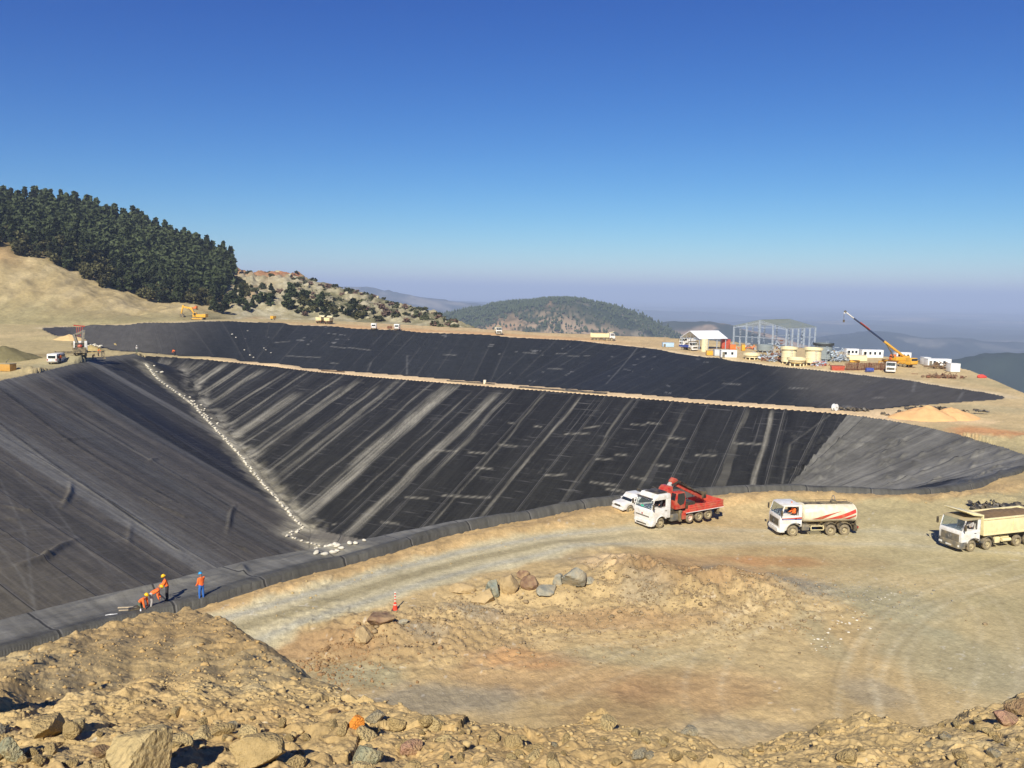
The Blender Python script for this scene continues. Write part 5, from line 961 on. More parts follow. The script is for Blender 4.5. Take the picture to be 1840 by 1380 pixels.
def ground_pt(px, py, z=None, d0=30, d1=480):
    return hit(px, py, ground, d0, d1, 4000)
def head(a): return math.atan2(-math.sin(math.radians(a)), -math.cos(math.radians(a)))    # heading to the left and a degrees towards the camera
p = ground_pt(1176, 950); CT = make_crane_truck((p[0], p[1]+1.0, p[2]), head(33)); CT.scale = (.95, .95, .95)
p = ground_pt(1422, 964); TK = make_tanker((p[0], p[1]+1.05, p[2]), head(6.5))
p = ground_pt(1738, 992); DT = make_dump((p[0], p[1]+1.05, p[2]), head(20), 'cream dump truck carrying soil at the right end of the haul road', star=True, rmat=P_KHAKI)
# pickup behind the crane truck
def make_pickup(loc, rz):
    t = empty('pickup_truck', loc, rz, 'white pickup with yellow kit on its bed behind the crane truck', 'pickup')
    MB().prism([(.85, .42), (.9, .85), (.75, 1.0), (-.1, 1.08), (-.75, 1.72), (-1.9, 1.75), (-2.05, 1.1), (-4.1, 1.1), (-4.15, .5), (-3.75, .45)]+arc(-3.1, .4, .44, 175, 5)[0:]+[(-2.5, .42), (-.5, .42)]+arc(0, .4, .44, 175, 5), -.88, .88).build('body', P_WHITE, t, .05)
    for s in (-1, 1):
        MB().prism([(-.35, 1.13), (-.85, 1.62), (-1.75, 1.65), (-1.85, 1.13)], *sorted((s*.88, s*.89))).build('window', GLASS, t); MB().box(.84, .92, s*.68-.15, s*.68+.15, .72, .88).build('headlight', LAMP, t, .02); MB().box(-.45, -.3, *sorted((s*.9, s*1.08)), 1.1, 1.26).build('mirror', P_WHITE, t, .02)
        for x in (0, -3.1): wheel(t, x, s, .9, .39)
    MB().add([(-.12, -.78, 1.12), (-.12, .78, 1.12), (-.72, .70, 1.66), (-.72, -.70, 1.66)], [(0, 1, 2, 3)]).build('windshield', GLASS, t); MB().box(.86, .93, -.45, .45, .7, .86).build('grille', P_BLACK, t, .01); MB().box(.7, .95, -.88, .88, .4, .6).build('bumper', P_WHITE, t, .05)
    r = MB()
    for x in (-2.15, -4.0): r.bar((x, -.8, 1.1), (x, -.8, 1.9), .06); r.bar((x, .8, 1.1), (x, .8, 1.9), .06); r.bar((x, -.85, 1.9), (x, .85, 1.9), .06)
    r.build('roll_bar', P_BLACK, t); return t
p = ground_pt(1126, 930); PK = make_pickup((p[0]+.1, p[1]+2.2, p[2]), head(30)); o = MB().box(-.35, .35, -.3, .3, .1, .5).tube([(-.35, -.3, .5), (-.35, -.3, .75), (.35, -.3, .75), (.35, -.3, .5)], .025, 6).box(-.3, .3, -.25, .25, 0, .1).build('generator', P_YEL, None, .02); tag(o, 'small yellow machine standing on the bed of the white pickup', 'machine'); o.location = (PK.location.x+2.2, PK.location.y+1.25, PK.location.z+1.1)
# far haul trucks and vans on the pond road
def far_put(px, py): return hit(px, py, ground, 120, 480, 5000)
for px, py, rz, lab, cm, bm_, ld in [(1100, 613, math.radians(-3), 'tan dump truck driving right along the far pond road', P_WHITE, P_CREAM, True), (896, 602, math.radians(-84), 'white dump truck seen from the front on the far pond road', P_WHITE, P_BEIGE, False), (576, 581, math.radians(88), 'left of the two yellow haul trucks seen from behind on the far road', P_YEL, P_CREAM, True), (590, 582, math.radians(90), 'right of the two yellow haul trucks seen from behind on the far road', P_YEL, P_CREAM, True)]:
    p = far_put(px, py); make_dump((p[0], p[1]+3, p[2]), rz, lab, cm, bm_, ld, four=px > 1000, sc=1.0)
p = far_put(372, 573); make_dump((p[0], p[1]+1, p[2]), math.radians(6), 'dusty grey dump truck waiting beside the yellow excavator', P_WHITE, P_GREY, True, four=False)
def make_van(loc, rz, label, bus=False, sc=1.):
    t = empty('minibus' if bus else 'van', loc, rz, label, 'van', None, sc); L_ = -4.6 if bus else -3.8
    MB().prism([(.9, .4), (.95, .85), (.55, 1.15), (.1, 1.95), (-.2, 2.15), (L_+.1, 2.2), (L_, 2.0), (L_-.05, .45), (L_+.55, .4)]+arc(L_+1.0, .38, .42, 175, 5)+arc(0, .38, .42, 175, 5), -.95, .95).build('body', P_WHITE, t, .07)
    MB().box(L_-.075, L_-.02, -.72, .72, 1.3, 1.85).build('rear_window', GLASS, t, .01); MB().add([(.5, -.82, 1.22), (.5, .82, 1.22), (.12, .78, 1.93), (.12, -.78, 1.93)], [(0, 1, 2, 3)]).build('windshield', GLASS, t)
    for s in (-1, 1):
        for k in range(4 if bus else 3): x = .15-k*1.15; MB().box(x-1.0, x-.05, *sorted((s*.95, s*.962)), 1.25, 1.85).build('window', GLASS, t, .005)
        for x in (0, L_+1.0): wheel(t, x, s, .95, .37)
        MB().box(L_-.08, L_-.04, s*.82-.08, s*.82+.08, .8, 1.2).build('tail_lamp', REDL, t, .01); MB().box(.9, .98, s*.65-.16, s*.65+.16, .75, .92).build('headlight', LAMP, t, .02)
    MB().box(L_-.12, L_-.04, -.93, .93, .42, .66).build('bumper', P_GREY, t, .03); return t
p = far_put(671, 592); make_van((p[0], p[1]+2.5, p[2]), math.radians(95), 'left of the two white vans parked on the far pond road', sc=1.15); p = far_put(713, 593); make_van((p[0], p[1]+2.5, p[2]), math.radians(92), 'right of the two white vans parked on the far pond road', sc=1.15)
p = hit(87, 655, ground, 90, 300); make_van((p[0], p[1]+4.6, p[2]), math.radians(99), 'white minibus seen from behind at the left edge of the near pond', True, 1.0)
# ------------------------------------------------------------------ people
SKIN = mat('skin', S(168, 116, 88), rough=.6, var=.08); HAIR = mat('hair', S(34, 26, 22), rough=.8)
def cloth(n, c): return mat('cloth_'+n, S(*c), rough=.9, var=.12, scale=6)
C_OR = cloth('hi_vis_orange', (250, 116, 48)); C_JEAN = cloth('blue_work_trousers', (52, 104, 178)); C_GREY = cloth('grey_trousers', (172, 166, 158)); C_DARK = cloth('dark_trousers', (52, 50, 52)); C_BOOT = cloth('boots', (50, 40, 34)); C_GRN = cloth('grey_green', (92, 100, 84)); C_REF = mat('reflective_tape', S(214, 210, 190), rough=.5)
H_YEL = mat('helmet_yellow', S(236, 186, 20), rough=.35, var=.04); H_BLU = mat('helmet_blue', S(36, 150, 206), rough=.35, var=.04); H_WHT = mat('helmet_white', S(228, 228, 222), rough=.35, var=.04)
def make_person(loc, rz, label, top, legs, helmet, lean=0, knee=0, arms=((10, 25), (10, 25)), kneel=False, look=0, name='person', group=None, sc=1, seated=False, hands=True):
    """figure facing local +x; lean = forward bend of the trunk in degrees, knee = bend of the knees, arms = (upper, fore) swing per side"""
    root = empty(name, loc, rz, label, 'person', group, sc); L = math.radians(lean); K = math.radians(knee)
    th, shn = .44, .43; fw = lambda a: np.array([math.sin(a), 0, math.cos(a)])
    if kneel: hipz = .09+.44*math.cos(math.radians(25)); 
    else: hipz = .09+shn*math.cos(K*.55)+th*math.cos(K*.45)
    hip = np.array([0., 0, hipz]); hx = -.28*math.sin(L)*(.9 if not kneel else .3); hip[0] = hx
    V = []; E = []; R = []; tagv = []
    def v(p, r, t): V.append(tuple(p)); R.append(r if hasattr(r, '__len__') else (r, r)); tagv.append(t); return len(V)-1
    def e(a, b): E.append((a, b))
    pel = v(hip, (.155, .125), 'leg'); sp = hip+fw(L*.75)*.2; spv = v(sp, (.145, .115), 'top'); ch = sp+fw(L)*.22; chv = v(ch, (.175, .125), 'top'); nk = ch+fw(L)*.13; nkv = v(nk, (.075, .075), 'top'); n2 = nk+fw(L*.8)*.08; n2v = v(n2, .058, 'skin')
    for a, b in ((pel, spv), (spv, chv), (chv, nkv), (nkv, n2v)): e(a, b)
    wrists = []; feet = []
    for s, (ua, fa) in zip((1, -1), arms):
        sh = ch+fw(L)*.07+np.array([0, s*.19, 0]); shv = v(sh, .078, 'top'); e(chv, shv); u = math.radians(ua); el = sh+np.array([math.sin(u), s*.06, -math.cos(u)])*.29; elv = v(el, .05, 'top'); e(shv, elv)
        q = math.radians(fa); wr = el+np.array([math.sin(q), -s*.04, -math.cos(q)])*.25; wrv = v(wr, .033, 'top'); e(elv, wrv); hd = wr+np.array([math.sin(q), 0, -math.cos(q)])*.06; hv = v(hd, (.04, .022), 'skin'); e(wrv, hv); wrists.append((wr, hd, q, s))
        hj = hip+np.array([0, s*.095, -.03]); hjv = v(hj, .105, 'leg'); e(pel, hjv)
        if kneel: kn = hj+np.array([math.sin(math.radians(25)), s*.06, -math.cos(math.radians(25))])*.44; kn[2] = .09; an = kn+np.array([-.40, 0, .0])
        else: a = K*.45+(.08*s if lean < 20 else 0); kn = hj+np.array([math.sin(a), s*.05, -math.cos(a)])*th; b = K*.55; an = kn+np.array([-math.sin(b), s*.02, -math.cos(b)])*shn; an[2] = max(.09, an[2])
        knv = v(kn, .068, 'leg'); anv = v(an, .048, 'leg'); toe = an+np.array([.16, s*.03, -.045]) if not kneel else an+np.array([-.12, 0, -.03]); toe[2] = max(toe[2], .045); tv = v(toe, (.042, .035), 'boot'); e(hjv, knv); e(knv, anv); e(anv, tv)
    me = bpy.data.meshes.new('body'); me.from_pydata(V, E, []); o = bpy.data.objects.new('body', me); COL.objects.link(o)
    o.modifiers.new('skin', 'SKIN'); 
    if not me.skin_vertices: me.attributes
    sv = me.skin_vertices[0].data
    for k, r in enumerate(R): sv[k].radius = r; sv[k].use_root = (k == 0)
    sb = o.modifiers.new('sub', 'SUBSURF'); sb.levels = sb.render_levels = 2
    dg = bpy.context.evaluated_depsgraph_get(); m2 = bpy.data.meshes.new_from_object(o.evaluated_get(dg)); bpy.data.objects.remove(o)
    bm = bmesh.new(); bm.from_mesh(m2); VV = np.array(V)
    A = np.array([V[a] for a, b in E]); B = np.array([V[b] for a, b in E]); tg = [tagv[b] if tagv[b] != 'top' or tagv[a] == 'top' else 'top' for a, b in E]
    def region(p):
        d = B-A; t = np.clip(((p-A)*d).sum(1)/((d*d).sum(1)+1e-9), 0, 1); k = int(np.argmin(np.linalg.norm(p-A-d*t[:, None], axis=1))); return tg[k]
    reg = [region(np.array(f.calc_center_median())) for f in bm.faces]; bm.normal_update()
    vs = np.array([x.co for x in bm.verts]); ns = np.array([x.normal for x in bm.verts]); fs = [tuple(x.index for x in f.verts) for f in bm.faces]; bm.free()
    # head, face, ears, fingers belong to the body mesh
    hb = MB(); hc = n2+fw(L*.55+math.radians(look))*.13; 
    hb.ball(hc, (.098, .078, .118), 10); fx = np.array([math.cos(L*.55+math.radians(look)), 0, -math.sin(L*.55+math.radians(look))]); fz = np.array([-fx[2], 0, fx[0]])
    hb.ball(hc+fx*.10-fz*.01, (.022, .016, .026), 5); hb.ball(hc+fx*.088-fz*.062, (.014, .028, .01), 5)
    for s in (-1, 1): hb.ball(hc+np.array([0, s*.08, 0])-fz*.005, (.022, .012, .032), 5)
    for wr, hd, q, s in wrists:
        dv = np.array([math.sin(q), 0, -math.cos(q)]); pv = np.array([math.cos(q), 0, math.sin(q)])
        for k in range(4):
            b0 = hd+dv*.035+np.array([0, 0, 0])+np.cross(dv, [0, 1, 0])*((k-1.5)*.02); l = [.07, .08, .075, .06][k]; inn = np.array([0, -s, 0]); hb.tube([b0, b0+dv*l*.5+inn*.008, b0+dv*l*.85+inn*.03], [.0095, .009, .007], 6)
        b0 = hd+pv*.035; hb.tube([b0-dv*.02, b0+pv*.03+dv*.015, b0+pv*.04+dv*.045], [.011, .010, .008], 6)
    keepf = fs; nb = len(vs); Vb = [tuple(p) for p in vs]+hb.v; Fb = list(fs)+[tuple(i+nb for i in f) for f in hb.f]
    body = mesh_obj('body', Vb, Fb, SKIN, root, 60)
    def layer(nm, rg, mm, off):
        ff = [f for f, r in zip(fs, reg) if r in rg]; used = sorted({i for f in ff for i in f}); mp = {i: k for k, i in enumerate(used)}
        return mesh_obj(nm, [tuple(vs[i]+ns[i]*off) for i in used], [tuple(mp[i] for i in f) for f in ff], mm, root, 80)
    layer('trousers', ('leg',), legs, .010); layer('jacket', ('top',), top, .016); layer('boots', ('boot',), C_BOOT, .014)
    eb = MB(); [eb.ball(hc+fx*.09+np.array([0, s*.033, 0])+fz*.02, .012, 4) for s in (-1, 1)]; eb.build('eyes', DARK, root)
    MB().ball(hc-fx*.02+fz*.02, (.098, .084, .105), 8).build('hair', HAIR, root) if not helmet else None
    if helmet:
        hm_ = MB(); N0 = 0; prof = [(.155, -.005), (.128, .0), (.126, .04), (.11, .085), (.07, .12), (.001, .135)]; hm_.lathe(prof, n=16)
        V2 = []
        for p in hm_.v: q = hc+fz*(.045+p[2])+fx*(p[0]*(1.12 if p[0] > 0 else 1))+np.array([0, p[1]*.9, 0]); V2.append(tuple(q))
        hm_.v = V2; hm_.build('helmet', helmet, root, smooth=50)
    # reflective bands round the chest
    return root
def standp(px, py, H, d0=30, d1=300): return hit(px, py, H, d0, d1, 5000)
def liner_top(x, y): return np.interp(0, [0, 1], [0, 1])+pondA(x, y, baseZ(x, y))[0]+.12
p = standp(362, 1077, liner_top); make_person(p, math.radians(150), 'person in blue helmet, orange vest and blue trousers standing on the pond liner edge', C_OR, C_JEAN, H_BLU, 3, 5, ((12, 40), (8, 30)), look=12)
p = standp(299, 1080, liner_top); make_person(p, math.radians(205), 'person in yellow helmet and dark trousers standing behind the bending workers', C_OR, C_DARK, H_YEL, 14, 6, ((30, 70), (25, 60)), look=15)
p = standp(279, 1092, liner_top); make_person(p, math.radians(20), 'person in yellow helmet and grey trousers bending down beside the standing worker', C_OR, C_GREY, H_YEL, 72, 20, ((5, 20), (-5, 15)), look=-10)
p = standp(253, 1096, liner_top); make_person(p, math.radians(-15), 'person in yellow helmet crouching at the left with hands on the liner', C_OR, C_GRN, H_YEL, 55, 0, ((10, 5), (20, 10)), kneel=True, look=-10)
def H5(x, y): return np.where(inside(x, y, PONDA), pondA(x, y, baseZ(x, y))[0]+.1, np.where(inside(x, y, PONDB), pondB(x, y, baseZ(x, y))[0]+.1, ground(x, y)))
for px, py, rz, lab, top, lg, hl, ln, sc in [(182, 641, 200, 'person in orange bending over the liner corner by the earth heap', C_OR, C_DARK, H_YEL, 40, 1.05), (177, 640, 20, 'person in orange standing at the liner corner by the earth heap', C_OR, C_DARK, None, 10, 1.05), (168, 646, 90, 'person in orange crouching on the earth bank left of the liner corner', C_OR, C_DARK, None, 75, .9), (313, 639, 160, 'person in orange bending on the dividing berm', C_OR, C_DARK, None, 62, 1.15), (246, 636, 100, 'person in pale clothes walking on the berm by the liner corner', C_GREY, C_GRN, H_WHT, 4, 1.05), (141, 627, 60, 'person in grey standing beside the earth heap near the crane truck', C_GREY, C_GRN, H_WHT, 2, 1.05), (108, 653, 100, 'person in orange and dark trousers standing beside the white minibus', C_OR, C_DARK, None, 6, 1.1)]:
    p = hit(px, py, H5, 90, 330, 5000); make_person(p, math.radians(rz), lab, top, lg, hl, ln, 8, ((15, 40), (10, 30)), sc=sc)
# drivers behind the open side windows
def seat_in(truck, lab, top, x=-.15, y=.72, z=1.05):
    m_ = Matrix.Translation(truck.location) @ Matrix.Rotation(truck.rotation_euler.z, 4, 'Z'); q = m_ @ Vector((x, y, z)); make_person(q, truck.rotation_euler.z+.3, lab, top, C_DARK, None, 4, 80, ((35, 80), (35, 80)), look=0)
seat_in(TK, 'person in orange driving the cream tanker', C_OR, z=1.28); seat_in(DT, 'person in pale clothes driving the cream dump truck', C_GREY, z=1.3); seat_in(CT, 'person in dark clothes driving the white crane truck', C_DARK, z=1.28)
# ------------------------------------------------------------------ sandbags along the valley and on the far slope
_b = MB().ball((0, 0, 0), (.42, .27, .19), 6); 
for k, q in enumerate(_b.v): _b.v[k] = (q[0]*(1-.15*abs(q[1])), q[1], q[2]*(1+.25*math.sin(q[0]*5)))
_b = _b.build('sandbag', mat('sandbag_cloth', S(208, 200, 178), rough=.95, var=.2, scale=4, rnd=.12, bump=.02, bscale=14)); BAG = _b.data; bpy.data.objects.remove(_b)
def bagline(pts, step, lab, grp, H, jit=.25, sc=1., skip=0, d0=60, d1=460):
    W3 = [hit(a, b, H, d0, d1, 5000) for a, b in pts]; L_ = 0
    for a, b in zip(W3[:-1], W3[1:]):
        l = np.linalg.norm(b-a); n = max(1, int(l/step))
        for k in range(n):
            if random.random() < skip: continue
            q = a+(b-a)*(k+random.random()*.5)/n; x = q[0]+random.gauss(0, jit); y = q[1]+random.gauss(0, jit); z = float(H(np.array([x]), np.array([y]))[0]); s = sc*random.uniform(.8, 1.2)
            o = bpy.data.objects.new('sandbag', BAG); COL.objects.link(o); put(o, (x, y, z+.14*s), random.uniform(0, 3.1), random.uniform(-.2, .2), random.uniform(-.2, .2), s); tag(o, lab, 'sandbag', grp)
PA = lambda x, y: pondA(x, y, baseZ(x, y))[0]+.12
PB = lambda x, y: pondB(x, y, baseZ(x, y))[0]+.15
bagline([(262, 655), (285, 683), (320, 708), (352, 732), (372, 756), (400, 784), (430, 818), (455, 850), (480, 878), (505, 905), (525, 928), (545, 948)], .52, 'white sandbag in the line down the valley of the near pond', 'sandbags down the valley of the near pond', PA, .16, .72)
bagline([(543, 950), (528, 957), (512, 962)], .7, 'white sandbag in the zigzag row on the floor of the near pond', 'sandbags in the zigzag on the pond floor', PA, .15, .7)
bagline([(512, 963), (540, 972), (570, 979), (600, 986)], .8, 'white sandbag in the zigzag row on the floor of the near pond', 'sandbags in the zigzag on the pond floor', PA, .15, .7)
bagline([(652, 972), (630, 979), (608, 990), (592, 1000)], .7, 'white sandbag in the short row by the liner lip', 'sandbags by the liner lip', PA, .15, .7); bagline([(588, 1000), (575, 996), (560, 993)], .8, 'white sandbag in the short row by the liner lip', 'sandbags by the liner lip', PA, .15, .7)
bagline([(268, 661), (290, 670)], .8, 'white sandbag strewn at the top of the valley', 'sandbags strewn at the top of the valley', PA, 1.4, 1.0); bagline([(340, 712), (362, 735), (385, 765)], .9, 'white sandbag lying beside the valley line', 'sandbags beside the valley line', PA, .7, .75)
bagline([(411, 594), (428, 611), (440, 628), (456, 648)], 3.0, 'white sandbag in the left hand row down the far pond slope', 'sandbags in the left row on the far slope', PB, .5, 1.05, .15, 200); bagline([(441, 592), (447, 600)], 2.6, 'white sandbag at the top of the right hand row on the far slope', 'sandbags at the top of the right row', PB, .6, 1.0, 0, 200); bagline([(462, 617), (478, 629), (490, 639)], 2.4, 'white sandbag in the right hand row down the far pond slope', 'sandbags in the right row on the far slope', PB, .4, 1.05, .1, 200)
for k in range(34):
    px = 158+26*random.random()+0; p = hit(px, 622+4*random.random(), ground, 120, 330, 4000); o = bpy.data.objects.new('sandbag', BAG); COL.objects.link(o); put(o, (p[0], p[1], p[2]+.15+.55*random.random()), random.uniform(0, 3), random.uniform(-.3, .3), random.uniform(-.3, .3), 1.2); tag(o, 'white sandbag in the heap between the two sand piles on the left', 'sandbag', 'sandbags in the heap by the sand piles')
# ------------------------------------------------------------------ heaps
def heap(px, py, rx, ry, h, m, lab, seed, H=ground, d0=90, d1=330):
    p = hit(px, py, H, d0, d1, 4000); n = 40; a = np.linspace(0, 2*np.pi, n); r = np.linspace(0, 1, 14); A, Rr = np.meshgrid(a, r); X = Rr*np.cos(A)*rx*(1+.12*np.sin(3*A+seed)); Y = Rr*np.sin(A)*ry; Z = h*(1-Rr)**.85*(1+.0*A)-.4*(Rr > .95)+.12*h*fbm(X*1.2+seed, Y*1.2, seed, 4)*(1-Rr**3); X[:, -1] = X[:, 0]; Y[:, -1] = Y[:, 0]; Z[:, -1] = Z[:, 0]
    o = grid_obj('sand_pile', X, Y, Z, m); o.location = (p[0], p[1]+ry*.6, p[2]); return tag(o, lab, 'sand pile')
SANDM = mat('pile_sand', S(206, 176, 124), rough=.95, var=.12, scale=.8, bump=.06, bscale=3, spec=.1); SANDO = mat('pile_orange', S(212, 168, 116), rough=.95, var=.12, scale=.8, bump=.06, bscale=3, spec=.1); EARTH = mat('pile_earth', S(168, 148, 98), rough=.95, var=.25, scale=.9, bump=.12, bscale=2, spec=.1); OLV = mat('pile_olive', S(116, 108, 76), rough=.95, var=.2, scale=.5, bump=.1, bscale=2, spec=.1)
heap(203, 628, 6.5, 3.5, 2.2, EARTH, 'pointed tan sand pile right of the white sandbag heap', 1); heap(118, 612, 5.0, 3.5, 1.8, SANDM, 'low pale sand pile behind the crane truck on the left', 2); heap(152, 617, 4, 3, 1.6, SANDM, 'small pale sand pile left of the white sandbag heap', 3); heap(158, 634, 4.6, 3, 2.0, EARTH, 'grey tan earth heap beside the minibus', 4); heap(-12, 650, 9, 6, 3.2, OLV, 'dark olive earth mound cut by the left edge', 5)
heap(1675, 756, 6.0, 3.5, 2.3, SANDO, 'left of the two orange sand piles at the right end of the berm', 6); heap(1718, 755, 5.0, 3.0, 1.9, SANDO, 'right of the two orange sand piles at the right end of the berm', 7)
# ------------------------------------------------------------------ cone
p = hit(710, 1097, ground, 34, 90); t = empty('traffic_cone', p, 0, 'tall orange and white traffic cone beside the haul road', 'cone'); CO = mat('cone_orange', S(226, 70, 44), rough=.6, var=.05)
MB().box(-.24, .24, -.24, .24, 0, .06).build('base', P_BLACK, t, .015); MB().lathe([(.17, .06), (.11, .50), (.085, .52), (.001, .52)]).build('cone', CO, t); MB().lathe([(.128, .40), (.12, .46), (.001, .46)]).build('band', C_REF, t)
po = MB()
po.tube([(0, 0, .5), (0, 0, 1.22)], .05, 10); pob = po.build('post', CO, t)
for z in (.62, .82, 1.02): MB().tube([(0, 0, z), (0, 0, z+.11)], .054, 10).build('band', C_REF, pob)
MB().ball((0, 0, 1.24), .06, 6).build('cap', C_REF, t)
# things lying by the workers
p = standp(243, 1098, liner_top); o = MB().box(-.4, .3, -.22, .22, 0, .22).ball((.1, 0, .25), (.25, .18, .12), 6).build('tool_bag', P_BLACK, None, .06); tag(put(o, p, .4), 'black tool bag beside the crouching worker', 'bag')
for k, (px, py) in enumerate(((228, 1092), (230, 1097), (232, 1103))):
    p = standp(px, py, liner_top); o = MB().box(-.55, .55, -.05, .05, 0, .05).build('timber_strip', mat('pale_timber', S(190, 172, 140), rough=.8, var=.2, scale=5)); tag(put(o, p, .15+.05*k), ['rearmost', 'middle', 'front'][k]+' of the three pale timber strips on the liner left of the workers', 'timber')
p = standp(205, 1109, liner_top); X, Y = np.meshgrid(np.linspace(-.55, .55, 16), np.linspace(-.4, .4, 12)); o = grid_obj('white_sheet', X, Y, .06+.05*fbm(X*4, Y*4, 900, 3), mat('white_fabric', S(226, 224, 216), rough=.8)); tag(put(o, p, .3), 'crumpled white sheet on the liner left of the crouching worker', 'sheet')
p = standp(253, 1101, liner_top); o = MB().lathe([(.05, 0), (.05, .2), (.02, .24), (.02, .28), (.001, .28)]).build('bottle', mat('white_plastic', S(230, 230, 228), rough=.4)); tag(put(o, p), 'small white bottle in front of the crouching worker', 'bottle')
# ------------------------------------------------------------------ offcuts of liner and kit on the berm
SCR = mat('liner_scrap', (.03, .03, .032), rough=.5, var=.3, scale=2, dirt=.35, dirtcol=DUSTC)
def scrap(px, py, rx, ry, n, lab, seed, H=ground, d0=60, d1=330, hh=.5):
    p = hit(px, py, H, d0, d1, 4000); r = np.random.default_rng(seed); m_ = MB()
    for k in range(n):
        a = r.uniform(0, 3.14); c = np.array([r.normal()*rx*.4, r.normal()*ry*.4, r.uniform(.0, hh)]); l = r.uniform(.6, 1.8); u = np.array([math.cos(a), math.sin(a)*.6, r.uniform(-.2, .3)]); w_ = np.array([-math.sin(a), math.cos(a), r.uniform(-.6, .6)])*r.uniform(.15, .5); V = []
        for q in range(6):
            t_ = q/5-.5; b_ = c+u*l*t_+np.array([0, 0, .22*math.sin(q*1.9+k)]); V += [b_-w_, b_+np.array([0, 0, .12]), b_+w_]
        F = [];
        for q in range(5): F += [(q*3, q*3+1, q*3+4, q*3+3), (q*3+1, q*3+2, q*3+5, q*3+4)]
        m_.add([tuple(x) for x in V], F)
        if k % 3 == 0: m_.tube([tuple(c-u*l*.6), tuple(c+u*l*.6)], .16, 8)
    m_.box(-rx*.55, rx*.55, -ry*.5, ry*.5, -.3, .05); o = m_.build('liner_offcuts', SCR); o.location = tuple(p); return tag(o, lab, 'liner offcuts')
scrap(1808, 917, 4.2, 1.6, 46, 'heap of crumpled black liner offcuts behind the cream dump truck', 1, d1=200); scrap(1683, 742, 6.5, 2.4, 64, 'wide heap of black liner sheets behind the orange sand piles', 2, hh=.9); scrap(1625, 747, 3.5, 1.6, 20, 'small heap of black offcuts left of the orange sand piles', 3); scrap(1538, 738, 4, 1.2, 16, 'dark offcuts lying on the berm beside the white drum', 4)
p = hit(1500, 738, ground, 90, 300); t = empty('cable_drum', p, .6, 'white drum standing on the berm edge at the right', 'drum'); MB().lathe([(.001, -.3), (.62, -.3), (.62, -.22), (.3, -.22), (.3, .22), (.62, .22), (.62, .3), (.001, .3)], 'y', (0, 0, .62), 18).build('reel', H_WHT, t); MB().tube([(0, -.5, .62), (0, .5, .62)], .05, 6).build('shaft', P_STEEL, t)
for k, (px, py, l, lab) in enumerate(((975, 700, 11, 'long dark pipe lying on the berm near its middle'), (1050, 706, 9, 'dark ribbed pipe bundle lying on the berm right of the long pipe'), (598, 668, 7, 'dark timber beam lying on the berm near the left'), (845, 688, 12, 'thin dark rod lying on the berm beside the small drum'))):
    p = hit(px, py, ground, 120, 300, 4000); m_ = MB(); n = (3, 5, 1, 1)[k]
    for q in range(n): m_.tube([(-l/2, q*.28, .14+.05*q), (0, q*.28+.1, .14), (l/2, q*.28, .16)], .12, 8)
    o = m_.build('pipe' if k != 2 else 'beam', SCR if k != 2 else mat('dark_timber', S(92, 72, 50), rough=.9, var=.2)); tag(put(o, p, math.radians(-26)), lab, 'pipe' if k != 2 else 'beam')
p = hit(871, 690, ground, 120, 300, 4000); o = MB().lathe([(.001, 0), (.32, 0), (.32, .9), (.001, .9)]).build('drum', P_BEIGE, None, .02); tag(put(o, p), 'small pale drum standing on the berm', 'drum')
# ------------------------------------------------------------------ plant yard beyond the far pond
def gy(px, py): return hit(px, py, ground, 90, 480, 5000)
STEELG = mat('galvanised', S(176, 186, 194), rough=.5, metal=.2, var=.12); ROOFW = mat('white_sheet_roof', S(232, 234, 232), rough=.5, var=.05, scale=1); PURL = mat('purlins', S(138, 146, 130), rough=.6, var=.15); RUST = mat('rusty_steel', S(120, 78, 54), rough=.9, var=.35, scale=4); CONT = mat('cabin_white', S(236, 236, 230), rough=.5, var=.06, dirt=.15, dirtcol=DUSTC)
TANKC = mat('tank_cream', S(236, 222, 176), rough=.5, var=.06, dirt=.15, dirtcol=DUSTC); TANKG = mat('tank_grey', S(134, 142, 140), rough=.55, var=.1); TANKD = mat('tank_dark', S(58, 60, 58), rough=.6); BLUET = mat('blue_sheet', S(60, 130, 200), rough=.6); P_REDC = paint('rust_red', (176, 62, 44), .25)
# open shed
p = gy(1256, 629); t = empty('open_shed', p, math.radians(30), 'open sided shed with a white pitched roof at the left of the plant yard', 'shed'); Lh, Wd, he, ha = 12.5, 9.0, 4.0, 6.4
for x in (0, Lh/3, Lh*2/3, Lh):
    for y in (0, Wd): MB().box(x-.12, x+.12, y-.12, y+.12, -.5, he).build('post', STEELG, t)
rf = MB().prism([(-.5, he-.15), (Wd/2, ha), (Wd+.5, he-.15), (Wd+.5, he), (Wd/2, ha+.16), (-.5, he)], -.5, Lh+.5, 'x'); rf.build('roof', ROOFW, t)
tr = MB()
for x in (0, Lh/3, Lh*2/3, Lh): tr.bar((x, 0, he-.25), (x, Wd, he-.25), .15); [tr.bar((x, y, he-.25), (x, y, he-.2+(ha-he)*(1-abs(y-Wd/2)/(Wd/2))), .1) for y in (Wd*.25, Wd*.5, Wd*.75)]; [tr.bar((x, a*Wd, he-.25), (x, b_*Wd, he-.25+(ha-he)*c_), .08) for a, b_, c_ in ((.25, .5, 1), (.75, .5, 1), (.0, .25, .5), (1, .75, .5))]
tr.build('truss', STEELG, t)
# steel frame hall
p = gy(1412, 628); t = empty('steel_frame_hall', p, math.radians(47), 'large unclad steel frame hall with lattice columns and a ribbed roof', 'steel frame'); Wg = 21.; Ls = 25.; he = 7.6; ha = 10.2
def lattice(x, y, z1):
    m_ = MB()
    for s in (-.4, .4): m_.bar((x+s, y, -.5), (x+s, y, z1), .2)
    n = 8
    for k in range(n): z0 = z1*k/n; z2 = z1*(k+1)/n; s = .4 if k % 2 else -.4; m_.bar((x-s, y, z0), (x+s, y, z2), .16)
    m_.build('column', STEELG, t)
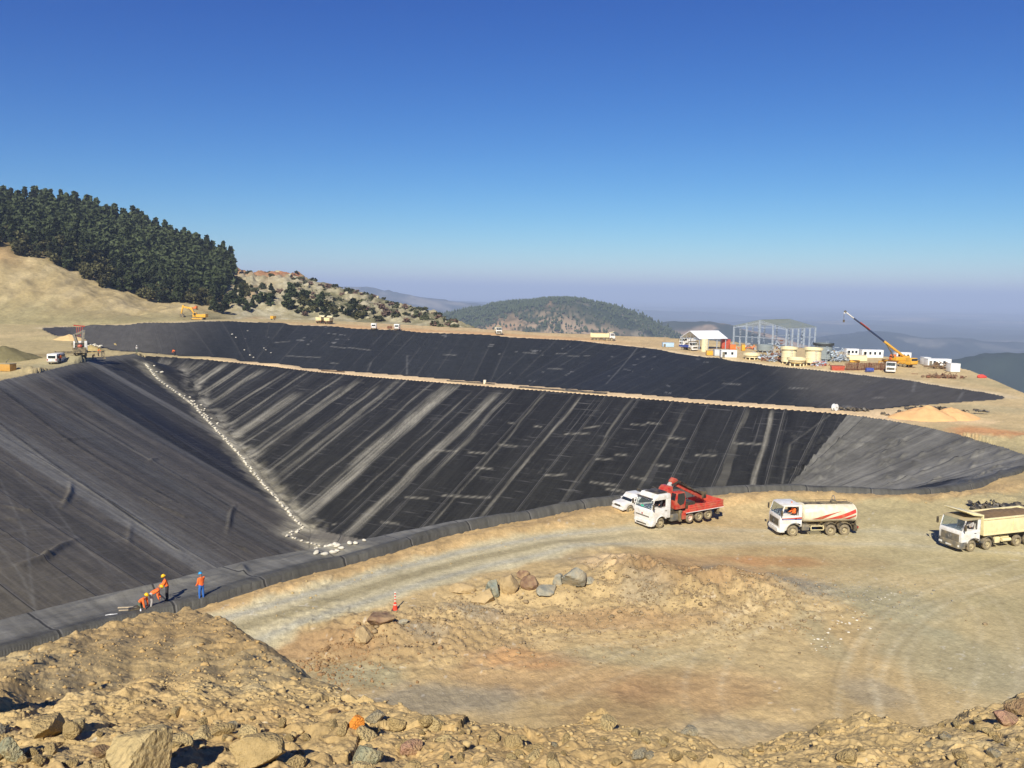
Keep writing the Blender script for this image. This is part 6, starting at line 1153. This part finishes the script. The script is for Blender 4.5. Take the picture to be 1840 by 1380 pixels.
# near corner at the origin; local +x runs along the long side, +y along the gable
Ls_, Wg_ = Ls, Wg
for k in range(6):
    for y in (0, Wg_): lattice(Ls_*k/5, y, he)
for k in (1, 2, 3): lattice(0, Wg_*k/4, he+(ha-he)*(1-abs(k-2)/2)); lattice(Ls_, Wg_*k/4, he+(ha-he)*(1-abs(k-2)/2))
gr = MB()
for z in (he*.5, he):
    for y in (0, Wg_): gr.bar((0, y, z), (Ls_, y, z), .14)
    for x in (0, Ls_): gr.bar((x, 0, z), (x, Wg_, z), .14)
for k in range(5):
    if k % 2 == 0: gr.bar((Ls_*k/5, 0, 0), (Ls_*(k+1)/5, 0, he*.5), .08); gr.bar((Ls_*(k+1)/5, 0, 0), (Ls_*k/5, 0, he*.5), .08)
gr.build('girt', STEELG, t); rt_ = MB()
for k in range(6):
    x = Ls_*k/5; rt_.bar((x, 0, he), (x, Wg_/2, ha), .22); rt_.bar((x, Wg_, he), (x, Wg_/2, ha), .22); rt_.bar((x, 0, he-.6), (x, Wg_/2, ha-.7), .12); rt_.bar((x, Wg_, he-.6), (x, Wg_/2, ha-.7), .12)
    for q in range(1, 12): f = q/12*Wg_; zz_ = he+(ha-he)*(1-abs(f-Wg_/2)/(Wg_/2)); g2 = (q+1)/12*Wg_; z3 = he+(ha-he)*(1-abs(g2-Wg_/2)/(Wg_/2)); rt_.bar((x, f, zz_), (x, min(g2, Wg_), z3-.65), .07)
rt_.build('rafter', STEELG, t); pu = MB()
for q in range(29): f = q/28*Wg_; zz_ = he+(ha-he)*(1-abs(f-Wg_/2)/(Wg_/2))+.2; pu.bar((-.6, f, zz_), (Ls_+.6, f, zz_), .22, .12)
pu.build('purlin', PURL, t)
def tank(px, py, r, h, m, lab, rim=True, legs=True, rimm=None, dz=0, cone=False):
    p = gy(px, py); t = empty('process_tank', (p[0], p[1]+r, p[2]), 0, lab, 'tank'); z0 = .7 if legs else 0
    MB().lathe([(.001, z0), (r*.55 if cone else r, z0), (r, z0+(h*.3 if cone else .0)), (r, h), (r-.1, h), (r-.1, h-.8), (.001, h-.8)], n=36).build('shell', m, t, smooth=50)
    if rim: MB().lathe([(r, h-.75), (r+.42, h-.6), (r+.42, h+.05), (r+.3, h+.05), (r+.3, h-.5), (r, h-.6)], n=36).build('launder', rimm or m, t, smooth=50)
    for k in range(2): MB().lathe([(r, z0+(h-z0)*(.3+.3*k)), (r+.05, z0+(h-z0)*(.3+.3*k)+.02), (r+.05, z0+(h-z0)*(.3+.3*k)+.12), (r, z0+(h-z0)*(.3+.3*k)+.14)], n=36).build('band', m, t)
    if legs:
        for k in range(8): a = k*math.pi/4+.2; MB().box(r*.85*math.cos(a)-.14, r*.85*math.cos(a)+.14, r*.85*math.sin(a)-.14, r*.85*math.sin(a)+.14, -.3, z0+.1).build('leg', STEELG if not legs else m, t)
    if h > 3.5:
        ld = MB(); [ld.bar((s, -r-.25, .2), (s, -r-.25, h+.8), .06) for s in (-.25, .25)]; [ld.bar((-.25, -r-.25, z), (.25, -r-.25, z), .05) for z in np.arange(.5, h+.5, .5)]; ld.build('ladder', STEELG, t)
    return t
tank(1421, 655, 2.15, 5.0, TANKC, 'cream tank with an overhanging rim left of the other tall cream tank'); tank(1465, 657, 2.25, 5.0, TANKC, 'cream tank with an overhanging rim standing in front of the grey tank'); tank(1484, 650, 2.6, 5.4, TANKG, 'grey tank with a dark rim right of the tall cream tanks', rimm=TANKD); tank(1436, 659, 2.35, 2.4, TANKC, 'low wide cream tank in front of the two tall cream tanks', cone=True); tank(1354, 647, 2.2, 1.9, TANKC, 'low cream tank on short legs beside the white containers')
tank(1378, 634, 2.7, 2.6, TANKG, 'wide grey tank under the steel frame hall', rim=False); tank(1267, 632, 1.15, 4.2, TANKC, 'slim cream upright tank in front of the open shed', rim=False, legs=False)
def cabin(px0, px1, py, h, m, lab, dep=2.5, rz=0, win=2, cat='container', name='container'):
    a = gy(px0, py); b_ = gy(px1, py); L_ = abs(px1-px0)*a[1]/FPX; t = empty(name, (a[0], a[1], min(a[2], b_[2])), rz, lab, cat)
    MB().box(0, L_, 0, dep, .15, h).build('wall', m, t, .03); rb_ = MB().box(-.05, L_+.05, -.05, dep+.05, h, h+.1); rb_.build('roof', m, t, .01); MB().box(.1, L_-.1, .1, dep-.1, -.3, .15).build('skid', P_STEEL, t)
    for k in range(win): x = L_*(k+.7)/(win+.4); MB().box(x-.4, x+.3, -.03, .0, h*.45, h*.8).build('window', GLASS, t)
    if L_ > 3: MB().box(L_*.06, L_*.06+.8, -.03, 0, .15, h*.8).build('door', P_GREY, t)
    return t
cabin(1296, 1324, 643, 2.3, CONT, 'long white container in front of the shed right of the yellow box'); cabin(1284, 1295, 640, 2.0, mat('cabin_grey', S(196, 200, 200), rough=.5), 'grey white crate between the yellow box and the long white container', win=0); cabin(1270, 1284, 639, 1.5, P_YEL, 'yellow steel box in front of the slim cream tank', 1.8, win=0); cabin(1191, 1211, 624, 1.6, mat('cabin_pale_blue', S(170, 196, 214), rough=.6), 'low pale blue crate left of the open shed', 2, win=0); cabin(1297, 1312, 627, 3.4, P_REDC, 'red container standing under the right end of the shed roof', win=0); cabin(1312, 1322, 630, 2.0, P_ORANGE, 'orange container right of the red one', 2, win=0); cabin(1333, 1339, 631, 2.2, P_YEL, 'small yellow cabinet beside the steel hall', 1.2, win=0)
cabin(1521, 1543, 640, 2.4, CONT, 'white cabin behind the cream machinery left of the crane', win=3); cabin(1549, 1587, 643, 2.6, CONT, 'long white cabin behind the rusty bar wall', win=4); cabin(1611, 1637, 647, 2.4, CONT, 'white cabin to the right of the yellow crane', win=3); cabin(1660, 1672, 656, 2.2, CONT, 'short white container at the left of the right hand cabins', win=1); cabin(1667, 1709, 659, 2.3, CONT, 'long white container at the right end of the yard', win=2); cabin(1708, 1725, 669, 2.3, CONT, 'square white container nearest to the slope at the right end', win=0); cabin(1695, 1713, 660, .9, BLUET, 'blue sheeted stack beside the square white container', 1.5, win=0); cabin(1519, 1558, 649, 1.7, TANKC, 'cream machine housing behind the rusty bar wall', 3, win=0); cabin(1528, 1545, 652, .7, P_YEL, 'low orange yellow frame in front of the cream machine housing', 1, win=0)
# red skip
p = gy(1506, 666); t = empty('skip', p, -.1, 'red open skip at the left end of the rusty bar wall', 'skip'); MB().prism([(-1.6, 0), (1.6, 0), (1.8, 1.35), (-1.8, 1.35)], 0, 1.7).build('body', P_REDC, t, .04); MB().box(-1.65, 1.65, .15, 1.55, 1.30, 1.37).build('contents', DARK, t); MB().box(-1.85, 1.85, -.06, .02, 1.22, 1.38).build('rim', P_REDC, t, .02)
# stacks of rebar cages
for k, px in enumerate((1520, 1541, 1562, 1583)):
    p = gy(px, 666); t = MB(); r = np.random.default_rng(k); W = 3.4
    for q in range(22): t.bar((W*q/21+r.normal()*.04, r.uniform(0, .5), 0), (W*q/21+r.normal()*.06, r.uniform(0, .5), 2.1+r.normal()*.2), .06)
    for q in range(9): z = .1+q*.25; t.bar((-.1, r.uniform(0, .5), z), (W+.1, r.uniform(0, .5), z+r.normal()*.05), .06)
    for q in range(10): a = r.uniform(0, W-1); t.bar((a, .3, r.uniform(.2, 2)), (a+1.5, .6, r.uniform(.2, 2)), .06)
    for y in (.7, 1.1): [t.bar((W*q/8, y, 0), (W*q/8, y, 2.0), .06) for q in range(9)]
    o = t.build('rebar_stack', RUST); tag(put(o, p, -.06), ['leftmost stack of rusty bars beside the red skip', 'second stack of rusty bars from the red skip', 'third stack of rusty bars behind the blue drum', 'last stack of rusty bars beside the white truck'][k], 'rebar stack')
p = gy(1562, 669); t = empty('drum', p, 0, 'bright blue drum in front of the rusty bar wall', 'drum'); MB().lathe([(.001, -1.0), (.6, -1.0), (.62, -.35), (.66, -.33), (.66, -.28), (.62, -.26), (.62, .28), (.66, .3), (.66, .35), (.62, .37), (.6, 1.0), (.001, 1.0)], 'x', (0, 0, .62), 20).build('shell', P_BLUE, t); MB().box(-.7, -.5, -.5, .5, 0, .2).box(.5, .7, -.5, .5, 0, .2).build('cradle', P_STEEL, t)
# scrap and pipework heaps in the yard
def clutter(px, py, rx, ry, hh, n, mats, lab, seed, cat='scrap heap', name='scrap_heap'):
    p = gy(px, py); r = np.random.default_rng(seed); t = empty(name, p, 0, lab, cat)
    for m_i, mm in enumerate(mats):
        m_ = MB()
        for q in range(n):
            c = np.array([r.normal()*rx*.45, r.normal()*ry*.45+ry*.5, abs(r.normal())*hh*.5]); d = r.normal(size=3)*np.array([1, .6, .35]); d /= np.linalg.norm(d); l = r.uniform(.5, 1.7)
            if q % 3: m_.bar(tuple(c-d*l), tuple(c+d*l), r.uniform(.06, .22))
            else: m_.tube([tuple(c-d*l*.5), tuple(c+d*l*.5)], r.uniform(.12, .35), 8)
        m_.build(['pipework', 'timber', 'fittings'][m_i % 3], mm, t)
clutter(1392, 650, 4.5, 3, 1.8, 34, [STEELG, RUST], 'grey heap of pipework and steel left of the tall cream tanks', 5); clutter(1372, 644, 4, 2, 1.2, 24, [STEELG, P_STEEL], 'low grey scrap behind the low cream tank', 6); clutter(1403, 640, 3, 2, 4.0, 26, [RUST, STEELG], 'brown scaffold heap under the steel hall', 7); clutter(1506, 650, 3, 2, 4.2, 34, [STEELG, STEELG], 'tangled pale scaffold right of the grey tank', 8); clutter(1698, 680, 5, 2.5, .8, 44, [mat('old_timber', S(128, 104, 78), rough=.9, var=.3), RUST], 'scattered timber and rusty bars in front of the right hand containers', 9); clutter(1690, 663, 3, 2, 2.0, 46, [mat('timber_brown', S(116, 92, 64), rough=.9, var=.3)], 'brown timber stack left of the square white container', 10, 'timber stack', 'timber_stack'); clutter(1476, 658, 3, 1.5, 1.2, 20, [STEELG, P_REDC], 'small fittings strewn at the foot of the cream tanks', 11); clutter(1345, 628, 5, 2, 1.6, 22, [P_ORANGE, STEELG], 'orange and grey pallets under the steel hall', 12); clutter(1650, 652, 3.5, 1.5, .7, 16, [P_STEEL], 'dark oddments on the ground left of the right hand containers', 13)
p = gy(1763, 679); o = MB().ball((0, 0, .35), (1.1, .6, .55), 8).ball((.9, .1, .25), (.6, .4, .35), 6).build('big_bag', mat('red_bag', S(214, 74, 62), rough=.8, var=.15)); tag(put(o, p), 'crumpled red bag alone on the slope at the right', 'bag')
# mobile crane
p = gy(1616, 659); t = empty('mobile_crane', (p[0], p[1]+2, p[2]), math.radians(200), 'yellow mobile crane with its long boom raised to the left over the yard', 'crane')
MB().box(-5.5, 5.0, -1.3, 1.3, .8, 1.6).build('carrier', P_YEL, t, .06); MB().prism([(3.4, 1.0), (5.3, 1.0), (5.3, 2.0), (5.0, 2.7), (3.4, 2.7)], -1.25, 1.25).build('cab', P_YEL, t, .06); MB().box(5.28, 5.33, -1.05, 1.05, 1.9, 2.5).build('windshield', GLASS, t)
for s in (-1, 1):
    for x in (-4.2, -2.8, 1.6, 3.0): wheel(t, x, s, 1.3, .6)
    for x in (-4.9, .2): og = MB().bar((x, s*1.2, 1.0), (x, s*2.9, 1.0), .25).bar((x, s*2.8, 1.05), (x, s*2.8, .1), .2); og.box(x-.35, x+.35, s*2.8-.35, s*2.8+.35, 0, .1); og.build('outrigger', P_YEL, t)
MB().box(-3.4, 1.2, -1.2, 1.2, 1.65, 2.7).box(-3.6, -2.4, -1.25, 1.25, 1.7, 3.0).build('superstructure', P_YEL, t, .06); oc = MB().prism([(-.4, 1.7), (1.3, 1.7), (1.45, 2.4), (1.0, 3.3), (-.4, 3.3)], -1.45, -.6).build('operator_cab', P_ORANGE, t, .05); MB().box(0, 1.0, -1.47, -1.45, 2.4, 3.1).build('window', GLASS, oc)
bd = np.array([math.cos(math.radians(30.0)), 0, math.sin(math.radians(30.0))]); b0 = np.array([-2.2, .1, 2.9]); bl = 24.8
for (a, b_), w_, m_, nm in (((0, .34), .55, P_YEL, 'boom'), ((.30, .62), .4, mat('boom_navy', S(44, 56, 86), rough=.5), 'boom_section'), ((.6, .86), .34, mat('boom_blue', S(52, 60, 84), rough=.5), 'boom_section'), ((.84, 1.0), .28, P_WHITE, 'boom_section')): MB().bar(tuple(b0+bd*bl*a), tuple(b0+bd*bl*b_), w_).build(nm, m_, t, .03)
MB().bar(tuple(b0+bd*bl*.6+np.array([0, .35, .1])), tuple(b0+bd*bl*.76+np.array([0, .35, .1])), .22).build('fly_jib', P_REDC, t); MB().tube([(1.0, .1, 2.4), tuple(b0+bd*7.5)], .2, 10).build('hydraulic_cylinder', P_STEEL, t)
tip = b0+bd*bl; MB().lathe([(.001, -.15), (.35, -.15), (.35, .15), (.001, .15)], 'y', tuple(tip), 14).build('sheave', P_STEEL, t); MB().bar(tuple(tip), tuple(tip+np.array([.4, 0, -.5])), .3).build('boom_head', P_WHITE, t); hk = MB().tube([tuple(tip+np.array([.35, 0, 0])), tuple(tip+np.array([.35, 0, -2.2]))], .05, 5); hk.box(tip[0]+.15, tip[0]+.55, .0, .3, tip[2]-2.9, tip[2]-2.2); hk.build('hook', P_STEEL, t)
for o in list(t.children):          # the carrier stands end on to the camera, the upper works are slewed round to the left
    if o.name.split('.')[0] in ('carrier', 'cab', 'windshield', 'wheel', 'outrigger'): o.location = (-o.location.y-1.2, o.location.x, o.location.z); o.rotation_euler.z += math.pi/2
def make_flatbed(loc, rz, label, cabm, bedm, sc=1, load=None):
    t = empty('flatbed_truck', loc, rz, label, 'truck', None, sc); c = make_cab(t, m=cabm); front_face(t, c); chassis(t, 1, -5.8); axle(t, (0, -4.2)); MB().box(-6.0, -1.0, -1.2, 1.2, 1.15, 1.35).build('bed', bedm, t, .01)
    for s in (-1, 1):
        MB().box(-5.95, -1.05, *sorted((s*1.15, s*1.2)), 1.35, 1.85).build('side_board', bedm, t)
        for x in (0, -4.2): wheel(t, x, s, rear=x < 0)
    if load: MB().box(-5.2, -1.8, -.8, .8, 1.35, 2.4).tube([(-3.6, -.8, 2.5), (-3.6, .8, 2.5)], .5, 12).build('load', load, t, .05)
    return t
p = gy(1246, 631); make_flatbed((p[0], p[1]+1.5, p[2]), math.radians(-62), 'white and blue flatbed truck parked in front of the open shed', P_WHITE, P_BLUE); p = gy(1233, 623); make_flatbed((p[0], p[1]+4, p[2]), math.radians(-150), 'white truck with machinery on its bed inside the open shed', P_WHITE, P_STEEL, 1, P_WHITE)
p = gy(1605, 671); make_flatbed((p[0], p[1]+1.5, p[2]), math.radians(-118), 'white truck facing the camera beside the rusty bar wall', P_WHITE, P_WHITE)
# ------------------------------------------------------------------ left side: excavator, dozer, crane truck with outriggers
p = hit(352, 575, ground, 150, 480, 5000); t = empty('excavator', (p[0], p[1]+3, p[2]), math.radians(176), 'yellow tracked excavator with its arm curled at the foot of the cut slope', 'excavator')
for s in (-1, 1):
    tk = MB().prism([(-2.6, .1), (-2.9, .5), (-2.6, 1.0), (2.6, 1.0), (2.9, .5), (2.6, .1)], *sorted((s*1.0, s*1.7))).build('track', P_STEEL, t, .08)
    MB().box(-2.3, 2.3, *sorted((s*1.7, s*1.72)), .3, .75).build('track_frame', P_YEL, tk)
MB().box(-3.6, 1.6, -1.6, 1.6, 1.15, 2.5).box(-4.0, -2.6, -1.6, 1.6, 1.2, 2.7).build('house', P_YEL, t, .12); ec = MB().prism([(.2, 1.3), (2.0, 1.3), (2.0, 2.4), (1.6, 3.3), (.2, 3.3)], .5, 1.6).build('cab', P_YEL, t, .06)
MB().box(.4, 1.5, 1.6, 1.62, 2.2, 3.1).build('window', GLASS, ec); MB().add([(2.02, .6, 2.2), (2.02, 1.5, 2.2), (1.68, 1.5, 3.2), (1.68, .6, 3.2)], [(0, 1, 2, 3)]).build('window', GLASS, ec)
MB().prism([(1.2, 1.8), (1.8, 1.6), (3.4, 4.5), (7.2, 5.5), (7.2, 6.1), (3.0, 5.5)], -.55, .1).build('boom', P_YEL, t, .06); MB().prism([(6.6, 6.5), (7.4, 6.5), (8.2, 2.6), (7.8, 2.5)], -.5, .05).build('stick', P_YEL, t, .05); MB().prism([(8.2, 2.7), (7.5, 2.6), (6.4, 1.6), (6.6, .8), (7.8, .9), (8.4, 1.6)], -1.0, .6).build('bucket', P_STEEL, t, .05); MB().tube([(1.8, .3, 2.2), (4.4, .3, 5.0)], .16, 8).tube([(4.2, -.2, 5.9), (6.8, -.2, 6.5)], .14, 8).build('hydraulic_cylinder', P_STEEL, t)
p = hill_at(348, .19); t = empty('bulldozer', p, math.radians(160), 'small orange bulldozer high on the ramp behind the excavator', 'bulldozer', None, .65)
for s in (-1, 1): MB().prism([(-1.8, 0), (-2.1, .5), (-1.7, 1.0), (1.7, 1.0), (2.1, .5), (1.8, 0)], *sorted((s*.8, s*1.4))).build('track', P_STEEL, t, .05)
MB().box(-1.2, 2.0, -.7, .7, .8, 2.0).build('hood', P_ORANGE, t, .05); MB().box(-1.8, -.3, -.8, .8, 1.4, 3.0).build('cab', P_ORANGE, t, .05); MB().prism([(2.5, .1), (2.75, .6), (2.5, 1.4), (2.4, 1.4), (2.6, .6), (2.4, .1)], -1.9, 1.9).build('blade', P_ORANGE, t)
p = hit(98, 646, ground, 90, 330, 5000); t = empty('crane_truck', (p[0]+1, p[1]+9, p[2]), math.radians(116), 'dark crane truck on outriggers with a folded boom behind the white minibus', 'truck', None, 1.15)
c = make_cab(t, m=P_WHITE); chassis(t, 1, -6.5); axle(t, (0, -4, -5.3))
for s in (-1, 1):
    for x in (0, -4, -5.3): wheel(t, x, s, rear=x < 0)
    lg = MB().bar((-5.9, s*1.0, 1.3), (-5.9, s*4.2, 1.3), .26).bar((-5.9, s*4.1, 1.5), (-5.9, s*4.1, 0), .2); lg.box(-6.2, -5.6, s*4.1-.3, s*4.1+.3, -.05, .08); lg.build('outrigger', P_STEEL, t)
MB().box(-6.8, -1.2, -1.2, 1.2, 1.15, 1.4).box(-6.8, -6.6, -1.2, 1.2, 1.4, 2.2).build('bed', P_STEEL, t); MB().box(-6.3, -5.3, -.8, .8, 1.4, 3.0).build('crane_base', P_BLACK, t, .08); MB().ball((-6.3, -.1, 2.4), (.3, .45, .35), 8).build('slew_motor', P_REDC, t)
MB().bar((-5.6, -.5, 2.6), (-5.2, -.8, 5.4), .5).bar((-5.6, .3, 2.6), (-5.4, .9, 4.6), .45).bar((-5.2, -.8, 5.2), (-5.2, .9, 4.4), .4).build('boom', P_GREY, t, .03); jb = MB()
for q in range(4): jb.bar((-5.3, -.5+q*.28, 4.2), (-5.2, -.6+q*.34, 6.0), .09)
jb.bar((-5.2, -1.0, 6.1), (-5.2, .9, 6.3), .22); jb.build('jib', P_REDC, t)
p = hit(8, 668, ground, 90, 300, 5000); t = empty('fuel_box', p, -.2, 'ochre yellow steel box at the left edge below the olive mound', 'box'); MB().box(-1.2, 1.2, 0, 1.6, .1, 1.5).build('body', mat('paint_ochre', S(190, 140, 56), rough=.6, var=.15, dirt=.3, dirtcol=DUSTC), t, .04); MB().tube([(-.2, .6, 1.5), (.1, .6, 2.1), (.6, .5, 2.3)], .08, 8).build('hose', P_GREY, t); MB().box(-1.25, 1.25, -.04, 1.64, 1.4, 1.52).build('lid', P_KHAKI, t, .02)
p = far_put(491, 575); t = empty('compressor', p, 1.2, 'small yellow box trailer below the dark tree row', 'trailer'); MB().box(-1.3, 1.3, -.8, .8, .6, 2.0).build('body', P_YEL, t, .1); MB().tube([(1.3, 0, .7), (2.3, 0, .6)], .08, 6).build('drawbar', P_STEEL, t); [wheel(t, -.2, s, .95, .4) for s in (-1, 1)]
p = far_put(699, 593); t = empty('generator', (p[0], p[1]+2, p[2]), .3, 'small brown machine between the two white vans', 'machine'); MB().box(-1.0, 1.0, -.5, .5, .4, 1.5).build('body', RUST, t, .08); MB().tube([(.5, 0, 1.5), (.5, 0, 2.1)], .08, 6).build('exhaust', P_STEEL, t); [wheel(t, 0, s, .7, .35) for s in (-1, 1)]
